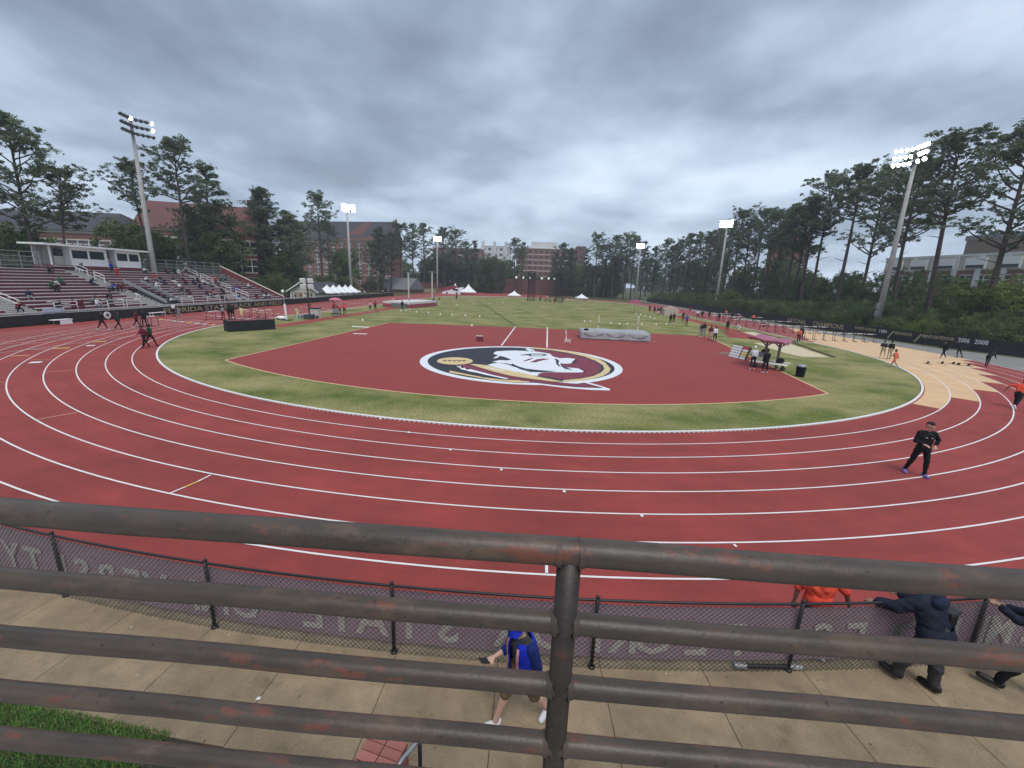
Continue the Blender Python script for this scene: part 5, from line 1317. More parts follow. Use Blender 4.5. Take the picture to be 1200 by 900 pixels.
# (foot px, foot py, head py or None, pose, facing deg (0=+Y, 90=-X, -90=+X, 180 = to the camera), top, bottom, label, options)
FO = [
 (121, 387, 0, 'walk', -80, 'black', 'black', 'person in a black jacket walking right beside the left windscreen, first of four', {}),
 (140, 386, 0, 'walk2', -80, 'dgreen', 'black', 'person in a dark green jacket walking on the left straight', {}),
 (161, 384, 0, 'walk', -30, 'maroon', 'black', 'person in maroon and black striding past the left wall near the white bench', {}),
 (170, 383, 0, 'stand2', 20, 'black', 'black', 'person in plain black standing right of the maroon one by the left wall', {}),
 (170.5, 408, 0, 'walk', 172, 'maroon', 'black', 'person in a black and red hooded jacket on lane one at the left bend', {}),
 (177.5, 406, 0, 'walk2', -8, 'dgreen', 'black', 'person in a dark jacket walking beside the hooded one at the left bend', {}),
 (204.5, 371, 0, 'stand', 170, 'white', 'black', 'person in a white shirt and black shorts against the windscreen', dict(short=True)),
 (211, 376, 0, 'walk', -85, 'grey', 'grey', 'person all in grey walking right along the left straight', {}),
 (262, 375, 0, 'stand2', 180, 'grey', 'maroon', 'person in grey top and white cap before the gold lettering', dict(hat=shoe_w)),
 (269, 375, 0, 'stand', 160, 'black', 'black', 'person in black, left one of the pair by the gold lettering', {}),
 (273.5, 375, 0, 'stand2', 190, 'black', 'black', 'taller person in black, right one of the pair by the gold lettering', dict(hgt_=1.85)),
 (284, 374, 0, 'run2', 70, 'yellow', 'yellow', 'runner in pale yellow leaning into the left bend', dict(short=True, skin='light')),
 (349, 373.5, 0, 'run', 175, 'yellow', 'yellow', 'runner in a pale yellow singlet coming down the left straight', dict(short=True, sleeveless=True, skin='light')),
 (365, 371, 0, 'stand2', 150, 'redor', 'black', 'person in bright orange behind the white equipment box', {}),
 (391.5, 367, 0, 'stand', 190, 'red', 'black', 'person in red standing at the left side under the pink parasol', {}),
 (399, 369, 0, 'bend', 160, 'redor', 'black', 'person in orange red bending under the pink parasol', {}),
 (404, 369, 0, 'stand2', 180, 'redor', 'navy', 'person in orange red at the right side under the pink parasol', {}),
 (434, 365, 0, 'stand', 175, 'pink', 'black', 'person in a pink top on the left infield runway', dict(short=True)),
 (440, 365, 0, 'stand2', 185, 'maroon', 'black', 'person in maroon on the left infield runway', dict(short=True)),
 (471.5, 363, 0, 'stand', 180, 'black', 'black', 'person in black at the left end of the vault mats', {}),
 (480, 361, 0, 'stand2', 100, 'white', 'navy', 'person in white beside the vault mats', {}),
 (461.5, 357, 0, 'walk', 180, 'pink', 'grey', 'person far away on the back of the left straight', {}),
 (508, 358, 0, 'stand', 180, 'black', 'black', 'person in black right of the vault mats', {}),
 (515, 357, 0, 'stand2', 160, 'red', 'white', 'person in red at the right end of the vault mats', {}),
 (535, 352, 0, 'stand', 180, 'black', 'black', 'person in black on the far grass near the tents', {}),
 (633, 354, 0, 'stand', 180, 'black', 'black', 'athlete in black left in the group before the throwing cage', dict(short=True)),
 (639, 355, 0, 'stand2', 150, 'orange', 'black', 'athlete in orange in the group before the throwing cage', dict(short=True)),
 (645, 356, 0, 'bend', 90, 'black', 'black', 'athlete in black bending in the group before the throwing cage', dict(short=True)),
 (649.5, 356, 0, 'stand', 200, 'maroon', 'black', 'athlete in maroon, right in the group before the throwing cage', dict(short=True)),
 (641, 352, 0, 'stand', 200, 'white', 'navy', 'person in white standing inside the throwing cage', {}),
 (661, 353, 0, 'stand2', 180, 'red', 'black', 'person in red right of the throwing cage', {}),
 (664, 353, 0, 'stand', 180, 'red', 'white', 'second person in red right of the throwing cage', {}),
 (766.5, 368, 0, 'stand', 190, 'black', 'black', 'person in black, left in the small far right group by the maroon parasol', {}),
 (771, 370, 0, 'stand2', 170, 'black', 'white', 'person in black top and white shorts in the small far right group', dict(short=True)),
 (774, 368, 0, 'stand', 180, 'charcoal', 'black', 'person in charcoal, right in the small far right group', {}),
 (761, 366, 0, 'stand', 180, 'maroon', 'black', 'person in dark red on the grass before the tan strip', {}),
 (785, 380, 0, 'stand', 190, 'black', 'black', 'person in black with white shoes on the right grass, left of two', dict(shoe=shoe_w)),
 (789, 379, 0, 'look', 150, 'black', 'black', 'person in black on the right grass, right of two', {}),
 (800, 377, 0, 'stand2', 180, 'navy', 'maroon', 'person in navy behind the blue shirted one', {}),
 (804, 382, 0, 'hips', 190, 'blue', 'maroon', 'person in a bright blue shirt on the right grass', {}),
 (808, 366, 0, 'run', 180, 'red', 'black', 'runner in red far up the right straight', dict(short=True)),
 (817, 373, 0, 'stand', 180, 'white', 'black', 'person in a white top and dark trousers by the right straight', {}),
 (822.5, 374, 0, 'stand2', 170, 'black', 'black', 'person in black right of the white topped one by the right straight', {}),
 (830.5, 374, 0, 'walk', 160, 'maroon', 'black', 'person in maroon walking on the right straight', {}),
 (842, 377, 0, 'stand', 180, 'navy', 'black', 'person in navy among the far hurdles', {}),
 (850, 372, 0, 'stand2', 180, 'orange', 'black', 'hurdler in orange behind the far hurdles', dict(short=True)),
 (857, 376, 0, 'stand', 180, 'black', 'black', 'person in black among the far hurdles', {}),
 (867, 377, 0, 'bend', 120, 'redor', 'black', 'hurdler in orange bending among the far hurdles', dict(short=True)),
 (882, 379, 0, 'stand', 170, 'orange', 'black', 'hurdler in orange among the hurdles left of the bare backed one', dict(short=True)),
 (895, 383, 0, 'sit', 150, 'maroon', 'black', 'hurdler crouching low among the right hurdles', dict(short=True)),
 (820.5, 395, 0, 'look', 200, 'navy', 'grey', 'photographer in a navy top and grey trousers on the right grass', dict(skin='light')),
 (824, 394, 0, 'stand2', 170, 'black', 'grey', 'person in black standing close behind the grey trousered photographer', {}),
 (831.5, 399, 0, 'stand', 180, 'maroon', 'pink', 'person in maroon beside the white shirted one on the right grass', dict(short=True)),
 (837, 400.5, 0, 'stand', 185, 'white', 'black', 'person in a white shirt, black vest strap and black trousers on the right grass', {}),
 (851.5, 389.5, 0, 'stand', 180, 'black', 'black', 'athlete in a black shirt standing on the right runway', dict(short=True)),
 (865, 391, 0, 'bend', 110, 'white', 'white', 'athlete in white bending on the right runway', dict(short=True)),
 (881, 433, 0, 'stand2', -15, 'white', 'navy', 'official in a white shirt, hat and navy trousers at the canopied bench', dict(hat=shoe_w, skin='light')),
 (895.5, 437.5, 0, 'stand', 8, 'black', 'black', 'official all in black standing at the canopied bench', {}),
 (935, 402, 0, 'stand2', 165, 'orange', 'black', 'bare backed hurdler in black tights beside the sand pit', dict(sleeveless=True)),
 (938, 399, 0, 'stand', 180, 'black', 'black', 'person in black just behind the bare backed hurdler', {}),
 (987, 392, 0, 'sit', 180, 'black', 'black', 'person in black sitting on a hurdle crossbar at the right', {}),
 (1033, 420, 0, 'lean', -30, 'black', 'khaki', 'official in black jacket and khaki trousers, left of the two at the kerb', dict(skin='light')),
 (1041, 421, 0, 'stand2', -10, 'black', 'khaki', 'official in black jacket and khaki trousers, right of the two at the kerb', dict(skin='mid')),
 (1046.5, 430.5, 1.55, 'walk2', 20, 'orange', 'orange', 'small athlete in orange walking on the kerb at the right bend', dict(short=True, sleeveless=True, skin='mid', shoe=shoe_w)),
 (1104, 420.5, 0, 'walk', 85, 'black', 'black', 'athlete in black striding on the tan zone near the fence lettering', dict(shoe=shoe_w)),
 (1122, 419, 0, 'lean', 40, 'black', 'black', 'athlete in black leaning forward beside the right fence', {}),
 (1155, 430, 0, 'bend', -70, 'black', 'black', 'athlete in black bending down at the right edge of the tan zone', {}),
]
for u, v, hh_, pose, fc, tp_, bt, lb, kw in FO:
    p_ = G(u, v)
    person(p_, pose, fc, tp_, bt, lb, **({'hgt_': hh_} if hh_ else {}), **kw)
# seated and standing spectators on the stand
def on_stand(u, v):
    d = ray(u, v); k = DZ/DX
    t = (GZ0+.08+k*(GX0-CAM.x)-CAM.z)/(d.z+k*d.x); q = CAM+d*t
    return q, max(0, min(NR-1, round((GX0-q.x)/DX)))
ST = [(90.5, 315, 'hunch', 'navy', 'white', 'spectator in navy with white trousers, left of the pair below the press box'), (95, 315, 'sit', 'black', 'navy', 'spectator in black, right of the pair below the press box'),
 (58, 334, 'hunch', 'green', 'black', 'spectator in green, left of three in the middle rows'), (64.5, 334, 'sit', 'white', 'black', 'spectator in white between two in green'), (71, 333, 'sit2', 'green', 'black', 'spectator in green with white shoes, right of three in the middle rows'),
 (106, 331, 'hunch', 'navy', 'navy', 'spectator in navy sitting alone in the middle rows'), (127, 338.5, 'hunch', 'grey', 'black', 'spectator in pale grey at the left of a cluster under the steps'), (132, 338, 'sit', 'blue', 'black', 'spectator in navy blue in the cluster under the steps'),
 (138, 338.5, 'sit', 'maroon', 'black', 'spectator in maroon in the cluster under the steps'), (142, 339, 'hunch', 'maroon', 'maroon', 'spectator in maroon at the right of the cluster under the steps'),
 (167.5, 317, 'hunch', 'white', 'black', 'spectator in white right of the press box'), (170, 330, 'hunch', 'white', 'black', 'spectator in white two rows above the ramp'), (183, 335, 'hunch', 'white', 'white', 'spectator in white beside the ramp wall'),
 (158, 345, 'sit2', 'black', 'white', 'spectator in black beside the dark ramp opening'), (21.5, 364, 'hunch', 'maroon', 'black', 'spectator in maroon on the lowest row at the far left'), (84.5, 357, 'sit', 'maroon', 'maroon', 'spectator in maroon, left of two on the lowest rows'),
 (92, 357, 'hunch', 'maroon', 'maroon', 'spectator in maroon, right of two on the lowest rows'), (113.5, 357, 'sit', 'white', 'grey', 'spectator in white and grey on the lowest row'), (65, 358, 'hunch', 'black', 'black', 'spectator in black sitting low beside the blue cloth'),
 (129, 355, 'sit2', 'black', 'black', 'spectator in black under the white rail at the lowest row'), (203, 315, 'sit', 'black', 'black', 'spectator in black in the top rows of the right section'), (207.5, 317, 'hunch', 'white', 'white', 'spectator in white in the top rows of the right section'),
 (217, 316, 'sit', 'black', 'maroon', 'spectator in dark clothes left of the top of the right stair'), (221.5, 316, 'hunch', 'charcoal', 'black', 'spectator in charcoal by the top of the right stair'), (202, 329, 'sit', 'navy', 'white', 'spectator in navy with pale legs in the right section'),
 (210, 325, 'hunch', 'black', 'maroon', 'spectator in black one row above the navy one'), (231, 330, 'sit', 'black', 'black', 'spectator in black, upper one of the dark pair in the right section'), (233.5, 338, 'sit', 'black', 'navy', 'spectator in black, lower one of the dark pair in the right section'),
 (212, 344, 'sit2', 'charcoal', 'grey', 'spectator in charcoal lying back, left of two over the gold letters'), (220, 344, 'sit2', 'black', 'navy', 'spectator in black lying back, right of two over the gold letters'), (246, 345, 'hunch', 'red', 'white', 'spectator in red in the lowest rows of the right section'),
 (250, 346, 'sit', 'pink', 'black', 'spectator in pink beside the red one'), (258, 347, 'hunch', 'black', 'black', 'spectator in black right of the red one'), (262, 349, 'sit', 'charcoal', 'black', 'spectator in charcoal at the foot of the right stair'),
 (259, 327, 'sit', 'teal', 'teal', 'spectator in teal on the right stair'), (262, 327, 'hunch', 'teal', 'navy', 'second spectator in teal on the right stair'), (255, 334, 'hunch', 'black', 'maroon', 'spectator in black just below the teal pair'),
 (274, 338, 'hunch', 'blue', 'blue', 'spectator in bright blue right of the right stair'), (278, 350, 'hunch', 'blue', 'white', 'spectator in blue at the lowest row'), (300, 349, 'sit', 'black', 'maroon', 'spectator in black near the end wall'),
 (309, 347, 'sit', 'white', 'navy', 'spectator in white near the end wall'), (314, 350, 'hunch', 'white', 'black', 'spectator in white at the very end of the stand'), (199, 352, 'hunch', 'white', 'navy', 'spectator in white at the foot of the ramp'),
 (193, 312, 'sit', 'maroon', 'black', 'spectator in maroon at the top row near the back railing'), (226, 333, 'sit', 'navy', 'black', 'spectator in navy left of the dark pair')]
for u, v, ps, tp_, bt, lb in ST:
    q, i = on_stand(u, v); x, z = GX0-DX*i-.12, GZ0+DZ*i+.045
    t_ = (x-CAM.x); y = onx(u, v, x).y
    person((x, y, z), ps, -90+rt.uniform(-18, 18), tp_, bt, lb, skin=rt.choice(['dark', 'mid', 'light', 'dark']))
rs_ = random.Random(31); seen = set()
for k in range(26):
    i = rs_.randrange(1, NR-1); sec, (ya, yb) = rs_.choice([('left', (-10, 1.2)), ('middle', (7.4, 19.5)), ('middle', (7.4, 19.5)), ('right', (22.5, 29))]); c_ = rs_.choice(['black', 'navy', 'maroon', 'charcoal', 'white', 'grey', 'red'])
    if (i, sec, c_) in seen: continue
    seen.add((i, sec, c_)); person((GX0-DX*i-.12, rs_.uniform(ya, yb), GZ0+DZ*i+.045), rs_.choice(['sit', 'hunch', 'sit2']), -90+rs_.uniform(-20, 20), c_, rs_.choice(['black', 'navy', 'grey']), 'spectator in %s seated on the %s bench row of the %s stand section' % (c_, ORD[i], sec), skin=rs_.choice(['dark', 'mid', 'light']))
for u, v, ps, tp_, bt, lb in [(131.5, 319, 'stand', 'royal', 'navy', 'spectator in royal blue standing on the steps by the press box'), (138, 326, 'hips', 'red', 'red', 'spectator in red standing on the steps below the press box'), (224, 312, 'stand2', 'maroon', 'black', 'spectator in dark red standing at the top of the right stair')]:
    q, i = on_stand(u, v); x = GX0-DX*i-.4; person((x, onx(u, v, x).y, GZ0+DZ*i-.16), ps, -80, tp_, bt, lb)
# far crowd along the fence under the tents
fr = random.Random(17)
for k in range(24):
    u = 331+k*5.6+fr.uniform(-1.5, 1.5); X = -50.2-fr.uniform(0, 1.5) if u < 378 else -51.5-fr.uniform(0, 3)
    q = onx(u, 356-(u-331)*.075, X); c_ = fr.choice(['white', 'black', 'navy', 'maroon', 'charcoal', 'white', 'grey', 'red'])
    person((q.x, q.y, 0), fr.choice(['stand', 'stand2', 'hips', 'look']), fr.uniform(-130, -60), c_, fr.choice(['black', 'navy', 'grey']), 'spectator standing in the crowd behind the windscreen near the peaked tents', group='crowd behind the windscreen by the tents', hgt_=fr.uniform(1.65, 1.9), skin=fr.choice(['dark', 'mid', 'light']))

# ------------------------------------------------------------------ the people near the camera, with clothes as parts
def near_person(pos, face, label, bk, parts, hgt_=1.76, skin='light', hair=hair_m, vox=.0115, extra=None):
    caps, J = body(h=hgt_, **bk)
    jobs = [(caps, vox, None, 0.)]; names = []
    for nm, zones, grow, m in parts:
        if nm == 'shoe':
            for i_ in (0, 1): jobs.append(([c for c in caps if c[4] == 'shoe' and ((c[0]-J['ank%d' % i_]).length < (c[0]-J['ank%d' % (1-i_)]).length)], vox*1.15, zones, grow)); names.append((nm, m))
        else: jobs.append((caps, vox*1.15, zones, grow)); names.append((nm, m))
    ms = remesh(jobs)
    root = thing('person', label, 'person', tuple(pos), R_(face))
    bm_ = ms[0]; bm_.name = 'body'
    zone_faces(bm_, caps)
    for z_ in ZI: bm_.materials.append(hair if z_ == 'hair' else SK[skin])
    link('body', bm_, root)
    for (nm, m), me in zip(names, ms[1:]):
        me.name = nm; me.materials.append(m); link(nm, me, root)
        if nm != 'shoe':     # folds
            nv = len(me.vertices); co = np.empty(nv*3); no = np.empty(nv*3); me.vertices.foreach_get('co', co); me.vertices.foreach_get('normal', no); co = co.reshape(-1, 3); no = no.reshape(-1, 3)
            f1 = np.sin(co[:, 2]*38+5*np.sin(co[:, 0]*11+co[:, 1]*9))*np.sin(co[:, 0]*17-co[:, 1]*13+2*np.sin(co[:, 2]*9)); f2 = np.sin(co[:, 2]*21-co[:, 0]*30)*np.cos(co[:, 1]*26+co[:, 2]*12)
            co = co+no*(.0065*f1+.005*f2)[:, None]; me.vertices.foreach_set('co', co.ravel()); me.update()
    off, k = J['off'], J['k']
    def place(v): return (Vector(v)+off)*k
    return root, J, place, caps
def headpt(J, bk, x, y, z, k=1.):   # point in head space
    hp, hy = R_(bk.get('head', (0, 0))[0]), R_(bk.get('head', (0, 0))[1])
    y, z = y*math.cos(hp)+z*math.sin(hp), -y*math.sin(hp)+z*math.cos(hp); x, y = x*math.cos(hy)-y*math.sin(hy), x*math.sin(hy)+y*math.cos(hy)
    return J['head']+Vector((x, y, z))*J['k']
def face_bits(root, J, bk):
    for s in (-1, 1): mb = MB(); mb.ball(headpt(J, bk, s*.033, .088, .018), .011, shoe_w, 8, 6); mb.ball(headpt(J, bk, s*.033, .096, .018), .0065, shoe_k, 8, 6); mb.build('eye', root, smooth=True)
    for s in (-1, 1): mb = MB(); mb.tube([headpt(J, bk, s*.018, .095, .040), headpt(J, bk, s*.034, .093, .045), headpt(J, bk, s*.052, .082, .040)], .0045, hair_m, 5); mb.build('eyebrow', root)
    mb = MB(); mb.tube([headpt(J, bk, -.022, .086, -.058), headpt(J, bk, 0, .094, -.056), headpt(J, bk, .022, .086, -.058)], .006, mat('lips', (.35, .13, .11), .6), 6); mb.build('mouth', root)
def cap_hat(root, J, bk, m, brim_m=None):
    mb = MB(); vs = []; n = 20
    rings = [(.103, .012), (.104, .04), (.095, .075), (.07, .103), (.035, .118), (.002, .122)]
    pts = []
    for r, z in rings:
        for k in range(n): a = 2*PI*k/n; pts.append(headpt(J, bk, r*math.cos(a)*.93, r*math.sin(a)-.004, z+.012))
    fs = [(i*n+k, i*n+(k+1) % n, (i+1)*n+(k+1) % n, (i+1)*n+k) for i in range(len(rings)-1) for k in range(n)]
    mb.add(pts, fs, m); hat = mb.build('cap', root, smooth=True)
    mb = MB(); a0 = [headpt(J, bk, .088*math.sin(t), .098*math.cos(t)-.004, .026) for t in [R_(-58+116*k/10) for k in range(11)]]
    a1 = [headpt(J, bk, .088*math.sin(t)*1.02, .098*math.cos(t)+.085*max(0, math.cos(t*1.45))-.004, .012) for t in [R_(-58+116*k/10) for k in range(11)]]
    up = [p+Vector((0, 0, .006)) for p in a0+a1]
    mb.add(a0+a1+up, [(k, k+1, 12+k, 11+k) for k in range(10)]+[(22+11+k, 22+12+k, 22+k+1, 22+k) for k in range(10)]+[(11+k, 12+k, 34+k, 33+k) for k in range(10)], brim_m or m); mb.build('brim', hat, smooth=True)
# 1 walker in blue vest with a phone
bk = dict(hip=(-16, 26), knee=(18, 6), sh=(-14, 6), out=(8, 6), el=(14, 74), inw=(0, 0), lean=5, head=(28, 30), legout=(2, 2))
pos = G(610, 847)
root, J, pl2, caps = near_person(pos, 128, 'person in royal blue vest, cap and khaki shorts walking left while looking at a phone', bk,
   [('shirt', ('top', 'sleeve'), .007, cloth('charcoal', None)), ('shorts', ('bottom',), .022, cloth('brown', None)), ('shoe', ('shoe',), .008, shoe_w)], hgt_=1.74, vox=.0125)
k_ = J['k']; face_bits(root, J, bk); cap_hat(root, J, bk, cloth('royal', None))
# open vest: shell over the back and both front sides
def shell(root, J, name, m, a_from, a_to, z_list, rx, ry, lean, thick=.012, cy=0.):
    ln = R_(lean); pel = Vector((0, 0, .93)); off = J['off']; k = J['k']; n = 18; rows = []
    for z, sx, sy in z_list:
        row = []
        for i in range(n+1):
            a = R_(a_from+(a_to-a_from)*i/n); wr_ = 1+.02*math.sin(i*2.1+z*30)
            x, y = rx*sx*math.sin(a)*wr_, cy+ry*sy*math.cos(a)*wr_; zz = z
            y2, z2 = y*math.cos(ln)+zz*math.sin(ln), -y*math.sin(ln)+zz*math.cos(ln)
            row.append((pel+Vector((x, y2, z2))+off)*k)
        rows.append(row)
    mb = MB(); vs = [p for r in rows for p in r]; w_ = n+1
    mb.add(vs, [(j*w_+i, j*w_+i+1, (j+1)*w_+i+1, (j+1)*w_+i) for j in range(len(rows)-1) for i in range(n)], m)
    o_ = mb.build(name, root, smooth=True); so_ = o_.modifiers.new('solid', 'SOLIDIFY'); so_.thickness = thick; so_.offset = 1; return o_
zl = [(-.04, 1.12, 1.14), (.05, 1.08, 1.12), (.15, 1.02, 1.1), (.28, 1.06, 1.1), (.38, 1.08, 1.05), (.46, .98, .9), (.50, .72, .72)]
vest = shell(root, J, 'vest', cloth('royal', None), 22, 338, zl,   .205, .160, 5)
for aa in (28, 332): shell(root, J, 'vest_stripe', cloth('pink', None), aa-5, aa+5, [(z, sx*1.09, sy*1.09) for z, sx, sy in zl[:-1]], .205, .160, 5, .004)
for i_ in (0, 1):
    mb = MB(); cap_mb(mb, J['sh%d' % i_], J['el%d' % i_], .080, .066, cloth('deepblue', None), 16); cap_mb(mb, J['el%d' % i_], J['el%d' % i_]+J['fa%d' % i_]*.09, .065, .058, cloth('deepblue', None), 16); mb.build('sleeve', root, smooth=True)
ph = MB(); wp = J['wr1']+J['fa1']*.10; ph.box(wp+Vector((0, .03, .03)), (.085, .17, .014), shoe_k, tilt=(.5, 0)); phn = ph.build('hand_phone', None); 
phn.parent = None; phn.location = root.location; phn.rotation_euler = root.rotation_euler; phn.name = 'mobile_phone'; tag(phn, 'dark mobile phone held in the hand of the blue vested walker', 'phone')
# 2 photographer at the fence
bk = dict(hip=(20, -4), knee=(10, 4), sh=(46, 38), out=(30, 4), el=(24, 44), inw=(0, 10), lean=24, head=(-8, 10), legout=(6, 4))
pos = G(1076, 806)
root, J, pl2, caps = near_person(pos, 22, 'person in a dark navy hooded jacket leaning with both hands on the near fence', bk,
   [('jacket', ('top', 'sleeve', 'fore'), .048, cloth('slate', None)), ('trousers', ('bottom', 'shin'), .032, cloth('charcoal', None)), ('shoe', ('shoe',), .014, shoe_k)], hgt_=1.78, skin='mid', vox=.014)
face_bits(root, J, bk)
shell(root, J, 'jacket_hem', cloth('slate', None), 0, 360, [(-.12, 1.34, 1.4), (0, 1.3, 1.38), (.12, 1.16, 1.25)], .185, .15, 14)
mb = MB(); ln = R_(20); c_ = (Vector((0, 0, .93))+Vector((0, -.11*math.cos(ln)+.46*math.sin(ln), .11*math.sin(ln)+.46*math.cos(ln)))+J['off'])*J['k']
mb.ball(c_, .13, cloth('navy', None), 14, 9, (1.15, .7, .75)); mb.build('hood', root, smooth=True)
mb = MB(); c2 = c_+Vector((.16, -.03, -.22)); mb.tube([c_+Vector((.12, .10, .05)), c_+Vector((.10, .02, .08)), c2], .02, cloth('charcoal', None), 8); mb.build('strap', root, smooth=True)
bag = MB(); bag.box((0, 0, 0), (.20, .16, .26), cloth('black', None), rz=.4); bag.box((0, 0, .14), (.22, .18, .05), cloth('charcoal', None), rz=.4); bo = bag.build('camera_bag'); tag(bo, 'black camera bag hanging at the back of the person leaning on the fence', 'bag')
bo.location = root.matrix_basis @ (c2+Vector((.05, .0, -.08)))
# 3 photographer at the right edge
bk = dict(hip=(22, -12), knee=(6, 16), sh=(55, 30), out=(16, 10), el=(60, 60), inw=(12, 12), lean=8, head=(5, 5))
root, J, pl2, caps = near_person(G(1200, 818), 40, 'person in dark clothes cut by the right edge, holding a camera over the fence', bk,
   [('jacket', ('top', 'sleeve', 'fore'), .022, cloth('slate', None)), ('trousers', ('bottom', 'shin'), .016, cloth('black', None)), ('shoe', ('shoe',), .010, shoe_k)], hgt_=1.8, skin='mid', vox=.0145)
mb = MB(); mb.box((0, 0, 0), (.15, .08, .11), shoe_k); mb.tube([(0, .03, 0), (0, .22, -.02)], [.045, .055], shoe_k, 14); co_ = mb.build('camera_body'); co_.name = 'photo_camera'
tag(co_, 'black camera with a long lens held by the person at the right edge', 'camera'); co_.location = root.matrix_basis @ (J['wr0']+J['fa0']*.12+Vector((.05, 0, .02))); co_.rotation_euler = root.rotation_euler
# 4 orange shirt behind the fence
bk = dict(hip=(5, -5), knee=(3, 3), sh=(-6, -20), out=(46, 20), el=(10, 30), lean=4, head=(0, 20))
root, J, pl2, caps = near_person(Vector((5.62, -43.70, 0)), 175, 'person in a loose bright orange shirt just beyond the near fence', bk,
   [('shirt', ('top', 'sleeve'), .026, cloth('redor', None)), ('shorts', ('bottom',), .016, cloth('black', None)), ('shoe', ('shoe',), .008, shoe_w)], hgt_=1.68, skin='dark', vox=.0145)
shell(root, J, 'shirt_hem', cloth('redor', None), 0, 360, [(-.02, 1.15, 1.2), (.08, 1.08, 1.15), (.2, 1.02, 1.1)], .185, .145, 4)
# 5 athlete in black standing on the track
bk = dict(hip=(8, -6), knee=(10, 14), legout=(7, 10), sh=(-22, 2), out=(40, 14), el=(60, 78), inw=(62, 48), lean=2, head=(6, 20))
root, J, pl2, caps = near_person(G(1073, 557), 168, 'athlete in a black track suit and violet shoes stepping across the outer lanes', bk,
   [('jacket', ('top', 'sleeve', 'fore'), .016, cloth('black', None)), ('trousers', ('bottom', 'shin'), .014, cloth('black', None)), ('shoe', ('shoe',), .010, shoe_b)], hgt_=1.84, skin='light', vox=.014)
face_bits(root, J, bk)
mb = MB(); ch = (Vector((0, .155, .93+.34))+J['off'])*J['k']
for s in (-1, 1): mb.tube([ch+Vector((s*.05, 0, 0)), ch+Vector((s*.10, -.015, -.01))], .009, shoe_w, 5)
mb.build('chest_mark', root)
# 6 runner in red at the right edge
bk = dict(hip=(40, -32), knee=(30, 22), sh=(-40, 25), out=(60, 12), el=(25, 60), lean=22, head=(-8, 0))
root, J, pl2, caps = near_person(G(1189, 478.5), -62, 'runner in a bright red jacket and black tights at the right edge of the track', bk,
   [('jacket', ('top', 'sleeve'), .02, cloth('redor', None)), ('tights', ('bottom', 'shin'), .010, cloth('black', None)), ('shoe', ('shoe',), .010, shoe_w)], hgt_=1.78, skin='dark', vox=.017)

# ------------------------------------------------------------------ hurdles
def make_hurdle():
    t_ = thing('hurdle', 'hurdle', 'hurdle'); m = steel_m
    for s in (-1, 1):
        mb = MB(); mb.box((s*.52, -.30, .03), (.05, .68, .05), blackp_m); mb.build('foot', t_)
        mb = MB(); mb.box((s*.52, 0, .5), (.045, .03, .95), blackp_m); mb.build('upright', t_)
    mb = MB(); mb.box((0, 0, .99), (1.18, .025, .075), white_m); b_ = mb.build('top_board', t_)
    mb = MB(); mb.box((-.42, -.002, .99), (.16, .028, .07), blackp_m); mb.box((.42, -.002, .99), (.16, .028, .07), blackp_m); mb.build('board_stripe', b_)
    return t_
h0_ = None
def hurdle(x, y, rz, label, group):
    global h0_
    if h0_ is None:
        h0_ = make_hurdle(); h0_.location = (x, y, .012); h0_.rotation_euler = (0, 0, rz); h0_['label'] = label; h0_['group'] = group; return
    copy_thing(h0_, (x, y, .012), rz, label, group)
for j, yy in enumerate((6.5, 15.6, 24.8, 33.9, 43)):
    for i in range(8):
        if (j, i) in ((0, 0), (3, 5), (4, 2)): continue
        a_off = rt.uniform(-.12, .12); nm = ['nearest', 'second', 'third', 'fourth', 'fifth'][j]
        hurdle(R0+LW*(i+.5), yy+a_off, rt.uniform(-.06, .06), 'black and white hurdle in the %s row across the right hand straight' % nm, 'hurdles in the %s row across the right straight' % nm)
for k, (u, v) in enumerate([(248, 375), (255, 374), (288, 372), (300, 371), (307, 373), (316, 372), (172, 383), (180, 382)]):
    p_ = G(u, v); hurdle(p_.x, p_.y, .1, 'loose hurdle left standing on the left straight near the gold lettering', 'loose hurdles on the left straight')
# starting blocks on the tan zone
for k, (u, v) in enumerate([(1087, 426.5), (1104, 426.5), (1117, 427), (1123, 428), (1135, 429)]):
    p_ = G(u, v); t_ = thing('starting_block', 'low dark starting block, number %s from the left on the tan zone' % ['one', 'two', 'three', 'four', 'five'][k], 'starting block', (p_.x, p_.y, .012), rt.uniform(-.3, .3), 'starting blocks on the tan zone')
    mb = MB(); mb.box((0, 0, .025), (.06, .85, .04), steel_m); mb.build('rail', t_)
    for s in (-1, 1): mb = MB(); mb.box((s*.11, s*.12, .12), (.12, .06, .2), blackp_m, tilt=(.6, 0)); mb.build('foot_pad', t_)
# ------------------------------------------------------------------ high jump mat and standards
pL, pR = G(680, 397.5), G(762, 401.5); dv = (pR-pL); L = dv.length; an = math.atan2(dv.y, dv.x)
hm_ = thing('landing_mat', 'grey covered high jump landing mat on the red apron', 'landing mat', (pL.x, pL.y, .016), an)
hM = height_for(pR, 391.5)
bm = bmesh.new(); bmesh.ops.create_cube(bm, size=1)
for v in bm.verts: v.co = Vector(((v.co.x+.5)*L, (v.co.y+.5)*3.6, (v.co.z+.5)*hM))
bmesh.ops.bevel(bm, geom=bm.edges[:], offset=.12, segments=3, affect='EDGES'); bmesh.ops.subdivide_edges(bm, edges=[e_ for e_ in bm.edges if e_.calc_length() > .8], cuts=14, use_grid_fill=True)
for v in bm.verts: v.co.y += .05*math.sin(v.co.x*3.1)*(1-v.co.z/hM)*(v.co.y < .5); v.co.z += .03*math.sin(v.co.x*1.7+v.co.y)*(v.co.z > .3)
me = bpy.data.meshes.new('cover'); bm.to_mesh(me); bm.free(); me.materials.append(mat_grey); link('cover', me, hm_)
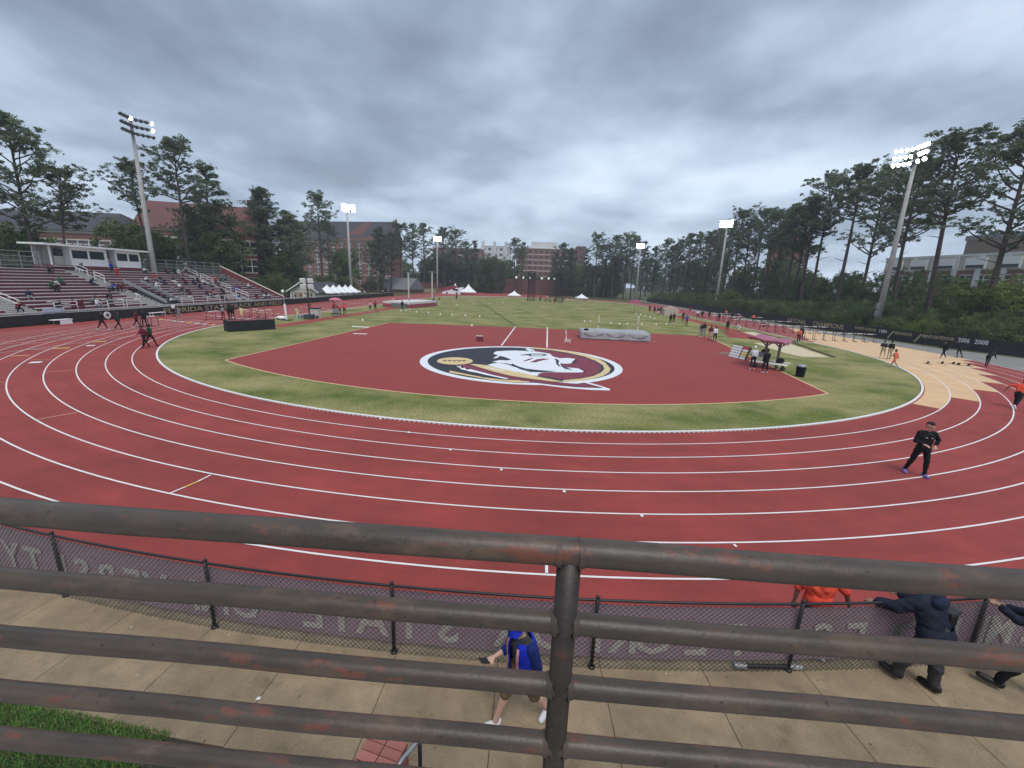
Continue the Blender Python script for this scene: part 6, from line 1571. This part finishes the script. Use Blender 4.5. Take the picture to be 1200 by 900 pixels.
for k in range(3):
    mb = MB(); x0 = L*(.05+.32*k); n = 12
    mb.tube([(x0+L*.27*i/n, -.03, hM*.75-.32*hM*math.sin(PI*i/n)) for i in range(n+1)], .03, roofg_m, 5); mb.build('cover_fold', hm_, smooth=True)
mb = MB(); mb.ball((L*.08, .4, hM+.12), .28, cloth('black', None), 8, 5, (1, .7, .45)); o_ = mb.build('folded_jacket'); tag(o_, 'black jacket lying on the left corner of the grey landing mat', 'jacket'); o_.location = hm_.location; o_.rotation_euler = hm_.rotation_euler
for u, v, vt, lb in ((700, 396.5, 369, 'white high jump upright in front of the grey mat, the left one'), (746, 398.5, 370.5, 'white high jump upright in front of the grey mat, the right one')):
    p_ = G(u, v); h = height_for(p_, vt); t_ = thing('jump_upright', lb, 'upright', (p_.x, p_.y, .016), 0, 'high jump uprights')
    mb = MB(); mb.box((0, 0, .04), (.5, .4, .07), steel_m); mb.build('base', t_)
    mb = MB(); mb.box((0, 0, h/2), (.11, .07, h), cream_m); mb.build('post', t_)
    mb = MB(); mb.box((0, -.06, h*.62), (.14, .05, .10), blackp_m); mb.build('bar_rest', t_)
def little_box(u0, u1, vb, vt, name, label, cat, m, dp=.35, m2=None, rz=0.):
    a, c_ = G(u0, vb), G(u1, vb); h = height_for(a, vt); t_ = thing(name, label, cat, ((a.x+c_.x)/2, (a.y+c_.y)/2+dp/2, .016), rz)
    W_ = (c_-a).length; mb = MB(); mb.box((0, 0, h*.45), (W_, dp, h*.9), m); mb.build('body', t_); mb = MB(); mb.box((0, 0, h*.95), (W_*1.04, dp*1.06, h*.1), m2 or m); mb.build('lid', t_); return t_, W_, h
little_box(558, 565.5, 400, 393.8, 'measuring_box', 'small dark red box standing on the apron left of the painted lines', 'box', seat_m, m2=band_m)
# fibreglass marker and small white rack by the high jump
p_ = G(665, 402); rk = thing('marker_rack', 'little white wire rack beside the high jump mat', 'rack', (p_.x, p_.y, .016))
for k in range(4): mb = MB(); mb.box((.0, .25-.15*k, .32-.06*k), (.55, .03, .03), white_m); mb.build('bar', rk)
for s in (-1, 1): mb = MB(); mb.tube([(s*.27, .3, .36), (s*.27, -.25, 0)], .015, white_m, 5); mb.build('leg', rk)
p_ = G(663, 400); mb = MB(); mb.tube([(0, 0, 0), (0, 0, .9), (-.1, 0, 1.3)], .02, white_m, 5); o_ = mb.build('marker_flag'); tag(o_, 'thin white stick standing by the marker rack', 'stick'); o_.location = p_
# ------------------------------------------------------------------ long black covered block on the left grass, white bag
a, c_ = G(268.5, 389.3), G(323, 386); dv = c_-a; L = dv.length; h = height_for(a, 376.5)
cb_ = thing('covered_mat', 'long black tarpaulin covered block on the left grass', 'covered mat', (a.x, a.y, .01), math.atan2(dv.y, dv.x))
bm = bmesh.new(); bmesh.ops.create_cube(bm, size=1)
for v in bm.verts: v.co = Vector(((v.co.x+.5)*L, (v.co.y+.5)*1.2, (v.co.z+.5)*h))
bmesh.ops.subdivide_edges(bm, edges=bm.edges[:], cuts=9, use_grid_fill=True)
for v in bm.verts:
    if v.co.z < h*.98: v.co.y += .04*math.sin(v.co.x*4.3)*(1-v.co.z/h)
    else: v.co.z += .03*math.sin(v.co.x*2.2)
me = bpy.data.meshes.new('tarpaulin'); bm.to_mesh(me); bm.free(); me.materials.append(mat('black_tarpaulin', (.010, .010, .012), .7, bump=.5, scale=4, bscale=6)); link('tarpaulin', me, cb_)
mb = MB(); mb.box((L/2, .02, h+.03), (L, .07, .05), mat('pink_trim', (.45, .12, .14), .7));  mb.build('edge_trim', cb_)
p_ = G(315, 385.5); t_ = thing('white_sack', 'knobbly white sack on the left grass in front of the black covered block', 'sack', (p_.x, p_.y, .0))
mb = MB(); mb.ball((0, 0, .32), .42, wfab_m, 12, 8, (1, .9, .8)); mb.ball((.1, 0, .65), .2, wfab_m, 10, 6, (1, 1, .8)); mb.build('cloth', t_, smooth=True)
mb = MB(); mb.tube([(.1, 0, .72), (.14, 0, .86)], [.06, .1], wfab_m, 8); mb.build('knot', t_)
# judge's equipment along the left straight
p_ = G(336, 375.5); t_ = thing('tall_marker_post', 'tall white post with a round lamp head by the left straight', 'post', (p_.x, p_.y, 0)); h = height_for(p_, 340)
mb = MB(); mb.tube([(0, 0, 0), (-.1, 0, h*.55)], .13, white_m, 8); mb.build('post', t_)
mb = MB(); mb.tube([(-.1, 0, h*.55), (-.2, 0, h*.92)], .05, steel_m, 6); mb.build('mast', t_); mb = MB(); mb.ball((-.2, 0, h*.96), .2, white_m, 10, 6); mb.build('lamp_head', t_)
mb = MB(); mb.box((0, 0, .06), (1.2, .7, .1), blackp_m); mb.build('base', t_)
p_ = G(363, 374); t_ = thing('light_tower', 'portable black light tower with four white lamp heads by the left straight', 'light tower', (p_.x, p_.y, 0)); h = height_for(p_, 326)
mb = MB(); mb.tube([(0, 0, .3), (0, 0, h-.4)], .10, blackp_m, 8); mb.build('mast', t_); mb = MB(); mb.box((0, 0, .35), (.9, 1.2, .5), roofd_m); mb.build('base', t_)
for a_ in (-.5, .5):
    for b2 in (0, -.75): mb = MB(); mb.box((a_, -.1, h-.3+b2), (.7, .25, .5), white_m, tilt=(.3, 0)); mb.build('lamp_head', t_)
t_, W_, h = little_box(363, 373.5, 373, 361, 'equipment_box', 'white equipment box on wheels in the grass by the left straight', 'box', cream_m, dp=.9, m2=blackp_m)
for s in (-1, 1): mb = MB(); mb.tube([(s*W_*.4, -.5, .18), (s*W_*.4, -.42, .18)], .18, blackp_m, 12); mb.build('wheel', t_)
a, c_ = G(347.5, 375), G(365, 372.8); dv = c_-a; sg = thing('low_sign', 'low pale green sign board standing in the left grass', 'sign', (a.x, a.y, 0), math.atan2(dv.y, dv.x)); mb = MB(); mb.box((dv.length/2, 0, .35), (dv.length, .06, .6), mat('sign_face', (.50, .55, .48), .7)); mb.build('board', sg)
for k in range(5): mb = MB(); mb.box((dv.length*(.12+.18*k), -.035, .35), (dv.length*.09, .01, .36), roofg_m if k % 2 else mat('sign_mark', (.18, .28, .2), .7)); mb.build('mark', sg)
p_ = G(330, 375); mb = MB(); mb.ball((0, 0, .28), .5, wfab_m, 10, 6, (1.3, .7, .5)); mb.ball((-.2, 0, .2), .4, cloth('black', None), 10, 6, (1, .8, .5)); o_ = mb.build('sports_bag'); tag(o_, 'white and black bag lying by the left straight', 'bag'); o_.location = p_
def parasol(u, vb, half, vtop, label, m):
    p_ = G(u, vb); w_ = abs(G(u+half, vb).x-p_.x); h = height_for(p_, vtop); t_ = thing('parasol', label, 'parasol', (p_.x, p_.y, 0)); n = 16
    mb = MB(); vs = [(0, 0, h)]+[(w_*.6*math.cos(2*PI*k/n), w_*.6*math.sin(2*PI*k/n), h-.14*w_) for k in range(n)]+[(w_*math.cos(2*PI*k/n), w_*math.sin(2*PI*k/n), h-.36*w_-.05*(k % 2)) for k in range(n)]
    mb.add(vs, [(0, 1+k, 1+(k+1) % n) for k in range(n)]+[(1+k, 1+n+k, 1+n+(k+1) % n, 1+(k+1) % n) for k in range(n)], m); mb.build('canopy', t_); mb = MB(); mb.tube([(0, 0, 0), (0, 0, h)], .04, steel_m, 6); mb.build('pole', t_)
parasol(394, 369, 9.5, 348.5, 'wide pink and white parasol beside the left infield runway', mat('pink_canvas', (.55, .16, .22), .8)); parasol(743, 366, 7, 351, 'maroon parasol at the far right end of the infield', mat('maroon_canvas', (.30, .05, .12), .8))
p_ = G(393, 371); ch_ = thing('folding_chair', 'dark folding chair with grey bag under the pink parasol', 'chair', (p_.x, p_.y, 0)); mb = MB(); mb.box((0, 0, .45), (.9, .5, .08), cloth('charcoal', None)); mb.build('seat', ch_); mb = MB(); mb.box((0, .25, .8), (.9, .06, .6), cloth('grey', None)); mb.build('backrest', ch_)
for sx in (-.4, .4): mb = MB(); mb.tube([(sx, -.2, 0), (sx, .2, .45)], .02, steel_m, 5); mb.tube([(sx, .2, 0), (sx, -.2, .45)], .02, steel_m, 5); mb.build('leg', ch_)
# ------------------------------------------------------------------ vault mats far left
a, c_ = G(480, 361.5), G(512, 358.5); dv = c_-a; L = dv.length; h = height_for(a, 354.5)
vm = thing('vault_mat', 'large pale and red pole vault landing mat by the far left bend', 'landing mat', (a.x, a.y, .02), math.atan2(dv.y, dv.x))
mb = MB(); mb.box((L/2, 3, h*.32), (L, 6, h*.64), mat('mat_red', (.32, .06, .08), .7)); mb.build('base_layer', vm); mb = MB(); mb.box((L/2, 3, h*.82), (L*.99, 5.9, h*.36), mat('mat_pale', (.66, .60, .60), .7)); mb.build('top_layer', vm)
mb = MB(); mb.box((-.5, 2, .45), (.9, 3, .9), roofg_m); mb.build('box_cover', vm)
# low grey block at the far right end of the straight
a, c_ = G(780, 370), G(797, 371); t_ = thing('covered_mat', 'pale covered mat with pink top at the far right end of the infield', 'covered mat', ((a.x+c_.x)/2, a.y+1.5, .02), -.15)
h = height_for(a, 358.5); mb = MB(); mb.box((0, 0, h*.33), ((c_-a).length*1.0, 3, h*.66), mat('beige_cover', (.45, .40, .33), .8)); mb.build('body', t_)
mb = MB(); W_ = (c_-a).length*.55; mb.add([(-W_, -1.5, h*.66), (W_, -1.5, h*.66), (W_, 1.5, h*.66), (-W_, 1.5, h*.66), (0, -1.2, h), (0, 1.2, h)], [(0, 1, 4), (1, 2, 5, 4), (2, 3, 5), (3, 0, 4, 5)], mat('pink_cover', (.42, .27, .24), .8)); mb.build('cover_top', t_)
# ------------------------------------------------------------------ canopied bench on the right
B0 = G(878, 429.5); B1 = G(921, 436); dv = B1-B0; L = dv.length; an = math.atan2(dv.y, dv.x); hb = .45
bn = thing('canopied_bench', 'long white bench under a maroon butterfly canopy at the right rim of the apron', 'bench', (B0.x, B0.y, .016), an)
mb = MB(); mb.box((L/2, .1, hb), (L, .55, .06), white_m); mb.build('seat', bn)
mb = MB(); mb.box((L*.32, .75, hb+.35), (L*.36, .7, .05), cream_m); mb.build('table_top', bn)
mb = MB(); mb.box((L/2, 1.4, hb), (L*.9, .3, .05), white_m); mb.build('seat', bn)
for xx in (.12, .88):
    mb = MB(); mb.tube([(L*xx, .1, 0), (L*xx, .1, hb)], .09, blackp_m, 8); mb.tube([(L*xx, -.1, .12), (L*xx, .5, .12)], .13, blackp_m, 10); mb.build('leg', bn)
zc = height_for(G(901, 430), 399)
for xx in (.30, .66):
    mb = MB(); mb.box((L*xx, .75, zc/2), (.16, .16, zc), mat('bronze_post', (.15, .13, .12), .5)); mb.build('post', bn)
    mb = MB(); mb.tube([(L*xx, .75, zc-.45), (L*xx-.5, .75, zc-.02)], .05, mat('bronze_post', (.15, .13, .12), .5), 6); mb.tube([(L*xx, .75, zc-.45), (L*xx+.5, .75, zc-.02)], .05, mat('bronze_post', (.15, .13, .12), .5), 6); mb.build('brace', bn)
mb = MB(); X0, X1, Yh = -.35, L-.35, 1.25; n = 14; vs = []
for i in range(n+1):
    f_ = i/n; x = X0+(X1-X0)*f_
    for j, yy in enumerate((-Yh, -Yh*.4, Yh*.4, Yh)): vs.append((x, .75+yy, zc+.30-.26*math.sin(PI*((j)/3.))-.22*f_+.05*math.sin(f_*9)))
fs = [(i*4+j, (i+1)*4+j, (i+1)*4+j+1, i*4+j+1) for i in range(n) for j in range(3)]
mb.add(vs, fs, mat('maroon_canopy', (.36, .12, .18), .5)); cn = mb.build('canopy', bn); so_ = cn.modifiers.new('s', 'SOLIDIFY'); so_.thickness = .08
mb = MB(); mb.ball((0, 0, .22), .27, cloth('black', None), 10, 7, (1.1, .8, .8)); o_ = mb.build('sports_bag'); tag(o_, 'round black bag standing on the right end of the canopied bench', 'bag'); o_.location = (B1-dv*.13)+Vector((.1, .5, .5))
mb = MB(); mb.box((0, 0, .15), (.7, .4, .3), cloth('grey', None), rz=.3); mb.ball((.1, .1, .35), .2, cloth('charcoal', None), 8, 6); o_ = mb.build('clothes_pile'); tag(o_, 'grey and white heap of clothes on the table under the canopy', 'clothes'); o_.location = B0+dv*.4+Vector((.15, .75, .85))
# ------------------------------------------------------------------ results board
A0, A1_ = G(853.5, 418), G(872, 422.5); dv = A1_-A0; L = dv.length; an = math.atan2(dv.y, dv.x); hS = height_for(A0, 403.5)
sb = thing('results_board', 'leaning results board with white, red and yellow plates left of the canopied bench', 'board', (A0.x, A0.y, .016), an)
la = .5
def brd(x, f_, o_=0): return (x, f_*hS*.55*la*2*.6-o_*.8, f_*hS+o_*.3)
mb = MB(); mb.add([brd(-.08, 0, -.05), brd(L+.08, 0, -.05), brd(L+.08, 1.03, -.05), brd(-.08, 1.03, -.05)], [(0, 1, 2, 3)], roofd_m); bo_ = mb.build('backing', sb); s_ = bo_.modifiers.new('s', 'SOLIDIFY'); s_.thickness = .08
for r in range(5):
    for c2, (x0, x1) in enumerate(((0, .62), (.68, 1.))):
        top_red = r == 4 and c2 == 1; m = mat('plate_red', (.62, .06, .08), .6) if (top_red or (r == 4 and c2 == 0 and False)) else (mat('plate_yellow', (.75, .60, .20), .6) if (c2 == 1 and r in (1, 2)) else white_m)
        mb = MB(); mb.add([brd(L*x0, .03+r*.195, .02), brd(L*x1, .03+r*.195, .02), brd(L*x1, (.03+r*.195+.165), .02), brd(L*x0, (.03+r*.195+.165), .02)], [(0, 1, 2, 3)], m); mb.build('plate', sb)
for s in (0, 1): mb = MB(); mb.tube([brd(L*s, 1, -.1), (L*s, 1.5, 0)], .04, blackp_m, 5); mb.build('strut', sb)
p_ = G(851, 415); mb = MB(); mb.box((0, 0, .05), (1.3, .5, .08), apron_m, rz=-.2); o_ = mb.build('paving_plate'); tag(o_, 'flat grey plate lying left of the results board', 'plate'); o_.location = p_
# ------------------------------------------------------------------ litter bin
p_ = G(937, 441.5); t_ = thing('litter_bin', 'black litter bin with a grey lid standing on the right grass', 'litter bin', (p_.x, p_.y, .008))
mb = MB(); mb.tube([(0, 0, 0), (0, 0, .72)], [.26, .30], mat('bin_black', (.012, .014, .02), .9, spec=.1), 20); mb.build('body', t_, smooth=False)
mb = MB(); mb.tube([(0, 0, .72), (0, 0, .78), (0, 0, .86)], [.33, .34, .30], steel_m, 20); mb.build('lid', t_)
# ------------------------------------------------------------------ small things near the stand
p_ = onx(72, 382, -46.6); t_ = thing('white_table', 'small white draped table against the left windscreen', 'table', (-46.5, p_.y, 0)); mb = MB(); mb.box((0, 0, .45), (.6, 1.7, .06), white_m); mb.build('table_top', t_); mb = MB(); mb.box((.28, .2, .22), (.04, 1.1, .44), wfab_m); mb.build('cloth', t_)
for s in (-.7, .7): mb = MB(); mb.tube([(0, s, 0), (0, s, .45)], .025, steel_m, 5); mb.build('leg', t_)
p_ = onx(64, 365, -47.3); o_ = MB(); o_.box((0, 0, 0), (.06, 1.9, .55), mat('pale_blue_cloth', (.42, .47, .58), .8)); o_ = o_.build('hanging_cloth'); tag(o_, 'pale blue cloth hung over the stand front at the left', 'cloth'); o_.location = (-47.35, p_.y, 1.25)
for u, v, lb in ((182, 379, 'white bench beside the left windscreen right of the black clad person'), (128, 372, 'round white dial standing at the left windscreen')):
    p_ = onx(u, v, -46.4)
    if 'dial' in lb:
        t_ = thing('dial', lb, 'clock', (-46.6, p_.y, .55)); mb = MB(); mb.tube([(0, 0, 0), (.06, 0, 0)], .38, white_m, 16); mb.build('face', t_); mb = MB(); mb.tube([(.061, 0, 0), (.075, 0, 0)], .2, roofg_m, 12); mb.build('hub', t_); mb = MB(); mb.tube([(0, 0, -.55), (0, 0, -.3)], .04, steel_m, 6); mb.build('stand', t_)
    else:
        t_ = thing('white_bench', lb, 'bench', (-45.9, p_.y, 0)); mb = MB(); mb.box((0, 0, .5), (.5, 2.0, .06), white_m); mb.build('seat', t_)
        for s in (-.85, .85): mb = MB(); mb.tube([(-.2, s, 0), (-.2, s, .5)], .03, white_m, 5); mb.tube([(.2, s, 0), (.2, s, .5)], .03, white_m, 5); mb.build('leg', t_)
# low trackside tables behind the left straight group
# white distance markers and cones on the grass
cm = MB(); cm.cone((0, 0, 0), .12, .05, .24, white_m, 10); cm.cone((0, 0, 0), .17, .16, .03, white_m, 10); cme = cm.mesh('cone')
for u, v in [(535.5, 357.5), (555, 356.5), (574, 356.3), (589.5, 355), (502, 367), (516, 368.5), (530, 369.5), (545.5, 370), (562, 371.5), (480, 363), (685, 377), (692, 377), (716, 379), (726, 380), (735, 380), (752, 380), (769, 381), (781, 380), (553, 382), (425, 375.5), (470, 364.5), (476, 364), (488, 366),
             (745, 368), (751, 369), (756, 370.5), (762, 372), (767, 373.5), (748, 372)]:
    p_ = G(u, v); o_ = link('marker_cone', cme, None, 'small white marker standing on the infield grass', 'marker', 'white markers on the infield grass'); o_.location = (p_.x, p_.y, .008)
for k, (u, v) in enumerate([(415, 383), (420, 383.3), (425, 383.6), (430, 384)]):
    p_ = G(u, v); mb = MB(); mb.box((0, 0, .05), (.42, .5, .08), white_m, rz=.2); o_ = mb.build('white_tile'); tag(o_, 'small white tile in the short row at the left rim of the apron', 'tile', 'white tiles at the left rim of the apron'); o_.location = p_
# pole lying at the foot of the near fence
a, c_ = G(861, 783), G(936, 784.5); mb = MB(); lp = thing('lying_pipe', 'grey and black pipe lying along the foot of the near fence', 'pipe', (0, 0, 0))
mb.tube([a+Vector((0, 0, .05)), c_+Vector((0, 0, .05))], .035, blackp_m, 10); mb.build('tube', lp); mb = MB(); mb.tube([a+Vector((-.02, 0, .05)), a+Vector((.16, .0, .05))], .05, steel_m, 10); mb.build('end_fitting', lp); mb = MB(); mb.tube([c_+Vector((-.16, 0, .05)), c_+Vector((.02, .0, .05))], .05, steel_m, 10); mb.build('end_fitting', lp)
# scrap of paper on the walk
p_ = G(303, 819); mb = MB(); mb.add([(-.03, -.02, .004), (.03, -.018, .012), (.025, .02, .02), (-.028, .022, .005)], [(0, 1, 2, 3)], white_m); o_ = mb.build('paper_scrap'); tag(o_, 'crumpled white paper scrap on a joint of the walkway', 'litter'); o_.location = p_
# ------------------------------------------------------------------ cars beyond the right fence
def car(x, y, rz, m, label):
    t_ = thing('parked_car', label, 'car', (x, y, 0), rz, 'cars glimpsed beyond the right fence')
    prof = [(-2.2, .35), (-2.25, .75), (-1.9, .95), (-1.3, 1.0), (-.7, 1.42), (.7, 1.45), (1.4, 1.05), (2.1, .92), (2.25, .7), (2.2, .35)]
    mb = MB(); n = len(prof); a_ = [(px_, -.88 if z < 1.02 else -.68, z) for px_, z in prof]; b2 = [(px_, .88 if z < 1.02 else .68, z) for px_, z in prof]
    mb.add(a_+b2, [(i, (i+1) % n, n+(i+1) % n, n+i) for i in range(n)]+[tuple(range(n))[::-1], tuple(range(n, 2*n))], m); mb.build('body', t_)
    mb = MB()
    for s in (-1, 1): mb.quad((-1.15, s*.87, 1.03), (1.2, s*.87, 1.06), (.66, s*.72, 1.4), (-.66, s*.72, 1.38), glass_m)
    mb.quad((1.38, -.7, 1.08), (1.38, .7, 1.08), (.74, .62, 1.43), (.74, -.62, 1.43), glass_m); mb.quad((-1.27, .7, 1.03), (-1.27, -.7, 1.03), (-.74, -.62, 1.41), (-.74, .62, 1.41), glass_m); mb.build('windows', t_)
    for sx in (-1.35, 1.35):
        for s in (-1, 1): mb = MB(); mb.tube([(sx, s*.72, .33), (sx, s*.92, .33)], .33, shoe_k, 14); mb.build('wheel', t_)
q = onx(1163, 369, 68); t_c = (68, q.y)
car(66, onx(1163, 369, 66).y, 1.9, white_m, 'white car glimpsed between shrubs below the fresh green tree'); bpy.data.objects['parked_car'].location.z = onx(1163, 369, 66).z-.4 if onx(1163, 369, 66).z > 1 else 0
car(78, onx(918, 352, 78).y, 1.5, white_m, 'white car seen between trunks left of the honours fence'); car(80, onx(893, 348, 80).y, 1.6, mat('silver_paint', (.4, .42, .44), .35, metal=.5), 'silver car seen between trunks further left'); car(79, onx(960, 352, 79).y, 1.5, mat('car_grey', (.2, .21, .22), .35, metal=.4), 'grey car seen between trunks behind the honours fence')
bpy.context.view_layer.update()
# ------------------------------------------------------------------ moist air between the camera and the far trees
hb = MB(); hb.span((-420, -110, -1.2), (420, 460, 44), white_m); me = hb.mesh('haze'); me.materials.clear()
hm_ = bpy.data.materials.new('haze_air'); hm_.use_nodes = True; t = hm_.node_tree; t.nodes.clear(); o_ = t.nodes.new('ShaderNodeOutputMaterial'); v_ = t.nodes.new('ShaderNodeVolumePrincipled')
v_.inputs['Color'].default_value = (.86, .92, 1, 1); v_.inputs['Density'].default_value = .00055; v_.inputs['Anisotropy'].default_value = .2; t.links.new(v_.outputs[0], o_.inputs['Volume'])
me.materials.append(hm_); link('haze', me, kind='stuff')
